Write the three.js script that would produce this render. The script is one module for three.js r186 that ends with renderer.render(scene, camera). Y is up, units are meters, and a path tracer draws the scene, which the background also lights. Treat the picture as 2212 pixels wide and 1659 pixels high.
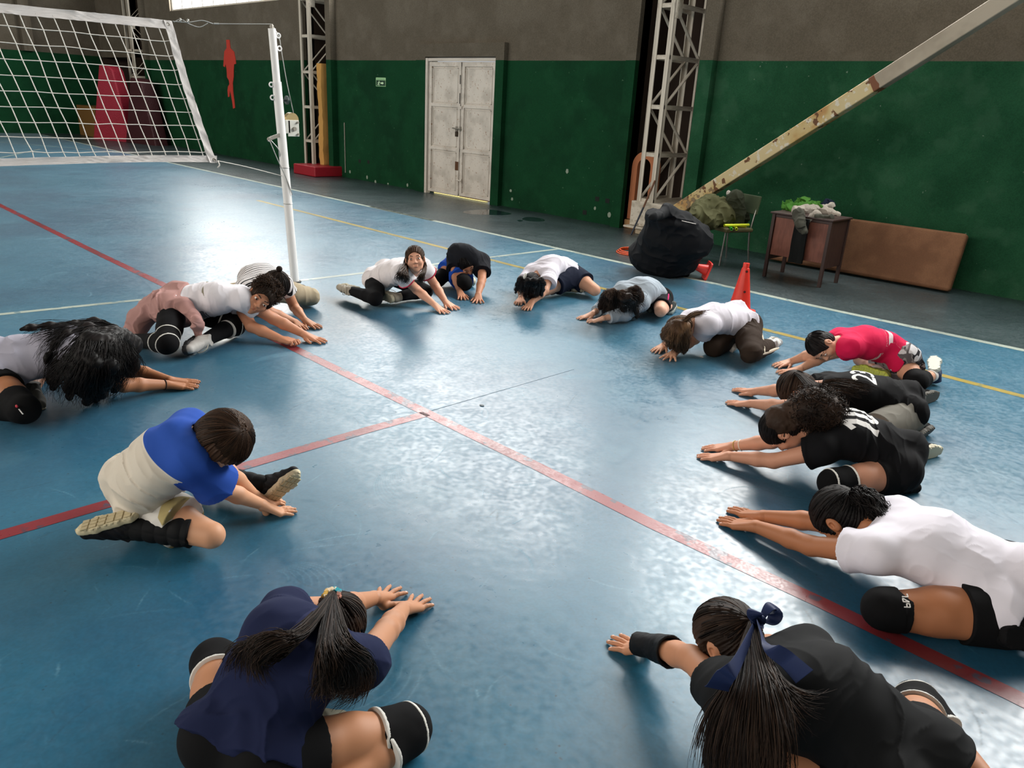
import * as THREE from 'three';
import { mergeGeometries } from 'three/addons/utils/BufferGeometryUtils.js';
import { RoundedBoxGeometry } from 'three/addons/geometries/RoundedBoxGeometry.js';
import { RectAreaLightUniformsLib } from 'three/addons/lights/RectAreaLightUniformsLib.js';

// ---------------------------------------------------------------- camera, light, exposure
const scene = new THREE.Scene();
const camera = new THREE.PerspectiveCamera(53.83, 2212 / 1659, 0.05, 120);
camera.position.set(0, 1.7, 0);
camera.up.set(-0.28095, 0.93688, -0.20815);
camera.lookAt(-0.654698, 1.7 - 0.345684, -0.672215);
const renderer = new THREE.WebGLRenderer({ antialias: true });
renderer.toneMapping = THREE.LinearToneMapping;
renderer.toneMappingExposure = 0.82;
renderer.shadowMap.enabled = true;
RectAreaLightUniformsLib.init();
scene.background = new THREE.Color(0.75, 0.8, 0.85);      // overcast sky outside
// daylight coming through each strip of clerestory windows: [x0, x1, y0, y1, z, facing, strength, colour]
const DAYLIGHT = [
  [-23.6, -16.5, 3.68, 6.4, -9.52, 1, 19, 0xfbfaf6],
  [-15.0, -7.3, 3.68, 6.4, -9.52, 1, 16, 0xfbfaf6],
  [-5.9, 2.6, 3.68, 6.4, -9.52, 1, 27, 0xfbfaf6],
  [-26, -15.8, 3.6, 6.4, 7.5, -1, 8, 0xfff6ea],
  [-15.2, -5, 3.6, 6.4, 7.5, -1, 8, 0xfff6ea],
  [-4.4, 5.8, 3.6, 6.4, 7.5, -1, 5, 0xfff6ea],
];
// ---------------------------------------------------------------- helpers
const V = (x, y, z) => new THREE.Vector3(x, y, z);
let seed = 12345;
const rnd = () => { seed = (seed * 1664525 + 1013904223) >>> 0; return seed / 4294967296; };
const rr = (a, b) => a + (b - a) * rnd();
const names = {};
const numbered = (n) => { names[n] = (names[n] ?? -1) + 1; return names[n] ? n + '_' + String(names[n]).padStart(3, '0') : n; };
const std = (color, roughness = 0.7, extra = {}) => new THREE.MeshStandardMaterial({ color, roughness, ...extra });
const phys = (color, roughness, extra) => new THREE.MeshPhysicalMaterial({ color, roughness, ...extra });
function thing(name, label, category, group, pos = [0, 0, 0]) {
  const o = new THREE.Group(); o.name = numbered(name); o.position.set(...pos); scene.add(o);
  o.userData = { label, category }; if (group) o.userData.group = group;
  return o;
}
function part(name, geos, mat, parent, label) {
  const g = Array.isArray(geos) ? mergeGeometries(geos.map((x) => { const y = x.index ? x.toNonIndexed() : x; for (const k of Object.keys(y.attributes)) if (!['position', 'normal', 'uv'].includes(k)) y.deleteAttribute(k); return y; })) : geos;
  const m = new THREE.Mesh(g, mat); m.name = name; m.castShadow = m.receiveShadow = true; parent.add(m);
  if (label) m.userData.label = label;
  return m;
}
function struct(name, geos, mat, parent) {
  const m = part(name, geos, mat, parent ?? scene);
  if (!parent) m.userData.kind = 'structure';
  return m;
}
function structGroup(name) { const g = new THREE.Group(); g.name = name; g.userData.kind = 'structure'; scene.add(g); return g; }
const box = (x0, x1, y0, y1, z0, z1) => { const g = new THREE.BoxGeometry(x1 - x0, y1 - y0, z1 - z0); g.translate((x0 + x1) / 2, (y0 + y1) / 2, (z0 + z1) / 2); return g; };
const rbox = (x0, x1, y0, y1, z0, z1, r = 0.01, s = 3) => { const g = new RoundedBoxGeometry(x1 - x0, y1 - y0, z1 - z0, s, r); g.translate((x0 + x1) / 2, (y0 + y1) / 2, (z0 + z1) / 2); return g; };
function along(g, a, b) { // geometry built along +y, centred, turned to run from a to b
  const d = b.clone().sub(a), q = new THREE.Quaternion().setFromUnitVectors(V(0, 1, 0), d.clone().normalize());
  g.applyQuaternion(q); g.translate((a.x + b.x) / 2, (a.y + b.y) / 2, (a.z + b.z) / 2); return g;
}
const rod = (a, b, r, r2 = r, n = 14) => along(new THREE.CylinderGeometry(r2, r, a.distanceTo(b), n), a, b);
const bar = (a, b, w, d) => { // rectangular bar, its width w kept level
  const y = b.clone().sub(a), L = y.length(); y.normalize();
  let z = V(0, 0, 1); if (Math.abs(y.z) > 0.9) z = V(1, 0, 0);
  const x = y.clone().cross(z).normalize(); z = x.clone().cross(y);
  const g = new THREE.BoxGeometry(w, L, d); g.applyMatrix4(new THREE.Matrix4().makeBasis(x, y, z)); g.translate((a.x + b.x) / 2, (a.y + b.y) / 2, (a.z + b.z) / 2); return g;
};
const tube = (pts, r, seg = 24, n = 7) => new THREE.TubeGeometry(new THREE.CatmullRomCurve3(pts), seg, r, n);
function uvMetres(g, fu, fv) { const p = g.attributes.position, uv = g.attributes.uv; for (let i = 0; i < p.count; i++) uv.setXY(i, fu(p.getX(i), p.getY(i), p.getZ(i)), fv(p.getX(i), p.getY(i), p.getZ(i))); return g; }
// value noise in space
const hash = (x, y, z) => { let h = (x * 374761393 + y * 668265263 + z * 1440662683) | 0; h = Math.imul(h ^ (h >>> 13), 1274126177); return ((h ^ (h >>> 16)) >>> 0) / 4294967296; };
function noise(x, y, z) {
  const xi = Math.floor(x), yi = Math.floor(y), zi = Math.floor(z); let u = x - xi, v = y - yi, w = z - zi;
  u = u * u * (3 - 2 * u); v = v * v * (3 - 2 * v); w = w * w * (3 - 2 * w);
  const l = (a, b, t) => a + (b - a) * t;
  return l(l(l(hash(xi, yi, zi), hash(xi + 1, yi, zi), u), l(hash(xi, yi + 1, zi), hash(xi + 1, yi + 1, zi), u), v),
    l(l(hash(xi, yi, zi + 1), hash(xi + 1, yi, zi + 1), u), l(hash(xi, yi + 1, zi + 1), hash(xi + 1, yi + 1, zi + 1), u), v), w);
}
const fbm = (x, y, z, o = 4) => { let a = 0.5, s = 0, t = 0; for (let i = 0; i < o; i++) { s += a * noise(x, y, z); t += a; x = x * 2.03 + 7.1; y = y * 2.03 + 3.7; z = z * 2.03 + 1.3; a *= 0.5; } return s / t; };
// tiling noise for textures: n cells across
function tnoise(u, v, n, sd) { const x = u * n, y = v * n, xi = Math.floor(x), yi = Math.floor(y); let a = x - xi, b = y - yi; a = a * a * (3 - 2 * a); b = b * b * (3 - 2 * b); const m = (k) => ((k % n) + n) % n; const h = (i, j) => hash(m(i), m(j), sd); return (h(xi, yi) * (1 - a) + h(xi + 1, yi) * a) * (1 - b) + (h(xi, yi + 1) * (1 - a) + h(xi + 1, yi + 1) * a) * b; }
const tfbm = (u, v, n, sd, o = 5) => { let s = 0, a = 0.5, t = 0; for (let i = 0; i < o; i++) { s += a * tnoise(u, v, n, sd + i); t += a; a *= 0.5; n *= 2; } return s / t; };
function dataTex(size, fn, srgb = true) {
  const d = new Uint8Array(size * size * 4);
  for (let y = 0; y < size; y++) for (let x = 0; x < size; x++) { const c = fn(x / size, y / size), i = (y * size + x) * 4; d[i] = c[0]; d[i + 1] = c[1]; d[i + 2] = c[2]; d[i + 3] = 255; }
  const t = new THREE.DataTexture(d, size, size); t.wrapS = t.wrapT = THREE.RepeatWrapping; t.magFilter = THREE.LinearFilter; t.minFilter = THREE.LinearMipmapLinearFilter; t.generateMipmaps = true;
  if (srgb) t.colorSpace = THREE.SRGBColorSpace; t.needsUpdate = true; return t;
}
function canvasTex(w, h, draw) { const c = document.createElement('canvas'); c.width = w; c.height = h; draw(c.getContext('2d'), w, h); const t = new THREE.CanvasTexture(c); t.colorSpace = THREE.SRGBColorSpace; t.wrapS = t.wrapT = THREE.RepeatWrapping; return t; }
const cl = (x) => Math.max(0, Math.min(255, x));
const mix = (a, b, t) => a.map((v, i) => v + (b[i] - v) * t);
const sst = (a, b, x) => { const t = Math.max(0, Math.min(1, (x - a) / (b - a))); return t * t * (3 - 2 * t); };

// ---------------------------------------------------------------- the hall
const WALL = -9.634, FLOOR_X0 = -29.6, FLOOR_X1 = 7, FLOOR_Z1 = 7.6;
// floor: blue sports paint, scuffed
const TILE = 5.2;
const scuffs = new Float32Array(1024 * 1024);
{
  seed = 77;
  const put = (x, y, v) => { const i = ((y & 1023) << 10) | (x & 1023); scuffs[i] = Math.max(-1, Math.min(1, scuffs[i] + v)); };
  for (let k = 0; k < 700; k++) { // shoe scuffs: short curved streaks
    let x = rr(0, 1024), y = rr(0, 1024), a = rr(0, 6.28), L = rr(8, 70), c = rr(-0.03, 0.03), v = rnd() < 0.6 ? rr(0.1, 0.4) : -rr(0.08, 0.28), w = rnd() < 0.3 ? 2 : 1;
    for (let i = 0; i < L; i++) { const f = Math.sin((i / L) * 3.14) * v; for (let j = 0; j < w; j++) put((x + 4096) | 0, (y + j + 4096) | 0, f * rr(0.4, 1)); x += Math.cos(a); y += Math.sin(a); a += c; }
  }
  for (let k = 0; k < 26; k++) { // fans of fine parallel swirls
    const x0 = rr(0, 1024), y0 = rr(0, 1024), n = 5 + rnd() * 10, a0 = rr(0, 6.28);
    for (let j = 0; j < n; j++) { const R = 12 + j * 4; for (let t = 0; t < 1.5; t += 0.6 / R) put((x0 + Math.cos(a0 + t) * R + j * 3 + 4096) | 0, (y0 + Math.sin(a0 + t) * R + 4096) | 0, 0.1); }
  }
  for (let k = 0; k < 500; k++) { const x = rr(0, 1024) | 0, y = rr(0, 1024) | 0; put(x, y, -rr(0.3, 0.9)); if (rnd() < 0.3) put(x + 1, y, -0.5); }
}
const scuffAt = (u, v) => { const x = u * 1024, y = v * 1024, i = x | 0, j = y | 0, a = x - i, b = y - j, g = (p, q) => scuffs[((q & 1023) << 10) | (p & 1023)]; return (g(i, j) * (1 - a) + g(i + 1, j) * a) * (1 - b) + (g(i, j + 1) * (1 - a) + g(i + 1, j + 1) * a) * b; };
const floorMap = dataTex(2048, (u, v) => {
  const n = tfbm(u, v, 5, 3, 6), g = tnoise(u, v, 700, 9), s = scuffAt(u, v), st = tfbm(u, (v * 1) % 1, 24, 31, 3);
  let c = mix([22, 78, 106], [36, 96, 122], sst(0.3, 0.7, n)); c = mix(c, [62, 108, 128], sst(0.55, 0.75, st) * 0.25);
  c = c.map((x) => x * (0.95 + 0.1 * g)); c = s > 0 ? mix(c, [172, 194, 206], s * 0.75) : mix(c, [20, 28, 36], -s * 0.8);
  return c.map(cl);
});
const floorRough = dataTex(1024, (u, v) => { const n = tfbm(u, v, 6, 13, 6), m = tfbm(u, v, 40, 51, 3), s = scuffAt(u, v); const r = 0.365 + 0.1 * (n - 0.5) + 0.1 * (m - 0.5) + 0.14 * (tnoise(u, v, 300, 57) - 0.5) + Math.abs(s) * 0.3; return [255, cl(r * 255), 0]; }, false);
const floorBump = dataTex(1024, (u, v) => { const g = tfbm(u, v, 90, 71, 4) + 0.25 * tfbm(u, v, 12, 75, 3) + scuffAt(u, v) * 0.3; return [cl(g * 180), cl(g * 180), cl(g * 180)]; }, false);
const floorM = phys(0xffffff, 1, { map: floorMap, roughnessMap: floorRough, bumpMap: floorBump, bumpScale: 0.0009, ior: 1.62, sheen: 0.5, sheenRoughness: 0.7, sheenColor: new THREE.Color(0.5, 0.5, 0.48) });
const floorG = box(FLOOR_X0 - 0.2, FLOOR_X1 + 0.2, -0.2, 0, WALL - 1.8, FLOOR_Z1 + 0.2);
uvMetres(floorG, (x) => x / TILE, (x, y, z) => -z / TILE);
const floor = struct('floor', floorG, floorM);
{ // the run-off strip beyond the sideline is duller, greyer paint
  const borderM = phys(0xffffff, 1, { map: dataTex(1024, (u, v) => { const n = tfbm(u, v, 6, 17, 6), g = tnoise(u, v, 400, 19), s = scuffAt(u, v); let c = mix([44, 56, 59], [58, 71, 74], sst(0.3, 0.7, n)).map((x) => x * (0.95 + 0.1 * g)); c = s > 0 ? mix(c, [140, 150, 150], s * 0.4) : mix(c, [20, 26, 28], -s * 0.8); return c.map(cl); }), roughnessMap: floorRough, bumpMap: floorBump, bumpScale: 0.0006, ior: 1.5 });
  const b = box(-29.55, FLOOR_X1, 0, 0.0006, WALL - 0.78, -7.33); uvMetres(b, (x) => x / TILE, (x, y, z) => -z / TILE); part('floor_border', b, borderM, floor);
}
// painted court lines (thin coats of paint on the floor)
const paintRough = 0.36;
const wornPaint = (base, worn, sd) => phys(0xffffff, 1, { map: dataTex(512, (u, v) => { const n = tfbm(u, v, 30, sd, 5), m = tfbm(u, v, 5, sd + 9, 3); let c = mix(base, base.map((x) => x * 0.86), sst(0.4, 0.7, m)); c = mix(c, worn, sst(0.66, 0.72, n) * 0.75); return c.map(cl); }), roughnessMap: floorRough, bumpMap: floorBump, bumpScale: 0.0005 });
const redPaint = wornPaint([130, 46, 52], [60, 76, 96], 201), whitePaint = wornPaint([164, 174, 164], [100, 128, 138], 211), yellowPaint = wornPaint([156, 136, 58], [110, 118, 92], 221);
function courtLine(pts, w, mat) { // a strip of paint through points on the floor [x, z]
  const pos = [], uv = [], idx = [], nor = []; let L = 0;
  pts.forEach((p, i) => { const a = pts[Math.max(0, i - 1)], b = pts[Math.min(pts.length - 1, i + 1)], dx = b[0] - a[0], dz = b[1] - a[1], l = Math.hypot(dx, dz), nx = -dz / l * w / 2, nz = dx / l * w / 2; if (i) L += Math.hypot(p[0] - a[0], p[1] - a[1]);
    for (const s of [-1, 1]) { pos.push(p[0] + s * nx, 0.0012, p[1] + s * nz); uv.push((p[0] + s * nx) / 2.1, (p[1] + s * nz) / 2.1); nor.push(0, 1, 0); }
    if (i) { const k = i * 2; idx.push(k - 2, k - 1, k, k - 1, k + 1, k); } });
  const g = new THREE.BufferGeometry(); g.setAttribute('position', new THREE.Float32BufferAttribute(pos, 3)); g.setAttribute('normal', new THREE.Float32BufferAttribute(nor, 3)); g.setAttribute('uv', new THREE.Float32BufferAttribute(uv, 2)); g.setIndex(idx);
  // face up
  const a = V(pos[0], pos[1], pos[2]), b = V(pos[3], pos[4], pos[5]), c = V(pos[6], pos[7], pos[8]); if (b.sub(a).cross(c.sub(a)).y < 0) { for (let i = 0; i < idx.length; i += 3) { const t = idx[i]; idx[i] = idx[i + 1]; idx[i + 1] = t; } g.setIndex(idx); }
  return part('court_line', g, mat, floor);
}
courtLine([[-29, -7.33], [-9, -7.345], ...[[-10.667, -7.361], [-6.426, -7.327], [-4.164, -7.298], [-2.906, -7.285], [-1.216, -7.36]], [4, -7.1]], 0.085, whitePaint);
courtLine([[-12, -6.05], ...[[-8.767, -6.045], [-5.789, -6.032], [-3.673, -6.023], [-2.517, -6.03], [-0.913, -6]], [4, -6.0]], 0.075, yellowPaint);
courtLine([[-29, -2.75], ...[[-12.719, -2.557], [-8.615, -2.551], [-6.829, -2.564], [-3.735, -2.561], [-3.154, -2.564], [-2.286, -2.566], [-1.567, -2.554], [-0.819, -2.578], [-0.189, -2.58]], [3, -2.5]], 0.078, redPaint);
courtLine([...[[-6.42, -7.284], [-6.451, -6.091], [-6.483, -4.464], [-6.511, -3.74], [-6.546, -2.269], [-6.657, -1.212]], [-6.4, 4]], 0.06, whitePaint);
courtLine([...[[-3.164, -2.554], [-3.179, -2.176], [-3.183, -1.487], [-3.207, -0.828], [-3.21, -0.447]], [-3.1, 2.5]], 0.075, redPaint);
courtLine([[-25.39, -5.367], [-23.097, -6.661], [-20.792, -7.915]], 0.05, whitePaint);
courtLine([[-22.93, -5.72], [-20.398, -4.26]], 0.05, whitePaint);
// saw-cut joint in the concrete running on from the red cross line
part('floor_joint', (() => { const a = V(-3.181, 0, -2.598), b = V(-3.168, 0, -3.862); return bar(V(a.x, 0.0006, a.z), V(b.x, 0.0006, b.z), 0.0018, 0.0006); })(), std(0x4c6676, 0.8), floor);

// walls: paint textures
const wallTex = (base, dark, light, sd, flake) => dataTex(1024, (u, v) => { const n = tfbm(u, v, 6, sd, 6), g = tnoise(u, v, 340, sd + 40), f = tfbm(u, v, 60, sd + 60, 4), m = tfbm(u, v, 14, sd + 70, 4); let c = mix(dark, base, sst(0.3, 0.65, n)); c = c.map((x) => x * (0.92 + 0.16 * g)); c = mix(c, light, sst(0.52, 0.8, m) * 0.35); if (flake) c = mix(c, flake, sst(0.84, 0.87, f)); return c.map(cl); });
const wallBump = dataTex(512, (u, v) => { const g = tfbm(u, v, 64, 91, 4) * 255; return [g, g, g]; }, false);
const greenM = phys(0xffffff, 0.8, { specularIntensity: 0.25, map: wallTex([14, 62, 36], [10, 52, 30], [26, 74, 46], 301, [70, 100, 76]), bumpMap: wallBump, bumpScale: 0.0015 });
const greenWornM = phys(0xffffff, 0.8, { specularIntensity: 0.25, map: wallTex([34, 80, 54], [24, 68, 44], [66, 100, 78], 341, [100, 120, 104]), bumpMap: wallBump, bumpScale: 0.002 });
const greyM = phys(0xffffff, 0.9, { specularIntensity: 0.25, map: wallTex([104, 97, 86], [94, 87, 76], [114, 106, 95], 321, null), bumpMap: wallBump, bumpScale: 0.0015 });
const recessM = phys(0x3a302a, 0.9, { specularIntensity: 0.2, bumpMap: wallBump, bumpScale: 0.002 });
const uvWall = (g) => uvMetres(g, (x, y, z) => (x + z * 0.73) / 3.1, (x, y) => y / 3.1);
const PAINT = 2.395, SILL = 3.66, HEAD = 6.42, TOP = 7.2;
const wallBack = structGroup('wall_back');
const lower = (x0, x1, z0, z1) => part('painted_dado', uvWall(box(x0, x1, 0, PAINT, z0, z1)), x1 > -6 ? greenWornM : greenM, wallBack);
const upper = (x0, x1, z0, z1, y1 = SILL, y0 = PAINT) => part('painted_upper_wall', uvWall(box(x0, x1, y0, y1, z0, z1)), greyM, wallBack);
const bays = [[-25.6, -16.35], [-15.3, -7.2], [-6.08, 7.2]];
for (const [a, b] of bays) {
  if (a === -15.3) { // the door bay
    lower(a, -12.0, WALL - 0.2, WALL); lower(-10.1, b, WALL - 0.2, WALL); upper(a, -12.0, WALL - 0.2, WALL); upper(-10.1, b, WALL - 0.2, WALL); upper(-12.0, -10.1, WALL - 0.2, WALL, SILL, 2.45);
  } else { lower(a, b, WALL - 0.2, WALL); upper(a, b, WALL - 0.2, WALL); }
  upper(a, b, WALL - 0.2, WALL, TOP, HEAD); if (a < -20) upper(a, -23.6, WALL - 0.2, WALL, HEAD, SILL);
}
// pilasters beside the column recesses and the raised surround of the door
for (const [a, b, d] of [[-15.32, -15.14, 0.15], [-7.36, -7.18, 0.09], [-6.09, -5.89, 0.13], [-16.5, -16.35, 0.1], [-25.6, -25.4, 0.12]]) { lower(a, b, WALL, WALL + d); upper(a, b, WALL, WALL + d, TOP); }
lower(-12.28, -12.0, WALL, WALL + 0.1); lower(-10.1, -9.9, WALL, WALL + 0.1); upper(-12.28, -9.9, WALL, WALL + 0.1, 2.67, 2.45); 
part('painted_dado', uvWall(box(-12.28, -12.0, PAINT, 2.45, WALL, WALL + 0.1)), greyM, wallBack); part('painted_dado', uvWall(box(-10.1, -9.9, PAINT, 2.45, WALL, WALL + 0.1)), greyM, wallBack);
// broken plaster, empty sockets and a thin conduit low on the wall
for (const p of [V(-14.337, 0.392, -9.633), V(-14.008, 0.401, -9.633), V(-7.729, 0.373, -9.633), V(-7.522, 0.369, -9.633), V(-7.961, 0.133, -9.633)]) part('wall_socket', box(p.x - 0.04, p.x + 0.04, p.y - 0.035, p.y + 0.035, WALL - 0.01, WALL + 0.003), std(0x0a1410, 0.9), wallBack);
[V(-14.718, 0.134, -9.632), V(-14.065, 0.08, -9.632), V(-13.76, 0.015, -9.632), V(-13.313, 0.024, -9.632), V(-12.65, 0.066, -9.632), V(-9.681, 0.285, -9.632), V(-9.636, 0.147, -9.632), V(-7.758, 0.225, -9.632), V(-7.459, 0.162, -9.632), V(-8.402, 0.736, -9.632)].forEach((p, i) => { const g = new THREE.CylinderGeometry(0.022 + 0.014 * hash(i, 1, 7), 0.022 + 0.014 * hash(i, 2, 7), 0.004, 5 + (i % 3)); g.rotateX(Math.PI / 2); g.scale(1, 0.6 + 0.8 * hash(i, 3, 7), 1); g.translate(p.x, p.y, WALL + 0.001); part('paint_chip', g, std(0x8c9a8a, 0.9), wallBack); });
part('conduit', rod(V(-14.88, 0.1, WALL + 0.012), V(-14.88, 1.15, WALL + 0.012), 0.012, 0.012, 8), std(0x8a8a7c, 0.6), wallBack);
// recesses that hold the truss columns
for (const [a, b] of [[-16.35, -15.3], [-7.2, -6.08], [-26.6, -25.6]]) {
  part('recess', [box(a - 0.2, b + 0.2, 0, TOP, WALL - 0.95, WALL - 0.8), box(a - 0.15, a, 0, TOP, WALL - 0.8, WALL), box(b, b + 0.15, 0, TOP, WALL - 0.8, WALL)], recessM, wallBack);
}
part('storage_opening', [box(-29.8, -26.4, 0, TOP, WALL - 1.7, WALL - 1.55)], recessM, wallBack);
upper(-29.8, -26.6, WALL - 0.2, WALL, TOP, PAINT + 0.08);
const wallLeft = structGroup('wall_left');
part('painted_dado', uvMetres(box(FLOOR_X0 - 0.2, FLOOR_X0, 0, 2.5, WALL, FLOOR_Z1), (x, y, z) => z / 3.1, (x, y) => y / 3.1), greenM, wallLeft);
part('painted_upper_wall', uvMetres(box(FLOOR_X0 - 0.2, FLOOR_X0, 2.5, TOP, WALL - 1.7, FLOOR_Z1), (x, y, z) => z / 3.1, (x, y) => y / 3.1), greyM, wallLeft);
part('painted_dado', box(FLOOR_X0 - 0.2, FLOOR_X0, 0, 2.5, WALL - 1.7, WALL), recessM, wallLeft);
part('wall_pier', box(FLOOR_X0, FLOOR_X0 + 0.25, 2.5, TOP, -7.6, -7.3), greyM, wallLeft);
const wallRight = structGroup('wall_right');
part('painted_dado', uvMetres(box(FLOOR_X1, FLOOR_X1 + 0.2, 0, PAINT, WALL, FLOOR_Z1), (x, y, z) => z / 3.1, (x, y) => y / 3.1), greenM, wallRight);
part('painted_upper_wall', uvMetres(box(FLOOR_X1, FLOOR_X1 + 0.2, PAINT, TOP, WALL, FLOOR_Z1), (x, y, z) => z / 3.1, (x, y) => y / 3.1), greyM, wallRight);
const wallFront = structGroup('wall_front');
part('painted_dado', uvWall(box(FLOOR_X0, FLOOR_X1, 0, PAINT, FLOOR_Z1, FLOOR_Z1 + 0.2)), greenM, wallFront);
part('painted_upper_wall', uvWall(box(FLOOR_X0, FLOOR_X1, PAINT, 3.58, FLOOR_Z1, FLOOR_Z1 + 0.2)), greyM, wallFront);
part('painted_upper_wall', uvWall(box(FLOOR_X0, FLOOR_X1, HEAD, TOP, FLOOR_Z1, FLOOR_Z1 + 0.2)), greyM, wallFront);
part('painted_upper_wall', [uvWall(box(FLOOR_X0, -26, 3.58, HEAD, FLOOR_Z1, FLOOR_Z1 + 0.2)), uvWall(box(-15.8, -15.2, 3.58, HEAD, FLOOR_Z1, FLOOR_Z1 + 0.2)), uvWall(box(-5, -4.4, 3.58, HEAD, FLOOR_Z1, FLOOR_Z1 + 0.2)), uvWall(box(5.8, FLOOR_X1, 3.58, HEAD, FLOOR_Z1, FLOOR_Z1 + 0.2))], greyM, wallFront);
struct('ceiling', box(FLOOR_X0 - 0.2, FLOOR_X1 + 0.2, TOP, TOP + 0.15, WALL - 1.8, FLOOR_Z1 + 0.2), std(0x6a6a68, 0.9));
part('window_jamb', [box(2.6, 7.2, SILL, HEAD, WALL - 0.2, WALL)], greyM, wallBack);
// windows: frosted daylit panes in steel frames
const frameM = std(0xcfcac0, 0.5), paneGlow = [];
DAYLIGHT.forEach(([x0, x1, y0, y1, z, f, power, color], i) => {
  const w = structGroup('window_' + (i + 1)), n = Math.round((x1 - x0) / 0.66), zz = z < 0 ? WALL - 0.1 : FLOOR_Z1 + 0.1;
  const col = new THREE.Color(color), glow = new THREE.MeshStandardMaterial({ color: 0xdadada, roughness: 0.6, emissive: col, emissiveIntensity: 2.2 });
  for (let k = 0; k < n; k++) { const a = x0 + (k / n) * (x1 - x0), b = x0 + ((k + 1) / n) * (x1 - x0); part('pane', box(a + 0.012, b - 0.012, y0 - 0.03 + 0.025 * hash(k, i, 3), y1, zz - 0.008, zz + 0.008), glow, w); }
  part('window_frame', [box(x0 - 0.06, x1 + 0.06, y0 - 0.02, y0 + 0.03, zz - 0.05, zz + 0.02), box(x0 - 0.06, x1 + 0.06, y1 - 0.03, y1 + 0.05, zz - 0.03, zz + 0.03), box(x0 - 0.1, x0 + 0.03, y0 - 0.04, y1 + 0.04, zz - 0.04, zz + 0.04), box(x1 - 0.03, x1 + 0.1, y0 - 0.04, y1 + 0.04, zz - 0.04, zz + 0.04), ...[...Array(n - 1)].map((_, k) => { const a = x0 + ((k + 1) / n) * (x1 - x0); return box(a - 0.012, a + 0.012, y0, y1, zz - 0.015, zz + 0.015); })], frameM, w);
  const L = new THREE.RectAreaLight(col, power, x1 - x0, y1 - y0); L.position.set((x0 + x1) / 2, (y0 + y1) / 2, zz + f * 0.06); L.lookAt(L.position.x, L.position.y, L.position.z + f); scene.add(L);
});

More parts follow.
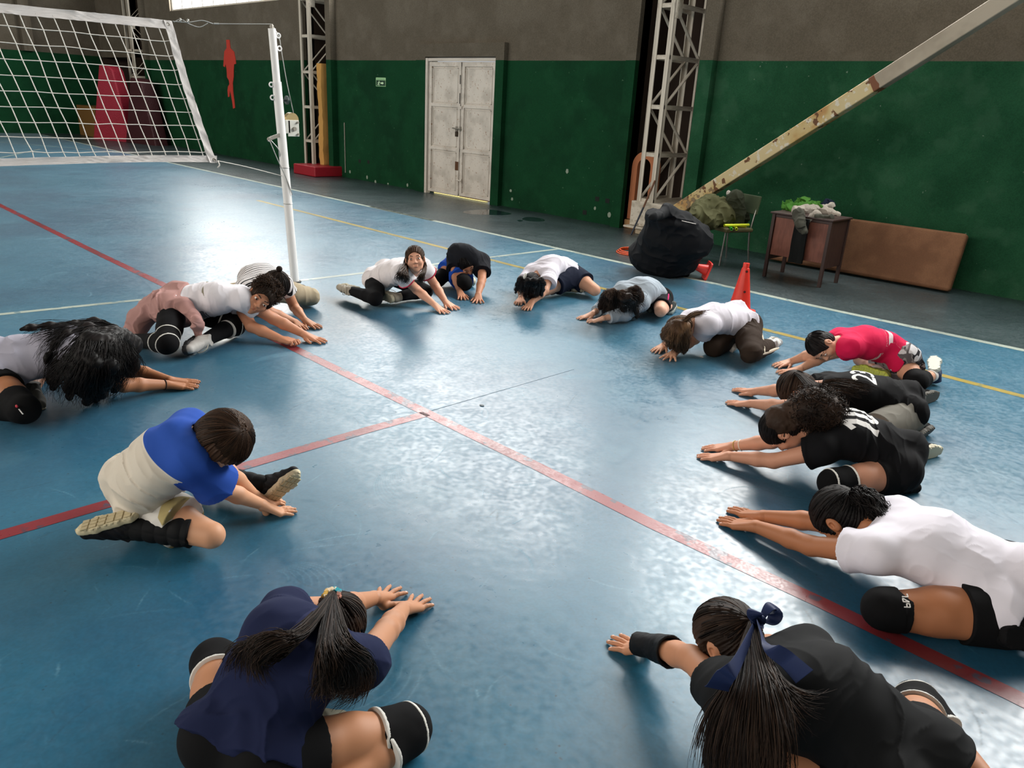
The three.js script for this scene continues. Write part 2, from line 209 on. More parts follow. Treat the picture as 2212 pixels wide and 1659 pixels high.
// ---------------------------------------------------------------- door
const doorPaint = std(0xffffff, 0.55, { map: dataTex(512, (u, v) => { const n = tfbm(u, v, 5, 401, 5), f = tfbm(u, v, 40, 409, 4); let c = mix([214, 206, 196], [190, 182, 172], sst(0.35, 0.75, n)); c = mix(c, [128, 84, 50], sst(0.74, 0.8, f) * 0.7); return c.map(cl); }) });
const rustM = std(0x5a3a22, 0.9), steelM = std(0x9a958c, 0.4, { metalness: 0.7 }), darkM = std(0x14130f, 0.8);
{
  const d = structGroup('door_1'), Z = WALL + 0.02, x0 = -12.0, x1 = -10.1, xm = -11.02, h = 2.43;
  part('door_frame', [box(x0, x0 + 0.06, 0, h, Z - 0.03, Z + 0.07), box(x0, x1, h - 0.05, h, Z - 0.03, Z + 0.06), box(x1 - 0.03, x1, 0, h, Z - 0.03, Z + 0.03)], doorPaint, d);
  for (const [a, b, dz] of [[x0 + 0.075, xm - 0.006, 0.01], [xm + 0.006, x1 - 0.034, 0]]) {
    const leaf = part('door_leaf', uvMetres(box(a, b, 0.05, h - 0.06, Z - 0.02 + dz, Z + dz), (x) => x, (x, y) => y), doorPaint, d);
    const rails = [[0.04, 0.1], [0.83, 0.89], [1.6, 1.66], [2.29, 2.365]];
    for (const [p, q] of rails) part('rail', uvMetres(rbox(a, b, p, q, Z + dz, Z + 0.026 + dz, 0.006), (x) => x, (x, y) => y), doorPaint, leaf);
    for (const [p, q] of [[a, a + 0.075], [b - 0.075, b]]) part('stile', uvMetres(rbox(p, q, 0.04, 2.365, Z + dz, Z + 0.028 + dz, 0.006), (x) => x, (x, y) => y), doorPaint, leaf);
    for (let k = 0; k < 3; k++) { const p = rails[k][1] + 0.02, q = rails[k + 1][0] - 0.02, A = a + 0.1, B = b - 0.1; part('panel_bead', [box(A, B, p, p + 0.012, Z + dz, Z + dz + 0.012), box(A, B, q - 0.012, q, Z + dz, Z + dz + 0.012), box(A, A + 0.012, p, q, Z + dz, Z + dz + 0.012), box(B - 0.012, B, p, q, Z + dz, Z + dz + 0.012)], doorPaint, leaf); }
  }
  part('bolt', [rod(V(-11.2, 1.245, Z + 0.06), V(-10.97, 1.235, Z + 0.06), 0.012), box(-11.13, -11.08, 1.2, 1.28, Z + 0.03, Z + 0.05), box(-11.03, -10.99, 1.2, 1.28, Z + 0.03, Z + 0.05)], steelM, d);
  part('padlock', [rbox(-11.12, -11.06, 1.1, 1.19, Z + 0.03, Z + 0.07, 0.01), tube([V(-11.11, 1.18, Z + 0.05), V(-11.11, 1.23, Z + 0.05), V(-11.07, 1.23, Z + 0.05), V(-11.07, 1.18, Z + 0.05)], 0.006)], std(0x3c3126, 0.5, { metalness: 0.5 }), d);
  part('lock_plate', [rbox(-11.13, -11.03, 0.5, 0.66, Z + 0.02, Z + 0.042, 0.01)], rustM, d);
  part('lower_bolt', [rod(V(-11.06, 0.33, Z + 0.05), V(-10.93, 0.32, Z + 0.05), 0.016), box(-10.97, -10.93, 0.29, 0.36, Z + 0.03, Z + 0.05)], doorPaint, d);
  part('catch', [rbox(-10.99, -10.92, 0.88, 0.96, Z + 0.02, Z + 0.04, 0.008), box(-11.04, -10.97, 1.58, 1.63, Z + 0.03, Z + 0.055)], doorPaint, d);
  part('kick_strip', [rbox(x0 + 0.08, xm - 0.02, 0.035, 0.05, Z + 0.0, Z + 0.03, 0.004), rbox(xm + 0.02, x1 - 0.04, 0.035, 0.05, Z, Z + 0.03, 0.004)], rustM, d);
  part('meeting_gap', [box(xm - 0.03, xm - 0.012, 1.67, 1.85, Z + 0.03, Z + 0.042), box(xm - 0.03, xm - 0.012, 2.0, 2.15, Z + 0.03, Z + 0.042)], darkM, d);
  // sunny ground outside, seen through the gap under the leaves
  const out = part('daylit_threshold', box(x0 + 0.1, x1 - 0.3, -0.01, 0.045, Z - 0.16, Z - 0.1), new THREE.MeshStandardMaterial({ color: 0x8a8050, roughness: 0.9, emissive: 0xfff0a0, emissiveIntensity: 1.4 }), d);
}
// ---------------------------------------------------------------- wall signs
{
  const m = std(0xffffff, 0.5, { map: canvasTex(256, 144, (c, w, h) => { c.fillStyle = '#a8d8a0'; c.fillRect(0, 0, w, h); c.fillStyle = '#2c5a3a'; c.font = 'bold 22px sans-serif'; c.textAlign = 'center'; c.fillText('VIA DE EVACUACION', w / 2, 32, 236); c.fillStyle = '#123a26'; c.fillRect(8, 42, w - 16, 94); c.fillStyle = '#d6f5cc';
    c.beginPath(); c.arc(84, 60, 9, 0, 7); c.fill(); c.lineWidth = 11; c.strokeStyle = '#d6f5cc'; c.lineCap = 'round'; const L = (...p) => { c.beginPath(); p.forEach(([x, y], i) => (i ? c.lineTo(x, y) : c.moveTo(x, y))); c.stroke(); };
    L([78, 74], [70, 98]); L([78, 76], [96, 84], [106, 76]); L([76, 76], [60, 80], [54, 92]); L([70, 98], [86, 108], [80, 128]); L([70, 98], [60, 114], [42, 116]);
    c.fillRect(124, 78, 48, 24); c.beginPath(); c.moveTo(172, 64); c.lineTo(206, 90); c.lineTo(172, 116); c.fill(); }) });
  const g = box(-13.7, -13.37, 1.91, 2.075, WALL, WALL + 0.008);
  const s = thing('exit_sign', 'small green evacuation sign with a running figure and arrow, left of the door', 'sign');
  part('sign_plate', g, m, s);
}
{
  const O = V(-20.156, 2.863, -9.63), U = (px) => px; // flat cut-out of a running man
  const pts = [V(-20.228, 2.874, -9.628), V(-20.047, 2.871, -9.628), V(-20.028, 2.677, -9.628), V(-19.838, 2.59, -9.628), V(-19.79, 2.417, -9.628), V(-19.781, 2.308, -9.628), V(-19.885, 2.297, -9.628), V(-19.934, 2.155, -9.628), V(-19.959, 2, -9.628), V(-20.036, 1.844, -9.628), V(-20.047, 1.62, -9.628), V(-20.008, 1.373, -9.628), V(-20.002, 1.249, -9.628), V(-20.111, 1.222, -9.628), V(-20.136, 1.392, -9.628), V(-20.184, 1.582, -9.628), V(-20.224, 1.66, -9.628), V(-20.275, 1.512, -9.628), V(-20.357, 1.498, -9.628), V(-20.355, 1.668, -9.628), V(-20.313, 1.76, -9.628), V(-20.224, 1.818, -9.628), V(-20.235, 1.907, -9.628), V(-20.328, 1.984, -9.628), V(-20.322, 2.174, -9.628), V(-20.352, 2.306, -9.628), V(-20.418, 2.228, -9.628), V(-20.494, 2.25, -9.628), V(-20.434, 2.439, -9.628), V(-20.379, 2.604, -9.628), V(-20.235, 2.679, -9.628)];
  const sh = new THREE.Shape(pts.map((p) => new THREE.Vector2(p.x, p.y)));
  const g = new THREE.ExtrudeGeometry(sh, { depth: 0.012, bevelEnabled: false }); g.translate(0, 0, WALL);
  const s = thing('runner_cutout', 'flat red silhouette of a running man fixed on the wall behind the net post', 'wall decoration');
  part('silhouette', g, std(0xc23a2c, 0.6), s);
}
// ---------------------------------------------------------------- truss columns
const trussM = std(0xffffff, 0.55, { map: dataTex(256, (u, v) => { const n = tfbm(u, v, 6, 431, 5), f = tfbm(u, v, 24, 437, 4); return mix(mix([206, 198, 184], [176, 166, 150], sst(0.4, 0.75, n)), [110, 88, 66], sst(0.74, 0.8, f) * 0.6).map(cl); }) });
function truss(label, xL, xR, zB, zF, y0, y1, step, phase, baseFn) {
  const t = thing('truss_column', label, 'column'), w = 0.07, q = 0.035;
  for (const x of [xL + q, xR - q]) for (const z of [zF - q, zB + q]) {
    part('chord', [box(x - q, x + q, y0, y1, z - 0.006, z + 0.006).translate(0, 0, z > (zF + zB) / 2 ? q - 0.006 : -q + 0.006), box(x - 0.006, x + 0.006, y0, y1, z - q, z + q).translate(x > (xL + xR) / 2 ? q - 0.006 : -q + 0.006, 0, 0)], trussM, t);
  }
  let k = 0;
  for (let y = y0 + phase; y < y1; y += step, k++) {
    for (const z of [zF - 0.02]) part('batten', box(xL, xR, y - 0.028, y + 0.028, z - 0.008, z + 0.008), trussM, t);
    for (const x of [xL + 0.012, xR - 0.012]) part('batten', box(x - 0.008, x + 0.008, y - 0.03, y + 0.03, zB, zF), trussM, t);
    if (y + step < y1 + 0.3) { for (const x of [xL + 0.025, xR - 0.025]) { const a = k % 2 ? zB : zF, b = k % 2 ? zF : zB; part('diagonal', bar(V(x, y, a + (a > b ? -0.03 : 0.03)), V(x, y + step, b + (a > b ? 0.03 : -0.03)), 0.045, 0.012), trussM, t); }
}
  }
  for (const y of [y0 + phase + step * 4]) if (y < y1) part('gusset', box(xR - 0.004, xR + 0.006, y - 0.16, y + 0.16, zF - 0.17, zF - 0.01), trussM, t);
  baseFn(t);
}
truss('white steel lattice column right of the door, by the diagonal brace', -6.79, -6.5, -10.2, -9.39, 0.36, TOP, 0.645, 0.13, (t) => {
  part('base_box', rbox(-6.86, -6.28, 0.115, 0.47, -10.2, -9.36, 0.012), trussM, t, 'white sheet steel base box');
  part('base_plate', rbox(-6.9, -6.1, 0.085, 0.11, -10.25, -9.27, 0.004), trussM, t);
  part('plinth', rbox(-6.74, -6.2, 0.0, 0.085, -10.2, -9.36, 0.01), std(0xb8a890, 0.8), t, 'pale concrete plinth');
  for (const i of [0, 1, 2]) { const g = new THREE.SphereGeometry(0.012, 8, 6); g.translate(-6.7 + i * 0.16, 0.14, -9.355); part('rivet', g, steelM, t); }
});
truss('white steel lattice column behind the net post, standing on a red plinth', -16.1, -15.72, -10.1, -9.33, 0.2, TOP, 0.72, 0.5, (t) => {
  part('plinth', rbox(-15.95, -15.04, 0, 0.215, -9.75, -8.95, 0.025), std(0x9a1626, 0.45), t, 'red painted plinth');
});
truss('white steel lattice column in the far corner above the red crash mat', -26.3, -25.85, -10.1, -9.3, 0, TOP, 0.75, 0.4, () => {});
{ // drain pipe in the recess
  const p = thing('drain_pipe', 'white plastic drain pipe in the recess behind the right lattice column', 'pipe');
  part('pipe', rod(V(-6.33, 0, -10.28), V(-6.33, TOP, -10.28), 0.058, 0.058, 20), std(0xb8b0a2, 0.5), p);
  for (const y of [0.95, 2.75]) part('coupling', rod(V(-6.33, y, -10.28), V(-6.33, y + 0.09, -10.28), 0.066, 0.066, 20), std(0xb0a898, 0.5), p);
  part('conduit', rod(V(-6.5, 0.1, -10.33), V(-6.5, TOP, -10.33), 0.028, 0.028, 12), std(0xb0a898, 0.5), p);
}
{ // arch of foam
  const a = thing('foam_arch', 'salmon coloured foam arch standing in the recess behind the right lattice column', 'foam arch');
  const pts = []; const X0 = -7.13, X1 = -6.79, Y = 0.93, Z = -9.78, R = (X1 - X0) / 2;
  pts.push(V(X0, 0.14, Z), V(X0, 0.5, Z), V(X0, Y - 0.1, Z)); for (let t = 0; t <= 8; t++) pts.push(V((X0 + X1) / 2 - Math.cos((t / 8) * Math.PI) * R, Y + Math.sin((t / 8) * Math.PI) * R, Z)); pts.push(V(X1, Y - 0.1, Z), V(X1, 0.5, Z), V(X1, 0.14, Z));
  const sh = new THREE.Shape(); sh.moveTo(-0.06, -0.05); sh.lineTo(0.06, -0.05); sh.lineTo(0.06, 0.05); sh.lineTo(-0.06, 0.05); sh.closePath();
  part('arch', new THREE.ExtrudeGeometry(sh, { steps: 60, bevelEnabled: false, extrudePath: new THREE.CatmullRomCurve3(pts) }), std(0xb8734e, 0.85), a);
  part('foot_block', rbox(-7.2, -6.72, 0, 0.13, -9.86, -9.68, 0.015), std(0xb58a5e, 0.85), a);
}
{
  const a = thing('brown_board', 'dark brown board leaning low behind the right lattice column', 'board');
  part('board', bar(V(-6.75, 0.0, -10.3), V(-6.2, 0.62, -10.5), 0.55, 0.03), std(0x4a2a20, 0.7), a);
}
{
  const a = thing('pole', 'thin two coloured wooden pole leaning on the base of the right lattice column', 'pole');
  const A = V(-6.615, -0.049, -9.1), B = V(-6.555, 0.41, -9.25), C = V(-6.484, 0.792, -9.36);
  A.y = 0.012; part('lower_shaft', rod(A, B, 0.012, 0.014), std(0x1c2636, 0.5), a, 'dark blue lower half'); part('upper_shaft', rod(B, C, 0.014, 0.014), std(0x6a4630, 0.6), a, 'brown upper half');
}
{ // yellow foam slab beside the left column
  const a = thing('foam_slab', 'tall torn yellow foam slab standing beside the left lattice column on the red plinth', 'foam slab');
  const g = new THREE.BoxGeometry(0.17, 2.1, 0.62, 3, 40, 10), p = g.attributes.position;
  for (let i = 0; i < p.count; i++) { const x = p.getX(i), y = p.getY(i), z = p.getZ(i), n = fbm(x * 9, y * 7, z * 7, 4) - 0.5; p.setXYZ(i, x + n * 0.05, y, z + (z > 0 ? n * 0.09 : 0)); }
  g.computeVertexNormals(); g.rotateZ(0.0); g.translate(-15.5, 1.27, -9.72);
  part('foam_block', g, std(0xc2924e, 0.9), a);
}
{ // diagonal brace
  const b = thing('diagonal_brace', 'long rust stained cream steel tube slanting across the right of the green wall', 'steel brace');
  const A = V(-5.881, 0.475, -9.15), B = V(-2.184, 2.894, -8.45), d = B.clone().sub(A); const E = A.clone().add(d.clone().multiplyScalar(1.55)); A.sub(d.clone().multiplyScalar(0.03));
  const L = A.distanceTo(E), g = new RoundedBoxGeometry(0.155, L, 0.155, 3, 0.012), y = E.clone().sub(A).normalize(), z = V(0, 0, 1).addScaledVector(y, -y.z).normalize(), x = y.clone().cross(z);
  uvMetres(g, (px, py, pz) => (py + L / 2) / L, (px, py, pz) => (px + pz + 0.31) / 0.62);
  g.applyMatrix4(new THREE.Matrix4().makeBasis(x, y, z)); g.translate((A.x + E.x) / 2, (A.y + E.y) / 2, (A.z + E.z) / 2);
  const cut = 0.455;
  const H = 256, W = 2048, dt = new Uint8Array(W * H * 4);
  for (let j = 0; j < H; j++) for (let i = 0; i < W; i++) { const u = i / W, v = j / H, n = fbm(u * 90, v * 9, 3, 5), m = fbm(u * 26, v * 3, 9, 4), f = fbm(u * 150, v * 14, 17, 4); let c;
    if (u < cut - 0.006 + 0.008 * n) { c = mix([206, 188, 144], [198, 172, 116], sst(0.4, 0.62, m)); c = mix(c, [172, 122, 70], sst(0.53, 0.7, m) * 0.7 * (u > 0.3 || u < 0.13 ? 1 : 0.4)); c = mix(c, [104, 66, 36], sst(0.63, 0.66, n)); c = mix(c, [214, 206, 188], sst(0.64, 0.68, f)); if (u < 0.12) c = mix(c, [120, 96, 70], sst(0.53, 0.58, f) * 0.8); if (u > cut - 0.012) c = [120, 72, 44]; }
    else c = mix([178, 166, 148], [160, 148, 130], sst(0.35, 0.7, m));
    const k = (j * W + i) * 4; dt[k] = c[0]; dt[k + 1] = c[1]; dt[k + 2] = c[2]; dt[k + 3] = 255; }
  const t = new THREE.DataTexture(dt, W, H); t.colorSpace = THREE.SRGBColorSpace; t.magFilter = THREE.LinearFilter; t.wrapS = t.wrapT = THREE.RepeatWrapping; t.needsUpdate = true;
  part('tube', g, std(0xffffff, 0.65, { map: t }), b);
}
// ---------------------------------------------------------------- net and post
const whiteSteel = std(0xe6e4e2, 0.35), wireM = std(0xa8a8a4, 0.35, { metalness: 0.6 });
const PX = -6.48, PZ = -3.6;
{
  const p = thing('net_post', 'white telescopic steel volleyball post holding the net, with a winch', 'post');
  const at = (h) => V(PX, h, PZ + h * 0.048);
  part('floor_sleeve', (() => { const g = new THREE.CylinderGeometry(0.056, 0.058, 0.012, 28); g.translate(PX, 0.006, PZ); return g; })(), std(0x3a3a38, 0.6), p);
  part('outer_tube', rod(at(0), at(1.78), 0.039, 0.039, 32), whiteSteel, p);
  part('inner_tube', rod(at(1.7), at(2.2), 0.032, 0.032, 32), whiteSteel, p);
  const ring = (c, ax, r = 0.018) => { const g = new THREE.TorusGeometry(r, 0.006, 8, 18); g.rotateY(ax); g.translate(c.x, c.y, c.z); return g; };
  for (const [h, s] of [[2.15, -1], [2.05, -1], [1.755, 1], [1.65, 1]]) { const c = at(h); c.z += s * 0.055; part('eye_ring', ring(c, Math.PI / 2), whiteSteel, p); }
  part('top_pulley', [ring(at(2.215).add(V(0, 0, 0)), Math.PI / 2, 0.014), rod(at(2.19), at(2.235), 0.012)], steelM, p);
  part('clamp_knob', [rod(at(1.63), at(1.63).add(V(0.0, 0, -0.075)), 0.009), (() => { const g = new THREE.CylinderGeometry(0.036, 0.036, 0.018, 16); g.rotateX(Math.PI / 2); const c = at(1.63); g.translate(c.x, c.y + 0.005, c.z - 0.082); return g; })()], std(0x2c3a38, 0.5), p);
  const wz = at(1.41).z;
  const winch = part('winch_bracket', [rbox(PX - 0.045, PX + 0.02, 1.355, 1.47, wz - 0.085, wz - 0.035, 0.006), rbox(PX + 0.008, PX + 0.02, 1.33, 1.47, wz - 0.17, wz - 0.06, 0.005)], std(0xc4c4bc, 0.4), p);
  part('drum', (() => { const g = new THREE.CylinderGeometry(0.062, 0.062, 0.05, 28); g.rotateZ(Math.PI / 2); g.translate(PX - 0.03, 1.47, wz - 0.12); return g; })(), std(0xa8946a, 0.4, { metalness: 0.6 }), winch);
  [[1.35, -0.155], [1.45, -0.155], [1.395, -0.12]].forEach(([y, z], i) => { const g = new THREE.CylinderGeometry(i === 2 ? 0.018 : 0.009, i === 2 ? 0.018 : 0.009, 0.02, 12); g.rotateZ(Math.PI / 2); g.translate(PX + 0.026, y, wz + z); part('bolt', g, steelM, winch); });
  const hk = at(1.36); part('tie_hook', [bar(V(PX + 0.02, 1.35, hk.z), V(PX + 0.02, 1.305, hk.z + 0.14), 0.03, 0.01), ring(V(PX + 0.02, 1.303, hk.z + 0.13), Math.PI / 2, 0.016)], steelM, p);
  part('cable', [tube([at(2.235), at(2.14).add(V(0, 0, -0.06)), at(2.05).add(V(0, 0, -0.07)), at(1.8).add(V(0, 0, -0.095)), V(PX, 1.53, wz - 0.13)], 0.0035, 20, 6)], wireM, p);
  part('tie_cord', [tube([V(PX + 0.02, 1.3, hk.z + 0.13), V(PX + 0.035, 1.16, at(1.16).z + 0.09), V(PX + 0.043, 0.95, at(0.95).z + 0.01), V(PX + 0.042, 0.82, at(0.82).z - 0.03)], 0.004, 20, 6), tube([V(PX + 0.02, 1.3, hk.z + 0.12), V(PX + 0.03, 1.22, at(1.22).z + 0.06), V(PX, 1.15, at(1.15).z + 0.035)], 0.004, 12, 6), ...[1.06, 0.74].map((h) => { const g = new THREE.TorusGeometry(0.0405, 0.003, 6, 28); g.rotateX(Math.PI / 2); const c = at(h); g.translate(c.x, c.y, c.z); return g; })], wireM, p);
}
{ // the net hangs along the centre line towards the other post
  const n = thing('volleyball_net', 'white cord volleyball net with taped edges hung from the post', 'net');
  const zEnd = 3.6, y1 = 2.17, y0 = 1.11, top = (z) => 2.172 - 0.018 * Math.sin(Math.min(1, Math.max(0, (z + 2.65) / 6.2)) * Math.PI), bot = (z) => 1.108 + 0.012 * Math.sin(z * 2);
  const lean = (t) => -0.27 * t; // the mesh is pulled towards the post at the bottom
  const tapeM = std(0xd2cdca, 0.75, { bumpMap: wallBump, bumpScale: 0.002 });
  const tape = (fn, len, w, seg, fold) => { const g = new THREE.BoxGeometry(len, w, 0.006, seg, 6, 1), p = g.attributes.position; for (let i = 0; i < p.count; i++) { const q = fn(p.getX(i) / len + 0.5, p.getY(i) / w + 0.5), k = p.getX(i), wob = (Math.pow(1 - Math.abs(2 * noise(k * 16 + p.getY(i) * 22, p.getY(i) * 14, fold) - 1), 3) - 0.3) * 0.014; p.setXYZ(i, q.x + (p.getZ(i) > 0 ? 0.003 : -0.003) + wob, q.y + wob * 0.2, q.z); } g.computeVertexNormals(); return g; };
  part('top_tape', tape((u, v) => { const z = -2.65 + u * (zEnd + 2.65); return V(PX, top(z) - 0.062 * (1 - v), z - 0.0 + (u < 0.01 ? 0.0 : 0)); }, 6.25, 0.062, 260, 1), tapeM, n);
  part('bottom_tape', tape((u, v) => { const z = -2.925 + u * (zEnd + 2.9); return V(PX, bot(z) + 0.052 * v, z); }, 6.5, 0.052, 260, 2), tapeM, n);
  part('side_tape', tape((u, v) => { const t = u; const z = -2.65 + (v - 0) * 0.062 + lean(t) - 0.05 * Math.sin(t * Math.PI) * -0.35; return V(PX + 0.004, 2.17 - t * 1.06, z); }, 1.07, 0.062, 60, 3), tapeM, n);
  const cords = []; const rows = 9, zl = (k) => -2.555 + 0.1045 * k, ncol = 58, seg = 27;
  const node = (k, t) => { const y = 2.11 - t * 0.955, zz = zl(k) + lean(t) * 0.98; return V(PX + 0.02 * (noise(zz * 1.1, y * 1.1, 4) - 0.5), y + 0.012 * (noise(zz * 9, y * 9, 8) - 0.5), zz + 0.02 * (noise(zz * 9, y * 9, 2) - 0.5)); };
  for (let k = 0; k < ncol; k++) { const pts = []; for (let r = 0; r <= rows + 1; r++) pts.push(node(k, r === 0 ? -0.01 : r === rows + 1 ? 1.0 : (r - 0.15) / (rows + 0.25) + 0.0)); for (let i = 0; i + 1 < pts.length; i++) cords.push(rod(pts[i], pts[i + 1], 0.0036, 0.0036, 5)); }
  for (let r = 1; r <= rows; r++) { const t = (r - 0.15) / (rows + 0.25); const first = node(0, t); const edge = V(PX, first.y + 0.01, -2.6 + lean(t) * 1.02); cords.push(rod(edge, first, 0.0036, 0.0036, 5)); for (let k = 0; k + 1 < ncol; k++) cords.push(rod(node(k, t), node(k + 1, t), 0.0036, 0.0036, 5)); for (let k = 0; k < ncol; k++) { const s = new THREE.IcosahedronGeometry(0.0062, 0); const c = node(k, t); s.translate(c.x, c.y, c.z); cords.push(s); } }
  part('netting', cords, std(0xd0ccc4, 0.7), n);
  for (const [y, z] of [[2.145, -2.62], [1.135, -2.9]]) { const g = new THREE.TorusGeometry(0.01, 0.004, 6, 14); g.rotateY(Math.PI / 2); g.translate(PX + 0.01, y, z); part('grommet', g, steelM, n); }
  part('top_cable', [rod(V(PX, 2.235, PZ + 0.105), V(PX, 2.185, -2.98), 0.0028, 0.0028, 6), tube([V(PX, 2.185, -2.98), V(PX, 2.2, -2.9), V(PX, 2.175, -2.78), V(PX, 2.17, -2.66)], 0.004, 14, 6), tube([V(PX, 2.185, -2.94), V(PX, 2.15, -2.87), V(PX, 2.16, -2.8), V(PX, 2.19, -2.72), V(PX, 2.165, -2.67)], 0.0035, 16, 6), ...[-2.78, -2.72].map((z) => { const g = new THREE.TorusGeometry(0.012, 0.004, 6, 12); g.translate(PX, 2.185, z); return g; }), rod(V(PX, 2.19, -3.03), V(PX, 2.187, -2.99), 0.006)], wireM, n);
  part('bottom_cord', [tube([V(PX, 1.125, -2.93), V(PX, 1.08, -3.15), V(PX, 0.985, PZ + 0.07)], 0.004, 16, 6), tube([V(PX, 1.125, -2.93), V(PX + 0.01, 1.09, -2.94), V(PX, 1.07, -2.925)], 0.005, 8, 6)], std(0xd8d4cc, 0.7), n);
}
{
  const p = thing('net_post', 'far white steel volleyball post standing at the other end of the net', 'post');
  part('outer_tube', rod(V(PX, 0, 4.4), V(PX, 1.78, 4.35), 0.039, 0.039, 24), whiteSteel, p); part('inner_tube', rod(V(PX, 1.7, 4.35), V(PX, 2.25, 4.33), 0.032, 0.032, 24), whiteSteel, p);
  part('cable', rod(V(PX, 2.23, 4.33), V(PX, 2.17, 3.6), 0.003), wireM, p); part('cable', rod(V(PX, 1.1, 4.37), V(PX, 1.12, 3.6), 0.003), wireM, p);
}
// ---------------------------------------------------------------- far corner
{
  const g = new THREE.Shape(); g.moveTo(0, 0); g.lineTo(1.5, 0); g.lineTo(1.08, 2.0); g.quadraticCurveTo(1.0, 2.14, 0.85, 2.14); g.lineTo(0.62, 2.14); g.closePath();
  const soft = (name, label, A, B, col, hh) => { const t = thing(name, label, 'crash mat'), geo = new THREE.ExtrudeGeometry(g, { depth: 0.35, bevelEnabled: true, bevelSize: 0.04, bevelThickness: 0.04, bevelSegments: 3, curveSegments: 10, steps: 4 }); geo.rotateY(A); geo.scale(1, hh, 1); geo.translate(...B); part('cover', geo, std(col, 0.5, { bumpMap: wallBump, bumpScale: 0.01 }), t); };
  soft('crash_mat', 'tall red vinyl crash mat leaning in the far left corner behind the net', 0.42, [-27.1, 0, -8.6], 0x9c1c34, 1);
  soft('crash_mat', 'dark maroon crash mat behind the tall red mat in the far corner', 0.2, [-25.75, 0, -9.15], 0x3c1018, 0.85);
  const b = thing('plywood_box', 'low tan plywood box against the far wall left of the red crash mat', 'box');
  part('box_panel', rbox(-29.1, -27.4, 0, 0.95, -9.1, -8.5, 0.02), std(0x7a5626, 0.7), b);
}
// ---------------------------------------------------------------- table, board, chair, cones, hoops
const lam = (a, b, sd) => std(0xffffff, 0.5, { map: dataTex(256, (u, v) => { const n = tfbm(u, v * 0.12, 40, sd, 3), m = tfbm(u, v, 4, sd + 5, 4); return mix(a, b, sst(0.3, 0.7, n * 0.6 + m * 0.4)).map(cl); }) });
const lamM = lam([122, 72, 56], [104, 58, 44], 501), lamDark = lam([58, 36, 30], [44, 26, 22], 511), matM = std(0xffffff, 0.8, { map: dataTex(512, (u, v) => { const n = tfbm(u, v, 5, 521, 6), g = tnoise(u, v, 250, 529); return mix([132, 92, 64], [116, 78, 52], sst(0.3, 0.7, n)).map((x) => cl(x * (0.93 + 0.14 * g))); }) });
{
  const t = thing('desk', 'small brown school desk with clothes on top, against the right of the green wall', 'desk');
  const x0 = -4.04, x1 = -3.35, z0 = -8.66, z1 = -8.17, h = 0.735;
  part('desk_top', rbox(x0 - 0.015, x1 + 0.015, h - 0.02, h, z0, z1 + 0.02, 0.005), lamDark, t);
  for (const x of [x0 + 0.02, x1 - 0.02]) for (const z of [z0 + 0.03, z1 - 0.02]) part('leg', rbox(x - 0.018, x + 0.018, 0, h - 0.02, z - 0.018, z + 0.018, 0.003), lamDark, t);
  part('front_panel', rbox(x0 + 0.04, x1 - 0.04, 0.26, 0.68, z1 - 0.04, z1 - 0.025, 0.003), lamM, t); part('top_rail', rbox(x0 + 0.038, x1 - 0.038, 0.68, h - 0.02, z1 - 0.045, z1 - 0.015, 0.003), lamDark, t);
  part('side_panel', rbox(x1 - 0.03, x1 - 0.014, 0.2, h - 0.02, z0 + 0.03, z1 - 0.04, 0.003), lamDark, t); part('side_panel', rbox(x0 + 0.014, x0 + 0.03, 0.2, h - 0.02, z0 + 0.03, z1 - 0.04, 0.003), lamDark, t);
}
{
  const t = thing('foam_mat', 'long brown exercise mat standing on edge against the wall beside the desk', 'mat');
  const g = new RoundedBoxGeometry(2.15, 0.64, 0.11, 4, 0.035); uvMetres(g, (x) => x, (x, y) => y); g.rotateX(-0.28); g.rotateY(0.03); g.translate(-3.44, 0.325, -9.33); part('mat_body', g, matM, t);
}
const chromeM = std(0x8a8a86, 0.3, { metalness: 0.85 });
{
  const t = thing('chair', 'school chair with an olive seat and thin metal legs, loaded with a jacket and backpack', 'chair');
  const cx = -4.75, cz = -8.5, a = -0.35, P = (x, y, z) => V(cx + x * Math.cos(a) + z * Math.sin(a), y, cz - x * Math.sin(a) + z * Math.cos(a));
  const g = new RoundedBoxGeometry(0.46, 0.05, 0.42, 5, 0.022); g.rotateY(a); g.translate(cx, 0.43, cz); part('seat', g, std(0x5c5636, 0.75), t);
  for (const s of [-1, 1]) { part('leg', tube([P(s * 0.19, 0.42, 0.18), P(s * 0.2, 0.2, 0.2), P(s * 0.21, 0.01, 0.22)], 0.011), chromeM, t); part('leg', tube([P(s * 0.19, 0.42, -0.18), P(s * 0.2, 0.2, -0.2), P(s * 0.21, 0.01, -0.23)], 0.011), chromeM, t); part('back_post', tube([P(s * 0.19, 0.42, -0.19), P(s * 0.19, 0.6, -0.22), P(s * 0.185, 0.8, -0.27)], 0.011), chromeM, t); }
  const b = new RoundedBoxGeometry(0.42, 0.22, 0.03, 4, 0.013); b.rotateX(-0.15); b.rotateY(a); const c = P(0, 0.72, -0.25); b.translate(c.x, c.y, c.z); part('backrest', b, std(0x3c4a30, 0.75), t);
}
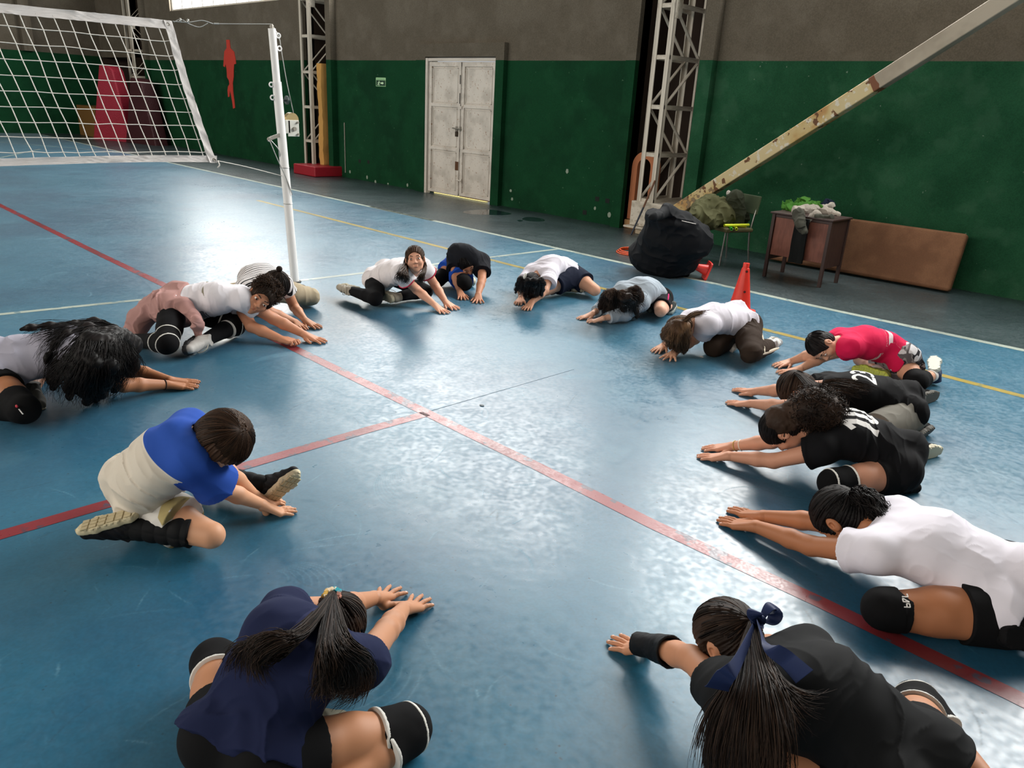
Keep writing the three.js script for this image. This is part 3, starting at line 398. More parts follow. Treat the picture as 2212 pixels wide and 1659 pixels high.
for (const [i, A, B, col, label] of [[0, [1536,481,.475], [1612,489,.475], 0xd6dc28, 'yellow green relay baton lying across the front of the chair seat'], [1, [1565,487,.5], [1617,486,.5], 0xcdd824, 'yellow green relay baton lying crossed on top of the first baton'], [2, [1570,478,.478], [1582,494,.462], 0x49c842, 'bright green relay baton pointing off the chair seat, left of its yellow twin'], [3, [1582,478,.478], [1593,494,.462], 0xd2da28, 'yellow relay baton pointing off the chair seat, right of the green one']]) {
  const P = [V(-4.918, 0.475, -8.386), V(-4.608, 0.5, -8.167), V(-4.88, 0.478, -8.691), V(-4.845, 0.478, -8.767)][i], Q = [V(-4.529, 0.475, -8.545), V(-4.485, 0.5, -8.512), V(-4.543, 0.462, -8.226), V(-4.512, 0.462, -8.29)][i];
  const t = thing('relay_baton', label, 'baton', 'batons on the chair'), M = std(col, 0.4);
  const q = P.clone().sub(Q).length(); part('tube', [along(new THREE.CylinderGeometry(0.0165, 0.0165, q, 18, 1, true), P, Q), along(new THREE.CylinderGeometry(0.0125, 0.0125, q, 18, 1, true), P, Q), ...[P, Q].map((c) => { const g = new THREE.TorusGeometry(0.0145, 0.0022, 6, 18); g.rotateX(Math.PI / 2); return along(g, c, c.clone().add(Q.clone().sub(P).multiplyScalar(0.001))); })], M, t);
}
function coneGeo(h, rb, rt, base, holes) {
  const prof = [[rb, 0.02], [rb * 0.97, 0.03], [rb + (rt - rb) * 0.5, h * 0.5], [rt + 0.006, h * 0.9], [rt + 0.004, h * 0.905], [rt, h * 0.91], [rt, h], [rt - 0.008, h], [rt - 0.01, h * 0.9], [rb - 0.012, 0.02]].map(([r, y]) => new THREE.Vector2(r, y));
  const body = new THREE.LatheGeometry(prof, 40);
  const sh = new THREE.Shape(), b = base / 2, c = base * 0.12; sh.moveTo(-b + c, -b); sh.lineTo(b - c, -b); sh.quadraticCurveTo(b, -b, b, -b + c); sh.lineTo(b, b - c); sh.quadraticCurveTo(b, b, b - c, b); sh.lineTo(-b + c, b); sh.quadraticCurveTo(-b, b, -b, b - c); sh.lineTo(-b, -b + c); sh.quadraticCurveTo(-b, -b, -b + c, -b);
  const hole = new THREE.Path(); hole.absarc(0, 0, rb - 0.012, 0, Math.PI * 2, true); sh.holes.push(hole);
  const plate = new THREE.ExtrudeGeometry(sh, { depth: 0.014, bevelEnabled: true, bevelSize: 0.004, bevelThickness: 0.004, bevelSegments: 2, curveSegments: 24 }); plate.rotateX(-Math.PI / 2); plate.translate(0, 0.004, 0);
  return [body, plate];
}
const coneM = std(0xe2301f, 0.42);
{
  const t = thing('traffic_cone', 'tall red plastic cone standing behind the girl in brown track trousers', 'cone', undefined, [-3.3, 0, -6.34]);
  const [b, p] = coneGeo(0.47, 0.105, 0.028, 0.29); t.rotation.y = 0.5; part('cone_body', b, coneM, t); part('base_plate', p, coneM, t);
  for (const [y, r, a] of [[0.4, 0.037, 0.3], [0.22, 0.067, 0.3], [0.4, 0.037, 2.4]]) { const g = new THREE.CylinderGeometry(0.011, 0.011, 0.008, 16); g.rotateX(Math.PI / 2 - 0.16); g.translate(0, y, r + 0.003); g.rotateY(a); part('hole', g, std(0x501008, 0.8), t); }
}
{
  const t = thing('traffic_cone', 'small red plastic cone lying on its side on the white sideline', 'cone');
  const [b, p] = coneGeo(0.21, 0.062, 0.022, 0.19), c = V(-4.311, 0, -7.432);
  for (const g of [b, p]) { g.rotateZ(Math.PI / 2 - 0.28); g.rotateY(0.75); g.translate(c.x, 0.093, c.z); }
  part('cone_body', b, std(0xe83a30, 0.42), t); part('base_plate', p, std(0xe83a30, 0.42), t);
}
for (let i = 0; i < 3; i++) {
  const t = thing('plastic_hoop', ['lowest of the three orange hoops on the floor beside the black sack', 'middle one of the three stacked orange hoops beside the black sack', 'topmost of the three orange hoops stacked beside the black sack'][i], 'hoop', 'orange hoops by the black bag', [-5.72 + i * 0.008, 0.008 + i * 0.0155, -7.98 - i * 0.012]);
  const g = new THREE.TorusGeometry(0.225 - i * 0.006, 0.0075, 8, 56); g.rotateX(Math.PI / 2); part('ring', g, std(0xd8501c, 0.4), t);
}
// puddles left on the floor by the door: thin films of water
const waterM = phys(0x2c3a40, 0.03, { transmission: 0.55, thickness: 0, ior: 1.33 });
for (const [label, pts] of [['long puddle on the floor in front of the white door', [V(-9.505, 0, -8.377), V(-9.638, 0, -8.618), V(-9.574, 0, -9.068), V(-9.261, 0, -9.097), V(-9.047, 0, -9.051), V(-8.991, 0, -8.783), V(-9.143, 0, -8.561), V(-9.277, 0, -8.378)]], ['small dark wet patch on the floor right of the long puddle', [V(-8.51, 0, -8.759), V(-8.658, 0, -9.038), V(-8.5, 0, -9.146), V(-8.242, 0, -9.002), V(-8.227, 0, -8.804), V(-8.369, 0, -8.72)]], ['tiny wet spot left of the small dark wet patch', [V(-8.472, 0, -8.607), V(-8.486, 0, -8.693), V(-8.395, 0, -8.663), V(-8.346, 0, -8.542)]]]) {
  const c = new THREE.CatmullRomCurve3(pts, true).getPoints(48), sh = new THREE.Shape(c.map((p) => new THREE.Vector2(p.x, -p.z))), g = new THREE.ExtrudeGeometry(sh, { depth: 0.0012, bevelEnabled: false }); g.rotateX(-Math.PI / 2); g.translate(0, 0.0003, 0);
  const t = thing('puddle', label, 'puddle'); part('water', g, std(0x1e2a2e, 0.03), t);
}
for (const [label, p, r, col] of [['white paper scrap on the floor in front of the girl in brown track trousers', V(-2.779, 0.001, -4.873), 0.014, 0xe8e4e0], ['small dark plastic cap on the floor just behind the red line crossing', V(-3.061, 0.001, -2.895), 0.014, 0x59636a]]) {
  const t = thing('litter_scrap', label, 'scrap'), g = new THREE.CylinderGeometry(r, r, 0.003, 7); g.scale(1.2, 1, 0.8); g.translate(p.x, 0.003, p.z); part('scrap', g, std(col, 0.6), t);
}

// ---------------------------------------------------------------- soft shapes: smooth unions of tapered limbs, meshed with surface nets
const sub = (a, b) => [a[0] - b[0], a[1] - b[1], a[2] - b[2]], add = (a, b) => [a[0] + b[0], a[1] + b[1], a[2] + b[2]], mul = (a, s) => [a[0] * s, a[1] * s, a[2] * s], dot = (a, b) => a[0] * b[0] + a[1] * b[1] + a[2] * b[2];
const cross = (a, b) => [a[1] * b[2] - a[2] * b[1], a[2] * b[0] - a[0] * b[2], a[0] * b[1] - a[1] * b[0]], len = (a) => Math.hypot(a[0], a[1], a[2]), norm = (a) => mul(a, 1 / (len(a) || 1)), lerp = (a, b, t) => [a[0] + (b[0] - a[0]) * t, a[1] + (b[1] - a[1]) * t, a[2] + (b[2] - a[2]) * t];
const cap = (a, b, ra, rb = ra, k = 0.02, clip) => ({ t: 0, a, b, ra, rb, k, clip });
const ell = (c, X, Y, Z, r, k = 0.02, clip) => ({ t: 1, c, X, Y, Z, r, k, clip });
function primD(p, x, y, z) {
  let d;
  if (p.t === 0) {
    const bx = p.b[0] - p.a[0], by = p.b[1] - p.a[1], bz = p.b[2] - p.a[2], px = x - p.a[0], py = y - p.a[1], pz = z - p.a[2], l2 = bx * bx + by * by + bz * bz;
    let t = l2 > 0 ? (px * bx + py * by + pz * bz) / l2 : 0; t = t < 0 ? 0 : t > 1 ? 1 : t;
    const ex = px - bx * t, ey = py - by * t, ez = pz - bz * t; d = Math.sqrt(ex * ex + ey * ey + ez * ez) - (p.ra + (p.rb - p.ra) * t);
  } else {
    const q = [x - p.c[0], y - p.c[1], z - p.c[2]], u = dot(q, p.X), v = dot(q, p.Y), w = dot(q, p.Z), a = u / p.r[0], b = v / p.r[1], c = w / p.r[2];
    const k0 = Math.sqrt(a * a + b * b + c * c), k1 = Math.hypot(a / p.r[0], b / p.r[1], c / p.r[2]); d = k1 > 1e-9 ? (k0 * (k0 - 1)) / k1 : -Math.min(...p.r);
  }
  if (p.clip) for (const c of p.clip) { const e = c[0] * x + c[1] * y + c[2] * z - c[3]; if (e > d) d = e; }
  return d;
}
const smin = (a, b, k) => { const h = k - Math.abs(a - b); return h <= 0 ? (a < b ? a : b) : (a < b ? a : b) - (h * h) / (4 * k); };
function shapeD(P, S, sh, x, y, z) {
  let d = 1e9; for (let i = 0; i < P.length; i++) d = smin(d, primD(P[i], x, y, z), P[i].k);
  if (sh.disp && d < 0.05 && d > -0.08) d -= sh.disp(x, y, z);
  for (let i = 0; i < S.length; i++) { const e = -primD(S[i], x, y, z); d = -smin(-d, -e, S[i].k); }
  if (sh.clip) for (const c of sh.clip) { const e = c[0] * x + c[1] * y + c[2] * z - c[3]; if (e > d) d = e; }
  return y < 0.03 && 0.0015 - y > d ? 0.0015 - y : d; // nothing sinks into the floor
}
const plane = (p, n) => { n = norm(n); return [n[0], n[1], n[2], dot(n, p)]; }; // keeps the side away from n
let GD = new Float32Array(1 << 22), GI = new Int32Array(1 << 22);
function meshShape(sh, h, uvFn, floorY = 0.0015) {
  const lo = [1e9, 1e9, 1e9], hi = [-1e9, -1e9, -1e9], pad = (sh.pad ?? 0.012) + h * 2;
  for (const p of sh.p) { const pts = p.t === 0 ? [[p.a, p.ra], [p.b, p.rb]] : [[p.c, Math.max(...p.r)]]; for (const [c, r] of pts) for (let i = 0; i < 3; i++) { lo[i] = Math.min(lo[i], c[i] - r - pad); hi[i] = Math.max(hi[i], c[i] + r + pad); } }
  lo[1] = Math.max(lo[1], floorY - 3 * h);
  const B = 8, nb = [0, 1, 2].map((i) => Math.max(1, Math.ceil((hi[i] - lo[i]) / (h * B)))), n = nb.map((v) => v * B + 1), N = n[0] * n[1] * n[2];
  if (GD.length < N) { GD = new Float32Array(N); GI = new Int32Array(N); }
  const D = GD, I = GI; D.fill(NaN, 0, N); I.fill(-1, 0, N);
  const at = (i, j, k) => (k * n[1] + j) * n[0] + i, R = (h * B * Math.sqrt(3)) / 2, blocks = [];
  const dispPad = sh.disp ? (sh.pad ?? 0.012) : 0, S0 = sh.s ?? [];
  for (let bk = 0; bk < nb[2]; bk++) for (let bj = 0; bj < nb[1]; bj++) for (let bi = 0; bi < nb[0]; bi++) {
    const cx = lo[0] + (bi + 0.5) * B * h, cy = lo[1] + (bj + 0.5) * B * h, cz = lo[2] + (bk + 0.5) * B * h;
    const ds = sh.p.map((p) => primD(p, cx, cy, cz)); let m = Math.min(...ds);
    if (m > R * 1.25 + 0.05 + dispPad) continue;
    const P = sh.p.filter((p, i) => ds[i] < m + R * 2.6 + p.k + 0.02);
    if (m < -(R * 2 + 0.06 + dispPad) && !S0.length && !sh.clip) continue;
    const d = shapeD(P, S0, sh, cx, cy, cz); if (Math.abs(d) > R * 1.5 + 0.03 + dispPad) continue;
    blocks.push([bi * B, bj * B, bk * B, P]);
    for (let k = bk * B; k <= bk * B + B; k++) for (let j = bj * B; j <= bj * B + B; j++) for (let i = bi * B; i <= bi * B + B; i++) { const a = at(i, j, k); if (D[a] !== D[a]) D[a] = shapeD(P, S0, sh, lo[0] + i * h, lo[1] + j * h, lo[2] + k * h); }
  }
  const pos = [], nor = [], uv = [], idx = [];
  for (const [i0, j0, k0, P] of blocks) for (let k = k0; k < k0 + B; k++) for (let j = j0; j < j0 + B; j++) for (let i = i0; i < i0 + B; i++) {
    let mask = 0; const c = []; for (let q = 0; q < 8; q++) { const v = D[at(i + (q & 1), j + ((q >> 1) & 1), k + (q >> 2))]; c.push(v); if (v < 0) mask |= 1 << q; }
    if (mask === 0 || mask === 255) continue;
    let sx = 0, sy = 0, sz = 0, cnt = 0;
    const edge = (a, b) => { if ((c[a] < 0) !== (c[b] < 0)) { const t = c[a] / (c[a] - c[b]); sx += (a & 1) + t * ((b & 1) - (a & 1)); sy += ((a >> 1) & 1) + t * (((b >> 1) & 1) - ((a >> 1) & 1)); sz += (a >> 2) + t * ((b >> 2) - (a >> 2)); cnt++; } };
    edge(0, 1); edge(2, 3); edge(4, 5); edge(6, 7); edge(0, 2); edge(1, 3); edge(4, 6); edge(5, 7); edge(0, 4); edge(1, 5); edge(2, 6); edge(3, 7);
    let x = lo[0] + (i + sx / cnt) * h, y = lo[1] + (j + sy / cnt) * h, z = lo[2] + (k + sz / cnt) * h; const e = h * 0.6;
    let gx = shapeD(P, S0, sh, x + e, y, z) - shapeD(P, S0, sh, x - e, y, z), gy = shapeD(P, S0, sh, x, y + e, z) - shapeD(P, S0, sh, x, y - e, z), gz = shapeD(P, S0, sh, x, y, z + e) - shapeD(P, S0, sh, x, y, z - e);
    const g = Math.hypot(gx, gy, gz) || 1, d = shapeD(P, S0, sh, x, y, z), st = Math.max(-h, Math.min(h, d)); gx /= g; gy /= g; gz /= g; x -= gx * st * 0.8; y -= gy * st * 0.8; z -= gz * st * 0.8;
    if (y < floorY) y = floorY;
    I[at(i, j, k)] = pos.length / 3; pos.push(x, y, z); nor.push(gx, gy, gz); if (uvFn) { const t = uvFn(x, y, z, gx, gy, gz); uv.push(t[0], t[1]); } else uv.push(x, z);
  }
  for (const [i0, j0, k0] of blocks) for (let k = k0; k < k0 + B; k++) for (let j = j0; j < j0 + B; j++) for (let i = i0; i < i0 + B; i++) {
    const s = D[at(i, j, k)] < 0;
    const quad = (a, b, c, d, flip) => { const A = I[a], Bq = I[b], C = I[c], E = I[d]; if (A < 0 || Bq < 0 || C < 0 || E < 0) return; if (flip) idx.push(A, C, Bq, A, E, C); else idx.push(A, Bq, C, A, C, E); };
    if (i + 1 < n[0] && j > 0 && k > 0 && s !== (D[at(i + 1, j, k)] < 0)) quad(at(i, j - 1, k - 1), at(i, j, k - 1), at(i, j, k), at(i, j - 1, k), !s);
    if (j + 1 < n[1] && i > 0 && k > 0 && s !== (D[at(i, j + 1, k)] < 0)) quad(at(i - 1, j, k - 1), at(i, j, k - 1), at(i, j, k), at(i - 1, j, k), s);
    if (k + 1 < n[2] && i > 0 && j > 0 && s !== (D[at(i, j, k + 1)] < 0)) quad(at(i - 1, j - 1, k), at(i, j - 1, k), at(i, j, k), at(i - 1, j, k), !s);
  }
  const g = new THREE.BufferGeometry(); g.setAttribute('position', new THREE.Float32BufferAttribute(pos, 3)); g.setAttribute('normal', new THREE.Float32BufferAttribute(nor, 3)); g.setAttribute('uv', new THREE.Float32BufferAttribute(uv, 2)); g.setIndex(idx); return g;
}
const mergeIdx = (gs) => mergeGeometries(gs);
// strands of hair: one geometry of many thin tapered tubes
function strandsGeo(strands, n = 3) { // strand: {p: [[x,y,z]...], r: radius, taper}
  const pos = [], nor = [], uv = [], idx = [];
  for (const s of strands) {
    const P = s.p, m = P.length, base = pos.length / 3, tone = rnd(); let side = null;
    for (let i = 0; i < m; i++) {
      const t = norm(sub(P[Math.min(m - 1, i + 1)], P[Math.max(0, i - 1)])); if (!side) side = norm(cross(t, Math.abs(t[1]) > 0.9 ? [1, 0, 0] : [0, 1, 0])); else side = norm(sub(side, mul(t, dot(side, t))));
      const b = cross(t, side), f = i / (m - 1), r = s.r * (f < 0.12 ? 0.55 + 0.45 * (f / 0.12) : 1 - (s.taper ?? 0.75) * Math.pow((f - 0.12) / 0.88, 1.6));
      for (let q = 0; q < n; q++) { const a = (q / n) * Math.PI * 2, c = Math.cos(a), d = Math.sin(a), N = add(mul(side, c), mul(b, d)); pos.push(P[i][0] + N[0] * r, Math.max(0.002, P[i][1] + N[1] * r), P[i][2] + N[2] * r); nor.push(...N); uv.push(tone + q * 0.004, f * 0.12 + tone * 3.7); }
      if (i) for (let q = 0; q < n; q++) { const a = base + (i - 1) * n + q, b2 = base + (i - 1) * n + ((q + 1) % n), c = a + n, d = b2 + n; idx.push(a, b2, c, b2, d, c); }
    }
  }
  const g = new THREE.BufferGeometry(); g.setAttribute('position', new THREE.Float32BufferAttribute(pos, 3)); g.setAttribute('normal', new THREE.Float32BufferAttribute(nor, 3)); g.setAttribute('uv', new THREE.Float32BufferAttribute(uv, 2)); g.setIndex(idx); return g;
}
function spline(P, n) { // Catmull-Rom through points given as arrays
  const out = [], m = P.length - 1; for (let i = 0; i <= n; i++) { const f = (i / n) * m, k = Math.min(m - 1, Math.floor(f)), t = f - k, a = P[Math.max(0, k - 1)], b = P[k], c = P[k + 1], d = P[Math.min(m, k + 2)]; out.push([0, 1, 2].map((j) => 0.5 * (2 * b[j] + (c[j] - a[j]) * t + (2 * a[j] - 5 * b[j] + 4 * c[j] - d[j]) * t * t + (3 * b[j] - a[j] - 3 * c[j] + d[j]) * t * t * t))); } return out;
}
// a handful of guide lines becomes a head of loose hair: strands run between neighbouring guides
function looseHair(guides, count, { r = 0.0045, spread = 0.02, wave = 0, waves = 3, n = 14, taper = 0.8, cutVar = 0.25, curl = 0 } = {}) {
  n = 11; const out = [], G = guides.map((g) => spline(g, n));
  for (let s = 0; s < count; s++) {
    const f = G.length > 1 ? rnd() * (G.length - 1) : 0, k = Math.min(G.length - 1, Math.floor(f)), k2 = Math.min(G.length - 1, k + 1), t = f - k, j0 = [rr(-1, 1), rr(-1, 1), rr(-1, 1)], ph = rr(0, 6.28), ph2 = rr(0, 6.28), w = wave * rr(0.5, 1.3), end = 1 - cutVar * rnd(), fr = waves * rr(0.8, 1.2), p = [];
    for (let i = 0; i <= n; i++) { const u = (i / n) * end, q = u * n, a = Math.min(n - 1, Math.floor(q)), tt = q - a; const c = lerp(lerp(G[k][a], G[k2][a], t), lerp(G[k][a + 1], G[k2][a + 1], t), tt), sp = spread * (0.35 + 0.9 * u); p.push([c[0] + j0[0] * sp + w * Math.sin(u * fr * 6.28 + ph) * (0.2 + u), c[1] + j0[1] * sp * 0.7 + w * 0.5 * Math.cos(u * fr * 6.28 + ph2) * (0.2 + u), c[2] + j0[2] * sp + w * Math.cos(u * fr * 6.28 + ph) * (0.2 + u)]); }
    out.push({ p, r: r * rr(0.6, 1.25), taper });
  }
  return out;
}

// ---------------------------------------------------------------- people
const hairM = (c, c2) => phys(0xffffff, 0.55, { map: dataTex(64, (u, v) => mix(c, c2, sst(0.25, 0.8, tfbm(u, v, 8, c[0] + 600, 3))).map(cl)), specularIntensity: 0.25 });
const HAIR = { black: hairM([10, 9, 10], [34, 29, 28]), dark: hairM([18, 13, 11], [62, 47, 38]), brown: hairM([30, 21, 15], [72, 51, 37]), light: hairM([62, 44, 31], [134, 102, 74]) };
const skinM = (hex) => phys(hex, 0.52, { specularIntensity: 0.6, sheen: 0.15, sheenRoughness: 0.5, sheenColor: new THREE.Color(0.6, 0.35, 0.25) });
const clothM = (hex, rough = 0.88, extra = {}) => phys(hex, rough, { specularIntensity: 0.35, ...extra });
const eyeWhiteM = std(0xe8e2dc, 0.3), irisM = std(0x24160e, 0.15), lipM = std(0xa85a50, 0.5), browM = std(0x2a1c16, 0.8), nailM = std(0xe0b8a8, 0.35);
const HARD = 0.007;
function Person(label, spec) {
  const J = spec.j, s = spec.s, near = spec.near ?? 0, hB = [0.0085, 0.0075, 0.0065][near], hC = [0.008, 0.007, 0.006][near];
  const g = thing('person', label, spec.category ?? 'person'), C = [J.pelvis[0], 0, J.pelvis[2]];
  g.position.set(...C);
  const loc = (a) => sub(a, C); for (const k of Object.keys(J)) J[k] = loc(J[k]);
  const P = { g, J, s, near, hB, hC, spec, loc };
  P.hl = norm(sub(J.hipL, J.hipR)); P.sl = norm(sub(J.shL, J.shR)); P.up = norm(sub(J.neck, J.waist)); P.upLow = norm(sub(J.waist, J.pelvis));
  P.fwd = norm(cross(P.up, P.sl)); // ventral direction; checked against the knees
  if (dot(P.fwd, sub(lerp(J.knL, J.knR, 0.5), J.pelvis)) < 0 && !spec.keepFwd) { /* the shoulders set it */ }
  P.fwd = norm(cross(P.sl, P.up)); P.fwdLow = norm(cross(P.hl, P.upLow));
  P.lat = (t) => norm(lerp(P.hl, P.sl, t));
  const wide = spec.wide ?? 1;
  P.torso = (t, k = 0.045) => { // t: thickness of cloth
    const r = (v) => v * s * wide + t, out = [], a0 = J.pelvis, a1 = J.waist, a2 = J.chest, a3 = J.neck;
    for (const [sg, sh] of [[-1, J.shR], [1, J.shL]]) {
      const h = add(a0, mul(P.hl, sg * 0.06 * s)), w = add(a1, mul(P.lat(0.4), sg * 0.048 * s)), c = add(a2, mul(P.lat(0.8), sg * 0.058 * s)), top = lerp(a3, sh, 0.55);
      out.push(cap(h, w, r(0.084), r(0.065), k), cap(w, c, r(0.065), r(0.07), k), cap(c, top, r(0.07), r(0.044), k), cap(top, sh, r(0.042), r(0.042), k));
      out.push(cap(c, sh, r(0.05), r(0.041), k));
    }
    out.push(cap(a0, a1, r(0.086), r(0.07), k), cap(a1, a2, r(0.07), r(0.076), k), cap(a2, lerp(a2, a3, 0.8), r(0.076), r(0.05), k));
    const back = mul(P.fwdLow, -0.03 * s); for (const hp of [J.hipL, J.hipR]) out.push(cap(add(hp, back), add(hp, back), r(0.082), r(0.082), 0.03));
    return out;
  };
  P.arm = (S, t, f0 = 0, f1 = 2) => { const sh = J['sh' + S], el = J['el' + S], wr = J['wr' + S], a = spec.arm ?? 1; return [cap(sh, el, 0.046 * s * a + t, 0.036 * s * a + t, 0.03), cap(el, lerp(el, wr, 0.35), 0.037 * s * a + t, 0.036 * s * a + t, 0.015), cap(lerp(el, wr, 0.35), wr, 0.036 * s * a + t, 0.0235 * s + t, 0.015)]; };
  P.leg = (S, t) => { const hp = J['hip' + S], kn = J['kn' + S], an = J['an' + S], L = spec.leg ?? 1; const calf = add(lerp(kn, an, 0.32), mul(norm(sub(lerp(hp, an, 0.5), kn)), 0.012 * s));
    return [cap(hp, lerp(hp, kn, 0.55), 0.083 * s * L + t, 0.068 * s * L + t, 0.025), cap(lerp(hp, kn, 0.55), kn, 0.068 * s * L + t, 0.053 * s + t, 0.02), cap(kn, calf, 0.05 * s + t, 0.047 * s * L + t, 0.016), cap(calf, an, 0.046 * s * L + t, 0.031 * s + t, 0.012)]; };
  P.thigh = (S, t) => P.leg(S, t).slice(0, 2); P.shin = (S, t) => P.leg(S, t).slice(2);
  P.foot = (S, t) => { const an = J['an' + S], to = J['to' + S]; return [cap(an, lerp(an, to, 0.42), 0.026 * s + t, 0.018 * s + t, 0.012)]; };
  // head frame: u up (crown), f face, r = the head's own left
  P.hu = norm(spec.up ?? sub(J.head, J.neck)); P.hf = norm(sub(spec.face, mul(P.hu, dot(spec.face, P.hu)))); P.hr = cross(P.hu, P.hf);
  const hs = s * (spec.headScale ?? 0.97); P.hs = hs;
  P.H = (x, y, z) => add(J.head, add(mul(P.hr, x * hs), add(mul(P.hu, y * hs), mul(P.hf, z * hs))));
  P.he = (c, r, k, clip) => ell(P.H(...c), P.hr, P.hu, P.hf, r.map((v) => v * hs), k, clip);
  P.hc = (a, b, ra, rb, k) => cap(P.H(...a), P.H(...b), ra * hs, (rb ?? ra) * hs, k);
  P.toHead = (x, y, z) => { const d = sub([x, y, z], J.head); return [dot(d, P.hr) / hs, dot(d, P.hu) / hs, dot(d, P.hf) / hs]; };
  // ---- body: one skin
  const skin = skinM(spec.skin), geos = [];
  const bodyP = [...P.torso(0), ...P.arm('L', 0), ...P.arm('R', 0), ...P.leg('L', 0), ...P.leg('R', 0), ...P.foot('L', 0), ...P.foot('R', 0), cap(J.neck, P.H(0, -0.05, -0.02), 0.046 * s, 0.044 * s, 0.03)];
  geos.push(meshShape({ p: bodyP }, hB));
  const headP = [P.he([0, 0.022, -0.008], [0.07, 0.08, 0.088], 0.02), P.he([0, -0.04, 0.024], [0.055, 0.07, 0.06], 0.03), P.hc([0, -0.094, 0.052], [0, -0.094, 0.05], 0.02, 0.02, 0.02),
    P.hc([0, 0.0, 0.083], [0, -0.03, 0.094], 0.007, 0.0115, 0.012), P.hc([-0.01, -0.033, 0.086], [0.01, -0.033, 0.086], 0.0075, 0.0075, 0.008), P.hc([-0.034, 0.016, 0.07], [0.034, 0.016, 0.07], 0.014, 0.014, 0.02),
    P.hc([0.035, -0.03, 0.058], [0.035, -0.03, 0.058], 0.022, 0.022, 0.02), P.hc([-0.035, -0.03, 0.058], [-0.035, -0.03, 0.058], 0.022, 0.022, 0.02),
    P.hc([-0.013, -0.0565, 0.081], [0.013, -0.0565, 0.081], 0.0055, 0.0055, 0.006), P.hc([-0.012, -0.066, 0.08], [0.012, -0.066, 0.08], 0.006, 0.006, 0.006),
    P.hc([0.03, -0.07, 0.02], [0.05, -0.02, -0.01], 0.022, 0.02, 0.02), P.hc([-0.03, -0.07, 0.02], [-0.05, -0.02, -0.01], 0.022, 0.02, 0.02), cap(P.H(0, -0.03, -0.02), lerp(J.neck, P.H(0, -0.05, -0.02), 0.4), 0.043 * s, 0.045 * s, 0.03)];
  const ear = (q) => ell(P.H(q * 0.0735, -0.006, -0.006), norm(add(P.hr, mul(P.hf, q * -0.35))), P.hu, norm(add(P.hf, mul(P.hr, q * 0.35))), [0.008 * hs, 0.03 * hs, 0.018 * hs], 0.006);
  headP.push(ear(1), ear(-1));
  geos.push(meshShape({ p: headP, s: [...[-1, 1].map((q) => ({ ...P.hc([q * 0.031, -0.001, 0.094], [q * 0.031, -0.001, 0.094], 0.015, 0.015, 0.012) })), P.hc([-0.018, -0.0613, 0.0885], [0.018, -0.0613, 0.0885], 0.0018, 0.0018, 0.003), ...[-1, 1].map((q) => P.hc([q * 0.0815, -0.002, -0.004], [q * 0.0815, -0.012, -0.004], 0.007, 0.006, 0.004))] }, [0.005, 0.0045, 0.004][near] * (spec.faceDetail ? 0.6 : 1)));
  // hands
  P.tips = { L: [], R: [] };
  for (const S of ['L', 'R']) {
    if (spec.noHand?.includes(S)) continue;
    const wr = J['wr' + S], hd = J['hd' + S], o = { spread: 0.32, curl: 0, ...(spec.hand?.[S] ?? {}) }, K = s * 1.03;
    let d = norm([hd[0] - wr[0], 0, hd[2] - wr[2]]); const u = [0, 1, 0], t = S === 'L' ? cross(d, u) : cross(u, d);
    const q = (a, b, y) => { const p = add(wr, add(mul(d, a * K), mul(t, b * K))); p[1] = y; return p; };
    const y0 = o.lift ?? 0, hp = [], base = wr[1];
    hp.push(cap(lerp(J['el' + S], wr, 0.82), wr, 0.026 * s, 0.0225 * s, 0.01));
    const fingers = [[0.024, 0.062], [0.008, 0.071], [-0.009, 0.066], [-0.024, 0.052]];
    fingers.forEach(([b, L], i) => {
      const kx = 0.078 - (i === 3 ? 0.008 : i === 0 ? 0.003 : 0), kn = q(kx, b * 1.02, 0.02 + y0); hp.push(cap(add(wr, mul(t, b * 0.45 * K)), kn, 0.0165 * K, 0.0115 * K, 0.012));
      const sp = (b / 0.03) * o.spread, cx = Math.cos(sp), sx = Math.sin(sp), cu = o.curl;
      const f = (r) => L * r; const p1 = q(kx + f(0.45) * cx, b + f(0.45) * sx, 0.0185 + y0 + cu * 0.012), p2 = q(kx + f(0.45 + 0.3 * (1 - cu * 0.6)) * cx, b + f(0.45 + 0.3 * (1 - cu * 0.6)) * sx, 0.013 + y0), p3 = q(kx + f(1 - cu * 0.75) * cx, b + f(1 - cu * 0.75) * sx, 0.0075 + y0 * 0.6);
      hp.push(cap(kn, p1, 0.0095 * K, 0.0078 * K, 0.004), cap(p1, p2, 0.0078 * K, 0.0071 * K, 0.002), cap(p2, p3, 0.0071 * K, 0.0056 * K, 0.002)); P.tips[S].push([p2, p3]);
    });
    const th = o.thumb ?? 1, t1 = q(0.022, 0.022, 0.022 + y0), t2 = q(0.046, 0.022 + 0.024 * th, 0.017 + y0), t3 = q(0.072, 0.024 + 0.036 * th, 0.0085 + y0 * 0.6);
    hp.push(cap(add(wr, mul(d, 0.004)), t1, 0.016 * K, 0.0155 * K, 0.01), cap(t1, t2, 0.015 * K, 0.0095 * K, 0.006), cap(t2, t3, 0.0095 * K, 0.0065 * K, 0.003)); P.tips[S].push([t2, t3]);
    geos.push(meshShape({ p: hp }, [0.0038, 0.0032, 0.0027][near]));
  }
  part('body', mergeIdx(geos), skin, g, undefined);
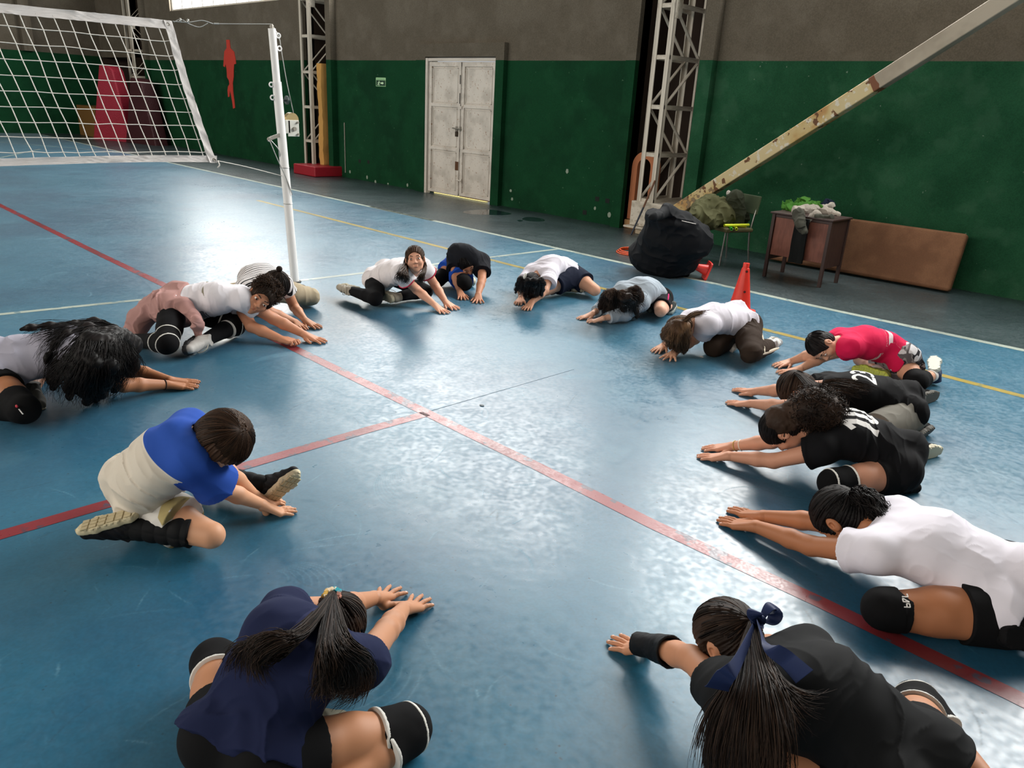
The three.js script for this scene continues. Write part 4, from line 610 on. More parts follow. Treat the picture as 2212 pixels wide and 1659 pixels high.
  if (spec.eyes) { for (const q of [-1, 1]) { const c = P.H(q * 0.031, -0.0015, 0.0735), ge = new THREE.SphereGeometry(0.0128 * hs, 18, 12); ge.translate(...c); const e = part('eye', ge, eyeWhiteM, g); const look = norm(add(mul(P.hf, 1), mul(P.hr, spec.look ?? 0))); const gi = new THREE.SphereGeometry(0.0085 * hs, 14, 10); const ci = add(c, mul(look, 0.0054 * hs)); gi.translate(...ci); part('iris', gi, irisM, e);
      const lidM = skinM(new THREE.Color(spec.skin).multiplyScalar(0.8).getHex());
      part('eyelid', meshShape({ p: [{ ...P.hc([q * 0.031, -0.0015, 0.0735], [q * 0.031, -0.0015, 0.0735], 0.0141, 0.0141, 0.004), clip: [plane(P.H(0, 0.0009, 0.08), add(mul(P.hu, -1), mul(P.hr, q * 0.12))), plane(P.H(0, 0, 0.07), mul(P.hf, -1))] }] }, 0.0014), lidM, g, 'upper eyelid'); part('eyelid', meshShape({ p: [{ ...P.hc([q * 0.031, -0.0015, 0.0735], [q * 0.031, -0.0015, 0.0735], 0.0138, 0.0138, 0.004), clip: [plane(P.H(0, -0.0049, 0.08), P.hu), plane(P.H(0, 0, 0.07), mul(P.hf, -1))] }] }, 0.0014), lidM, g, 'lower eyelid');
      const br = meshShape({ p: [P.hc([q * 0.014, 0.0205, 0.0845], [q * 0.033, 0.026, 0.0825], 0.0032, 0.0034, 0.002), P.hc([q * 0.033, 0.026, 0.0825], [q * 0.052, 0.02, 0.069], 0.0034, 0.0018, 0.002)] }, 0.0016); part('eyebrow', br, browM, g); }
    part('lips', meshShape({ p: [P.hc([-0.0235, -0.0595, 0.0745], [-0.004, -0.0578, 0.0852], 0.0012, 0.0034, 0.002), P.hc([0.0235, -0.0595, 0.0745], [0.004, -0.0578, 0.0852], 0.0012, 0.0034, 0.002), P.hc([-0.021, -0.0615, 0.0755], [0, -0.0662, 0.0846], 0.0012, 0.004, 0.002), P.hc([0.021, -0.0615, 0.0755], [0, -0.0662, 0.0846], 0.0012, 0.004, 0.002)], s: [P.hc([-0.022, -0.0604, 0.0885], [0.022, -0.0604, 0.0885], 0.0014, 0.0014, 0.001)] }, 0.0014), std(new THREE.Color(spec.skin).multiply(new THREE.Color(0.9, 0.58, 0.55)).getHex(), 0.5), g); }
  if (near > 0) for (const S of ['L', 'R']) for (const [a, b] of P.tips[S]) { const d = norm(sub(b, a)), ge = new THREE.SphereGeometry(1, 10, 6); ge.scale(0.0042 * s, 0.0016 * s, 0.0055 * s); ge.applyQuaternion(new THREE.Quaternion().setFromUnitVectors(V(0, 0, 1), V(d[0], d[1], d[2]))); const c = add(lerp(a, b, 0.86), [0, 0.0052 * s, 0]); ge.translate(...c); part('fingernail', ge, nailM, g); }
  return P;
}
// folds of cloth: ridged noise running across the body
const folds = (P, amp, fu = 7, fv = 17, sd = 0, low = 1) => (x, y, z) => { const d = sub([x, y, z], P.J.waist), v = dot(d, P.up), u = dot(d, P.sl), w = dot(d, P.fwd); const wob = (noise(u * 6 + sd, v * 6, w * 6) - 0.5) * 1.2; const n = 1 - Math.abs(2 * noise(u * fu + sd, v * fv + wob * 2 + u * 3, w * fu) - 1), m = 1 - Math.abs(2 * noise(u * fu * 1.9 + sd + 9, v * fv * 1.8 + wob * 3, w * fu * 2) - 1); const k = low ? 0.45 + 0.55 * sst(0.22, -0.02, v) : 1; return amp * k * (n * n * n * 1.2 + m * m * 0.35 - 0.35); };
function shirt(P, mat, o = {}) {
  const { J, s } = P, t = o.t ?? 0.012, pr = P.torso(t, 0.05), hem = lerp(J.pelvis, J.waist, o.hem ?? 0.1), sl = o.sleeve ?? 0.5;
  const clip = [plane(hem, mul(lerp(P.upLow, P.up, 0.2), -1))];
  const out = pr.map((p) => ({ ...p, clip }));
  const S0 = [];
  for (const S of ['L', 'R']) {
    const sh = J['sh' + S], el = J['el' + S], wr = J['wr' + S], fl = o.flare ?? 0.014;
    if (sl <= 1) { const e = lerp(sh, el, sl), d = norm(sub(el, sh)); out.push(cap(sh, lerp(sh, el, sl + 0.15), 0.05 * s + t, 0.044 * s + t + fl, 0.03, [plane(e, d)])); S0.push(cap(lerp(sh, el, sl - 0.12), lerp(sh, el, sl + 0.4), 0.03 * s, 0.044 * s + t + fl - 0.001, 0.004)); }
    else { const e = lerp(el, wr, sl - 1), d = norm(sub(wr, el)); out.push(cap(sh, el, 0.05 * s + t, 0.042 * s + t, 0.03), cap(el, lerp(el, wr, sl - 1 + 0.05), 0.042 * s + t, 0.032 * s + t, 0.02, [plane(e, d)])); }
  }
  const nk = norm(sub(P.H(0, -0.05, -0.02), J.neck)), np = add(J.neck, mul(nk, (o.collar ?? 0.02) * s));
  out.push(cap(J.neck, add(J.neck, mul(nk, 0.03)), 0.052 * s + t * 0.5, 0.05 * s + t * 0.4, 0.03, [plane(np, nk)]));
  S0.push(cap(add(J.neck, mul(nk, 0.012 * s)), add(J.neck, mul(nk, 0.12)), 0.047 * s, 0.05 * s, 0.006));
  for (const ex of o.extra ?? []) out.push(ex);
  const sh = { p: out, s: S0, disp: folds(P, o.fold ?? 0.008, o.fu, o.fv, o.seed ?? 0), pad: 0.02 };
  return part(o.name ?? 'shirt', meshShape(sh, o.h ?? P.hC, o.uv ? (x, y, z, a, b, c) => o.uv(P, [x, y, z], [a, b, c]) : undefined), mat, P.g, o.label);
}
// chart on the shirt: left half of the picture is the back, right half the front; v runs from hem to neck
const torsoUV = (P, p, n) => { const { J, s } = P, d = sub(p, J.pelvis), L = len(sub(J.waist, J.pelvis)) + len(sub(J.chest, J.waist)) + len(sub(J.neck, J.chest)); let best = 1e9, v = 0, acc = 0; const ch = [J.pelvis, J.waist, J.chest, J.neck]; for (let i = 0; i < 3; i++) { const a = ch[i], b = ch[i + 1], ab = sub(b, a), l = len(ab); let t = dot(sub(p, a), ab) / (l * l); if (i > 0) t = Math.max(0, t); if (i < 2) t = Math.min(1, t); const q = lerp(a, b, t), e = len(sub(p, q)); if (e < best) { best = e; v = (acc + t * l) / L; } acc += l; }
  const lat = P.lat(Math.max(0, Math.min(1, v))), u = dot(sub(p, lerp(J.pelvis, J.neck, v)), lat) / (0.42 * s), front = dot(n, v > 0.5 ? P.fwd : P.fwdLow) > 0.25; u; return [front ? 0.75 - Math.max(-0.49, Math.min(0.49, u)) * 0.5 : 0.25 + Math.max(-0.49, Math.min(0.49, u)) * 0.5, v * 0.8 + 0.1]; };
function shorts(P, mat, o = {}) {
  const { J, s } = P, t = o.t ?? 0.008, len2 = o.len ?? 0.4, top = lerp(J.pelvis, J.waist, o.top ?? 0.6), out = P.torso(Math.min(t, 0.006), 0.045).map((p) => ({ ...p, clip: [plane(top, P.upLow)] })), S0 = [];
  for (const S of ['L', 'R']) {
    const hp = J['hip' + S], kn = J['kn' + S], an = J['an' + S], L = P.spec.leg ?? 1, fl = o.flare ?? 0;
    if (len2 <= 1) { const e = lerp(hp, kn, len2), d = norm(sub(kn, hp)), r = (0.083 + (0.056 - 0.083) * len2) * s * L; out.push(cap(hp, lerp(hp, kn, len2 + 0.1), 0.086 * s * L + t, r + t + fl + 0.004, 0.02, [plane(e, d)])); if (fl) S0.push(cap(lerp(hp, kn, len2 - 0.1), lerp(hp, kn, len2 + 0.4), 0.05 * s, r + t + fl + 0.002, 0.004)); }
    else { const e = lerp(kn, an, len2 - 1), d = norm(sub(an, kn)); out.push(...P.thigh(S, t + fl), ...P.shin(S, t + fl).map((p) => ({ ...p, clip: [plane(e, d)] }))); }
  }
  return part(o.name ?? 'shorts', meshShape({ p: out, s: S0, disp: o.fold ? folds(P, o.fold, 9, 12, o.seed ?? 5, 0) : undefined, pad: 0.02 }, P.hC, o.uv ? (x, y, z, a, b, c) => o.uv(P, [x, y, z], [a, b, c]) : undefined), mat, P.g, o.label);
}
function band(P, name, a, b, ra, rb, f0, f1, mat, parent, h = 0.006, extra = {}) { // cuff round a limb between fractions f0 and f1
  const d = norm(sub(b, a)), L = (f) => lerp(a, b, f), r = (f) => ra + (rb - ra) * f;
  return part(name, meshShape({ p: [cap(L(f0 - 0.02), L(f1 + 0.02), r(f0), r(f1), 0.01, [plane(L(f0), mul(d, -1)), plane(L(f1), d)])], ...extra }, h), mat, parent ?? P.g);
}
const padM = clothM(0x0c0c0e, 0.9), padTrimM = clothM(0xd8d6d0, 0.8);
function kneePad(P, S, o = {}) {
  const { J, s } = P, hp = J['hip' + S], kn = J['kn' + S], an = J['an' + S], L = P.spec.leg ?? 1, t = o.t ?? 0.011, up = o.up ?? 0.26, dn = o.dn ?? 0.28, fr = norm(sub(kn, lerp(hp, an, 0.5)));
  const A = lerp(kn, hp, up), B = lerp(kn, an, dn), dA = norm(sub(hp, kn)), dB = norm(sub(an, kn)), rA = (0.053 + 0.03 * up) * s * L, rB = 0.05 * s;
  const capP = add(kn, mul(fr, 0.014 * s));
  const mesh = part('knee_pad', meshShape({ p: [cap(kn, lerp(kn, hp, up + 0.05), 0.054 * s + t, rA + t, 0.012, [plane(A, dA)]), cap(kn, lerp(kn, an, dn + 0.05), 0.052 * s + t, rB + t, 0.012, [plane(B, dB)]), cap(add(capP, mul(dA, 0.02)), add(capP, mul(dB, 0.03)), 0.046 * s + t, 0.044 * s + t, 0.03)], disp: (x, y, z) => 0.002 * (noise(x * 40, y * 40, z * 40) - 0.5) }, P.near ? 0.0055 : 0.0065), o.mat ?? padM, P.g, o.label);
  if (o.trim !== false) {
    const prims = (x) => [cap(kn, lerp(kn, hp, up + 0.05), 0.054 * s + t + x, rA + t + x, 0.012), cap(kn, lerp(kn, an, dn + 0.05), 0.052 * s + t + x, rB + t + x, 0.012), cap(add(capP, mul(dA, 0.02)), add(capP, mul(dB, 0.03)), 0.046 * s + t + x, 0.044 * s + t + x, 0.03)];
    const slice = (c, d, w, p) => part('pad_trim', meshShape({ p, clip: [plane(add(c, mul(d, -w)), mul(d, -1)), plane(add(c, mul(d, w * 0.15)), d)] }, P.near ? 0.0042 : 0.0052), padTrimM, mesh, 'white edging');
    if (o.trim !== 'low') slice(A, dA, 0.009, [prims(0.0022)[0]]); if (o.trim !== 'high') slice(B, dB, 0.009, [prims(0.0022)[1]]);
    if (o.arc != null) slice(add(kn, mul(fr, o.arc * s)), fr, 0.008, prims(0.0018)); // white piping round the padded cap
  }
  return mesh;
}
function sock(P, S, mat, f0 = 0.75, name = 'sock') { const { J, s } = P; return part(name, meshShape({ p: [...P.shin(S, 0.006).map((p) => ({ ...p, clip: [plane(lerp(J['kn' + S], J['an' + S], f0), sub(J['kn' + S], J['an' + S]))] })), cap(J['an' + S], lerp(J['an' + S], J['to' + S], 0.3), 0.036 * s + 0.005, 0.034 * s, 0.01)] }, P.hC), mat, P.g); }
function shoe(P, S, o = {}) { // trainer: upper, sole, laces
  const { J, s } = P, an = J['an' + S], to = J['to' + S], kn = J['kn' + S]; let d = norm(sub(to, an)), leg = norm(sub(kn, an)), up = o.up ? norm(o.up) : norm(sub(leg, mul(d, dot(leg, d)))); up = norm(sub(up, mul(d, dot(up, d)))); const sd = cross(up, d), K = s * (o.k ?? 1.0);
  const q = (a, b, c) => add(an, add(mul(d, a * K), add(mul(sd, b * K), mul(up, c * K))));
  const upper = meshShape({ p: [cap(q(-0.028, 0, -0.012), q(0.02, 0, -0.012), 0.034 * K, 0.036 * K, 0.02), cap(q(0.02, 0, -0.01), q(0.1, 0.003, -0.026), 0.037 * K, 0.031 * K, 0.02), cap(q(0.1, 0.003, -0.026), q(0.15, 0.0, -0.034), 0.033 * K, 0.027 * K, 0.02), cap(q(-0.012, 0, 0), q(-0.008, 0, 0.042), 0.036 * K, 0.037 * K, 0.02, [plane(q(-0.01, 0, 0.045), up)]), cap(q(0.03, 0, 0.02), q(0.08, 0, -0.002), 0.024 * K, 0.022 * K, 0.02)], clip: [plane(q(0, 0, -0.046), mul(up, -1))], disp: (x, y, z) => { const e = sub([x, y, z], an), a = dot(e, d), c = dot(e, up); return 0.0022 * Math.sin(a * 190 + c * 120) * sst(-0.03, 0.0, a) * sst(0.12, 0.09, a); }, pad: 0.01 }, P.near ? 0.0048 : 0.0055);
  const m = part('shoe', upper, o.mat, P.g, o.label);
  const solep = [cap(q(-0.03, 0, -0.054), q(0.03, 0, -0.054), 0.036 * K, 0.034 * K, 0.02), cap(q(0.03, 0, -0.054), q(0.1, 0.004, -0.054), 0.033 * K, 0.041 * K, 0.02), cap(q(0.1, 0.004, -0.054), q(0.155, 0, -0.052), 0.041 * K, 0.028 * K, 0.02)];
  const cut = (a, b, c, sg) => plane(q(a, b, c), mul(up, sg));
  part('sole', meshShape({ p: solep, clip: [cut(0, 0, -0.042, 1), cut(0, 0, -0.07, -1)], disp: (x, y, z) => { const e = sub([x, y, z], an), a = dot(e, d), c = dot(e, up), b = dot(e, sd); return 0.002 * Math.sign(Math.sin(a * 260)) * sst(-0.06, -0.066, c / K) + 0.0015 * Math.sin(a * 150); }, pad: 0.008 }, P.near ? 0.004 : 0.0048), o.sole ?? std(0xd8d0bc, 0.7), m);
  if (o.tread) { const out = []; for (let i = 0; i < 6; i++) for (let j = -1; j <= 1; j++) { const a = -0.03 + i * 0.034, b = j * (i > 2 ? 0.023 : 0.02); const ge = new RoundedBoxGeometry(0.019 * K, 0.006, 0.028 * K, 2, 0.002); ge.applyMatrix4(new THREE.Matrix4().makeBasis(V(...sd), V(...up), V(...d))); ge.translate(...q(a, b, -0.0715)); out.push(ge); } part('tread', out, o.tread, m); }
  if (o.laces) { const cs = []; for (let i = 0; i < 4; i++) { const a = 0.035 + i * 0.017; cs.push(tube([V(...q(a, -0.02, 0.004 - i * 0.006)), V(...q(a + 0.004, 0, 0.021 - i * 0.0062)), V(...q(a + 0.008, 0.02, 0.004 - i * 0.006))], 0.0028, 8, 5)); } cs.push(tube([V(...q(0.03, 0, 0.042)), V(...q(0.06, 0.035, 0.03)), V(...q(0.075, 0.05, -0.01)), V(...q(0.06, 0.042, -0.03)), V(...q(0.04, 0.02, 0.03))], 0.0025, 20, 5)); part('laces', cs, o.laces, m); }
  return m;
}
// hair that covers the skull, combed from the hairline to a tie point (or falling if none); strands give it its streaks
function skullHair(P, mat, o = {}) {
  const hs = P.hs, t = o.t ?? 0.012, line = o.line ?? 0.048; // hairline: how far forward the hair comes
  const pr = [P.he([0, 0.024, -0.01], [0.07 + t, 0.08 + t, 0.088 + t], 0.02), P.he([0, -0.03, -0.045], [0.062 + t * 0.6, 0.06 + (o.nape ?? 0), 0.045 + t], 0.03), ...(o.extra ? o.extra(P) : [])];
  const faceCut = [P.he([0, -0.05, 0.075 + (0.048 - line) * -0.6], [0.068, 0.098 + (o.brow ?? 0), 0.062], 0.01), ...(o.ears === false ? [] : [-1, 1].map((q) => P.he([q * 0.085, -0.012, 0.002], [0.03, 0.038, 0.03], 0.008)))];
  const T = o.tie ?? [0, 0.05, -0.12], freq = o.freq ?? 34;
  const dir = norm(T), e1 = norm(cross(dir, Math.abs(dir[1]) > 0.9 ? [1, 0, 0] : [0, 1, 0])), e2 = cross(dir, e1);
  const disp = (x, y, z) => { const q = P.toHead(x, y, z), a = Math.atan2(dot(q, e1), dot(q, e2)), n = noise(a * 9 + 30, q[0] * 6, q[2] * 6); return hs * ((o.groove ?? 0.0022) * (Math.sin(a * freq + n * 9) + 0.6 * Math.sin(a * freq * 2.3 + n * 14)) + (o.lump ?? 0) * (fbm(q[0] * 22 + 5, q[1] * 22, q[2] * 22, 3) - 0.5)); };
  const geos = [meshShape({ p: pr, s: faceCut, disp, pad: 0.02 }, P.near ? 0.0042 : 0.005)];
  const str = [...(o.strands ? o.strands(P) : [])], cnt = o.count ?? 150;
  if (cnt) for (let i = 0; i < cnt; i++) { // combed strands over the skull
    let u = rr(-1, 1), a = rr(0, 6.28), rad = Math.sqrt(1 - u * u), v = [rad * Math.cos(a), u, rad * Math.sin(a)]; if (v[2] > 0.55 && v[1] < 0.45) continue; if (v[1] < -0.55) continue; if (Math.abs(v[0]) > 0.8 && v[1] < 0.1 && o.ears !== false) continue;
    const p = [], m = 9, k = o.reach ?? 1; for (let j = 0; j <= m; j++) { const w = norm(lerp(v, dir, (j / m) * k)), R = [0.07 + t, 0.08 + t, 0.088 + t], L = 1 / Math.hypot(w[0] / R[0], w[1] / R[1], w[2] / R[2]) + 0.0015; p.push(P.H(w[0] * L, w[1] * L + 0.024, w[2] * L - 0.01)); }
    str.push({ p, r: 0.0032 * hs * rr(0.6, 1.3), taper: 0.3 });
  }
  if (str.length) geos.push(strandsGeo(str));
  return part('hair', mergeIdx(geos), mat, P.g, o.label);
}

// the solid mass under loose hair: a soft volume along the guide lines, grooved the way the hair falls
function hairMass(P, gl, r0, r1, h = 0.0055) {
  const pr = []; let m = [0, 0, 0];
  for (const g of gl) { const L = spline(g, 6); for (let i = 0; i < 6; i++) { const a = i / 6, b = (i + 1) / 6; pr.push(cap(L[i], L[i + 1], r0 + (r1 - r0) * a, r0 + (r1 - r0) * b, 0.05)); } m = add(m, sub(g[g.length - 1], g[0])); }
  m = norm(m); const e1 = norm(cross(m, [0.31, 0.9, 0.2])), e2 = cross(m, e1);
  return meshShape({ p: pr, disp: (x, y, z) => { const p = [x, y, z], u = dot(p, e1), v = dot(p, e2), t = dot(p, m), w = 0.9 * noise(t * 9, u * 5, v * 5); return 0.008 * (noise(u * 70 + w * 3, v * 70, t * 5) - 0.5) + 0.006 * (noise(u * 26 + w * 2, v * 26, t * 4) - 0.5); }, pad: 0.016 }, h);
}

const dirH = (j) => { const m = lerp(j.hdL, j.hdR, 0.5), d = sub(m, j.pelvis); return norm([d[0], 0, d[2]]); };
const bowed = (j, deg, turn = 0) => { const d0 = dirH(j), a = (deg * Math.PI) / 180, y = [0, 1, 0], side = cross(y, d0), t = (turn * Math.PI) / 180, d = add(mul(d0, Math.cos(t)), mul(side, Math.sin(t))); return { up: add(mul(d, Math.cos(a)), mul(y, Math.sin(a))), face: sub(mul(d, Math.sin(a)), mul(y, Math.cos(a))) }; };
const guides = (P, list) => list.map((l) => l.map(P.loc));
const blackCloth = clothM(0x0e0e10), whiteTee = clothM(0xd2ced8), shoeGrey = std(0xa8a196, 0.7), cream = std(0xd6ceb6, 0.7), laceM = std(0xe4dccb, 0.7);
function numberTex(bg, fg, draw) { return canvasTex(1024, 512, (c, w, h) => { c.fillStyle = bg; c.fillRect(0, 0, w, h); c.fillStyle = c.strokeStyle = fg; c.lineCap = c.lineJoin = 'round'; draw(c, w, h); }); }
const path = (c, pts) => { c.beginPath(); pts.forEach(([x, y], i) => (i ? c.lineTo(x, y) : c.moveTo(x, y))); c.stroke(); };

{ // ---- near left: boy in the blue and cream shirt
  seed = 1501; const j = { head: [-2.615, 0.43, -1.108], neck: [-2.729, 0.452, -1.002], chest: [-2.776, 0.338, -0.938], waist: [-2.849, 0.248, -0.887], pelvis: [-2.934, 0.159, -0.897], shR: [-2.607, 0.388, -0.988], shL: [-2.839, 0.424, -1.083], elR: [-2.656, 0.206, -1.121], elL: [-2.72, 0.243, -1.17], wrR: [-2.669, 0.075, -1.282], wrL: [-2.755, 0.08, -1.292], hdR: [-2.649, 0.016, -1.411], hdL: [-2.741, 0.016, -1.417], hipR: [-2.882, 0.109, -0.901], hipL: [-2.986, 0.211, -0.891], knR: [-2.57, 0.078, -1.02], knL: [-3.053, 0.085, -1.197], anR: [-2.806, 0.085, -0.797], anL: [-2.791, 0.077, -1.387], toR: [-2.885, 0.045, -0.665], toL: [-2.711, 0.194, -1.46] }; 
  const P = Person('brown-haired boy in a blue and cream shirt and white shorts, one leg stretched out', { j, s: 0.94, near: 2, skin: 0xd09a78, up: [0.758, 0.45, -0.344], face: [0.281, -0.797, 0.359], headScale: 1.1, wide: 0.95, hand: { L: { spread: 0.2, curl: 0.35 }, R: { spread: 0.22 } } });
  const tex = canvasTex(512, 512, (c, w, h) => { c.fillStyle = '#cfc6b8'; c.fillRect(0, 0, w, h); c.fillStyle = '#2a4fa6'; c.fillRect(0, 0, w, h * 0.285); c.fillStyle = '#d8d0c4'; c.fillRect(0, h * 0.28, w, h * 0.012); });
  shirt(P, clothM(0xffffff, 0.9, { map: tex }), { t: 0.022, sleeve: 0.78, flare: 0.03, hem: -0.12, fold: 0.009, seed: 3, collar: 0.03,  uv: (P, p, n) => { const q = torsoUV(P, p, n), { J } = P; for (const S of ['L', 'R']) { const t = dot(sub(p, J['sh' + S]), norm(sub(J['el' + S], J['sh' + S]))); if (t > 0.015 && len(sub(p, add(J['sh' + S], mul(norm(sub(J['el' + S], J['sh' + S])), t)))) < 0.1) return [0.5, 0.95]; } return [q[0], Math.min(0.985, q[1] * 0.98)]; } });
  const st = canvasTex(512, 512, (c, w, h) => { c.fillStyle = '#d2cec8'; c.fillRect(0, 0, w, h); c.fillStyle = '#b0a070'; c.fillRect(0, h * 0.22, w, h * 0.16); c.fillRect(0, h * 0.5, w, h * 0.12); c.fillRect(0, h * 0.74, w, h * 0.12); });
  shorts(P, clothM(0xffffff, 0.9, { map: st }), { t: 0.016, len: 0.56, flare: 0.02, fold: 0.005, uv: (P, p) => { const d = sub(p, P.J.hipR); return [dot(d, norm(sub(P.J.knR, P.J.hipR))) * 2, 0.5 + dot(d, P.upLow) * 4]; } });
  for (const S of ['L', 'R']) { const shin = part('shin_guard', meshShape({ p: [...P.shin(S, 0.011).map((p) => ({ ...p, clip: [plane(lerp(P.J['kn' + S], P.J['an' + S], 0.24), sub(P.J['kn' + S], P.J['an' + S]))] }))], disp: (x, y, z) => { const d = sub([x, y, z], P.J['kn' + S]), a = dot(d, norm(sub(P.J['an' + S], P.J['kn' + S]))), b = Math.atan2(dot(d, P.hl), d[1]); return 0.007 * (Math.pow(Math.abs(Math.sin(a * 62)), 0.5) * Math.pow(Math.abs(Math.sin(b * 2.2)), 0.4) - 0.5); }, pad: 0.012 }, 0.0055), clothM(0x101113, 0.75), P.g, 'black padded shin guard'); shin; }
  const blk = clothM(0x15161a, 0.7);
  shoe(P, 'R', { mat: blk, sole: std(0xc9bd9c, 0.75), tread: std(0xb8aa88, 0.8), up: [0.073, -0.909, -0.347], laces: std(0x2a2a2c, 0.7) });
  shoe(P, 'L', { mat: blk, sole: std(0xcfc4a4, 0.75), tread: std(0xbdb08c, 0.8), up: [-0.947, -0.153, 0.109], laces: std(0x2a2a2c, 0.7) });
  skullHair(P, HAIR.brown, { tie: [0, 0.09, -0.03], t: 0.024, count: 0, freq: 26, nape: 0.03, strands: (P) => { const out = []; for (let i = 0; i < 1900; i++) { const a = rr(0, 6.28), c0 = [rr(-0.015, 0.015), 0.115, -0.03 + rr(-0.015, 0.015)]; const down = Math.cos(a) > 0.4 ? 0.55 : Math.abs(Math.sin(a)) > 0.75 ? 0.95 : 1.15; const p = []; const R = [0.098, 0.106, 0.114], f = rr(0.85, 1.12) * down; for (let k = 0; k <= 10; k++) { const th = 0.06 + (k / 10) * f * 1.75; const w = [Math.sin(th) * Math.sin(a), Math.cos(th), Math.sin(th) * Math.cos(a)], L = 1 / Math.hypot(w[0] / R[0], w[1] / R[1], w[2] / R[2]) + (k > 7 ? (k - 7) * 0.0015 : 0); p.push(P.H(w[0] * L + c0[0] * (1 - k / 10), w[1] * L + 0.02, w[2] * L - 0.01)); } out.push({ p, r: 0.0024 * rr(0.6, 1.3), taper: 0.6 }); } return out; } });
}
{ // ---- near bottom left: girl in navy
  seed = 1402; const j = { head: [-1.688, 0.155, -1.019], neck: [-1.588, 0.209, -0.887], chest: [-1.527, 0.315, -0.805], waist: [-1.479, 0.26, -0.694], pelvis: [-1.449, 0.155, -0.618], shR: [-1.46, 0.213, -0.962], shL: [-1.715, 0.279, -0.869], elR: [-1.61, 0.136, -1.153], elL: [-1.776, 0.16, -1.087], wrR: [-1.745, 0.06, -1.321], wrL: [-1.856, 0.062, -1.279], hdR: [-1.8, 0.016, -1.46], hdL: [-1.92, 0.016, -1.413], hipR: [-1.375, 0.157, -0.649], hipL: [-1.524, 0.158, -0.586], knR: [-1.302, 0.069, -0.999], knL: [-1.866, 0.095, -0.716], anR: [-1.233, 0.077, -0.656], anL: [-1.517, 0.071, -0.773], toR: [-1.402, 0.036, -0.669], toL: [-1.515, 0.035, -0.941] };
  const P = Person('girl in a navy T-shirt with a patterned scrunchie and white-edged black knee pads', { j, s: 1.027, near: 2, skin: 0xb8815f, ...bowed(j, 40, 0), hand: { L: { spread: 0.55 }, R: { spread: 0.45 } } });
  const tex = numberTex('#1a2140', '#3a3c58', (c, w, h) => { c.fillStyle = '#2c3050'; c.fillRect(w * 0.22, h * 0.2, 26, 190); c.fillRect(w * 0.24, h * 0.2, 70, 20); });
  shirt(P, clothM(0xffffff, 0.9, { map: tex }), { t: 0.014, sleeve: 0.12, hem: 0.0, fold: 0.009, seed: 11, flare: 0.012, uv: torsoUV });
  shorts(P, blackCloth, { t: 0.009, len: 0.3, top: 0.4 });
  kneePad(P, 'R', { arc: 0.022 }); kneePad(P, 'L', {}); 
  shoe(P, 'L', { mat: std(0x6c6a5a, 0.75), sole: std(0xb0ac94, 0.7), laces: laceM, up: [-0.127, 0.942, 0.085] }); shoe(P, 'R', { mat: std(0x8c8874, 0.75), sole: cream });
  const tie = [0, 0.075, -0.1];
  skullHair(P, HAIR.dark, { tie, t: 0.014, count: 420, groove: 0.002 });
  const T = P.H(0, 0.085, -0.118), B = (a, b, c) => P.loc([a, b, c]);
  const gl = guides(P, [[[-1.346, 0.47, -0.658], [-1.469, 0.44, -0.644], [-1.557, 0.36, -0.639], [-1.607, 0.26, -0.627]], [[-1.36, 0.5, -0.715], [-1.368, 0.52, -0.661], [-1.401, 0.48, -0.637], [-1.395, 0.4, -0.619]], [[-1.357, 0.5, -0.738], [-1.332, 0.52, -0.654], [-1.366, 0.47, -0.623], [-1.354, 0.42, -0.636]], [[-1.307, 0.5, -0.757], [-1.226, 0.5, -0.707], [-1.222, 0.46, -0.692], [-1.218, 0.44, -0.686]], [[-1.289, 0.5, -0.765], [-1.252, 0.46, -0.771], [-1.269, 0.38, -0.773], [-1.249, 0.42, -0.706]], [[-1.3, 0.48, -0.79], [-1.287, 0.4, -0.838], [-1.334, 0.28, -0.867], [-1.351, 0.25, -0.822]], [[-1.307, 0.48, -0.807], [-1.333, 0.36, -0.882], [-1.392, 0.22, -0.928], [-1.45, 0.12, -0.935]]]).map((g) => [T, ...g]);
  const tail = part('ponytail', mergeIdx([strandsGeo([...looseHair([gl[1], gl[2]], 663, { spread: 0.02, r: 0.0018, wave: 0.008, waves: 1.5, cutVar: 0.5 }), ...looseHair([gl[0], gl[1]], 382, { spread: 0.018, r: 0.0018, wave: 0.008, waves: 1.5, cutVar: 0.5 }), ...looseHair([gl[3], gl[4]], 663, { spread: 0.022, r: 0.0018, wave: 0.009, waves: 1.5, cutVar: 0.5 }), ...looseHair([gl[4], gl[5], gl[6]], 1581, { spread: 0.024, r: 0.0018, wave: 0.008, waves: 1.5, cutVar: 0.5 })])]), HAIR.dark, P.g);
  const sc = [[0xd8c4a8, 0], [0x3a9aa8, 1], [0xb07a6a, 2], [0xe4dccc, 3], [0xc8a050, 4]];
  for (const [c, i] of sc) { const pts = []; for (let k = 0; k <= 10; k++) { const a = (i + k / 8) * 1.257; pts.push(V(...add(T, mul(add(mul(P.hr, Math.cos(a)), mul(norm(add(mul(P.hu, 0.8), mul(P.hf, 0.6))), Math.sin(a))), 0.02 + 0.007 * Math.sin(k * 2.4 + i))))); } part('scrunchie', tube(pts, 0.0085, 26, 7), clothM(c), tail, 'patterned fabric scrunchie'); }
}
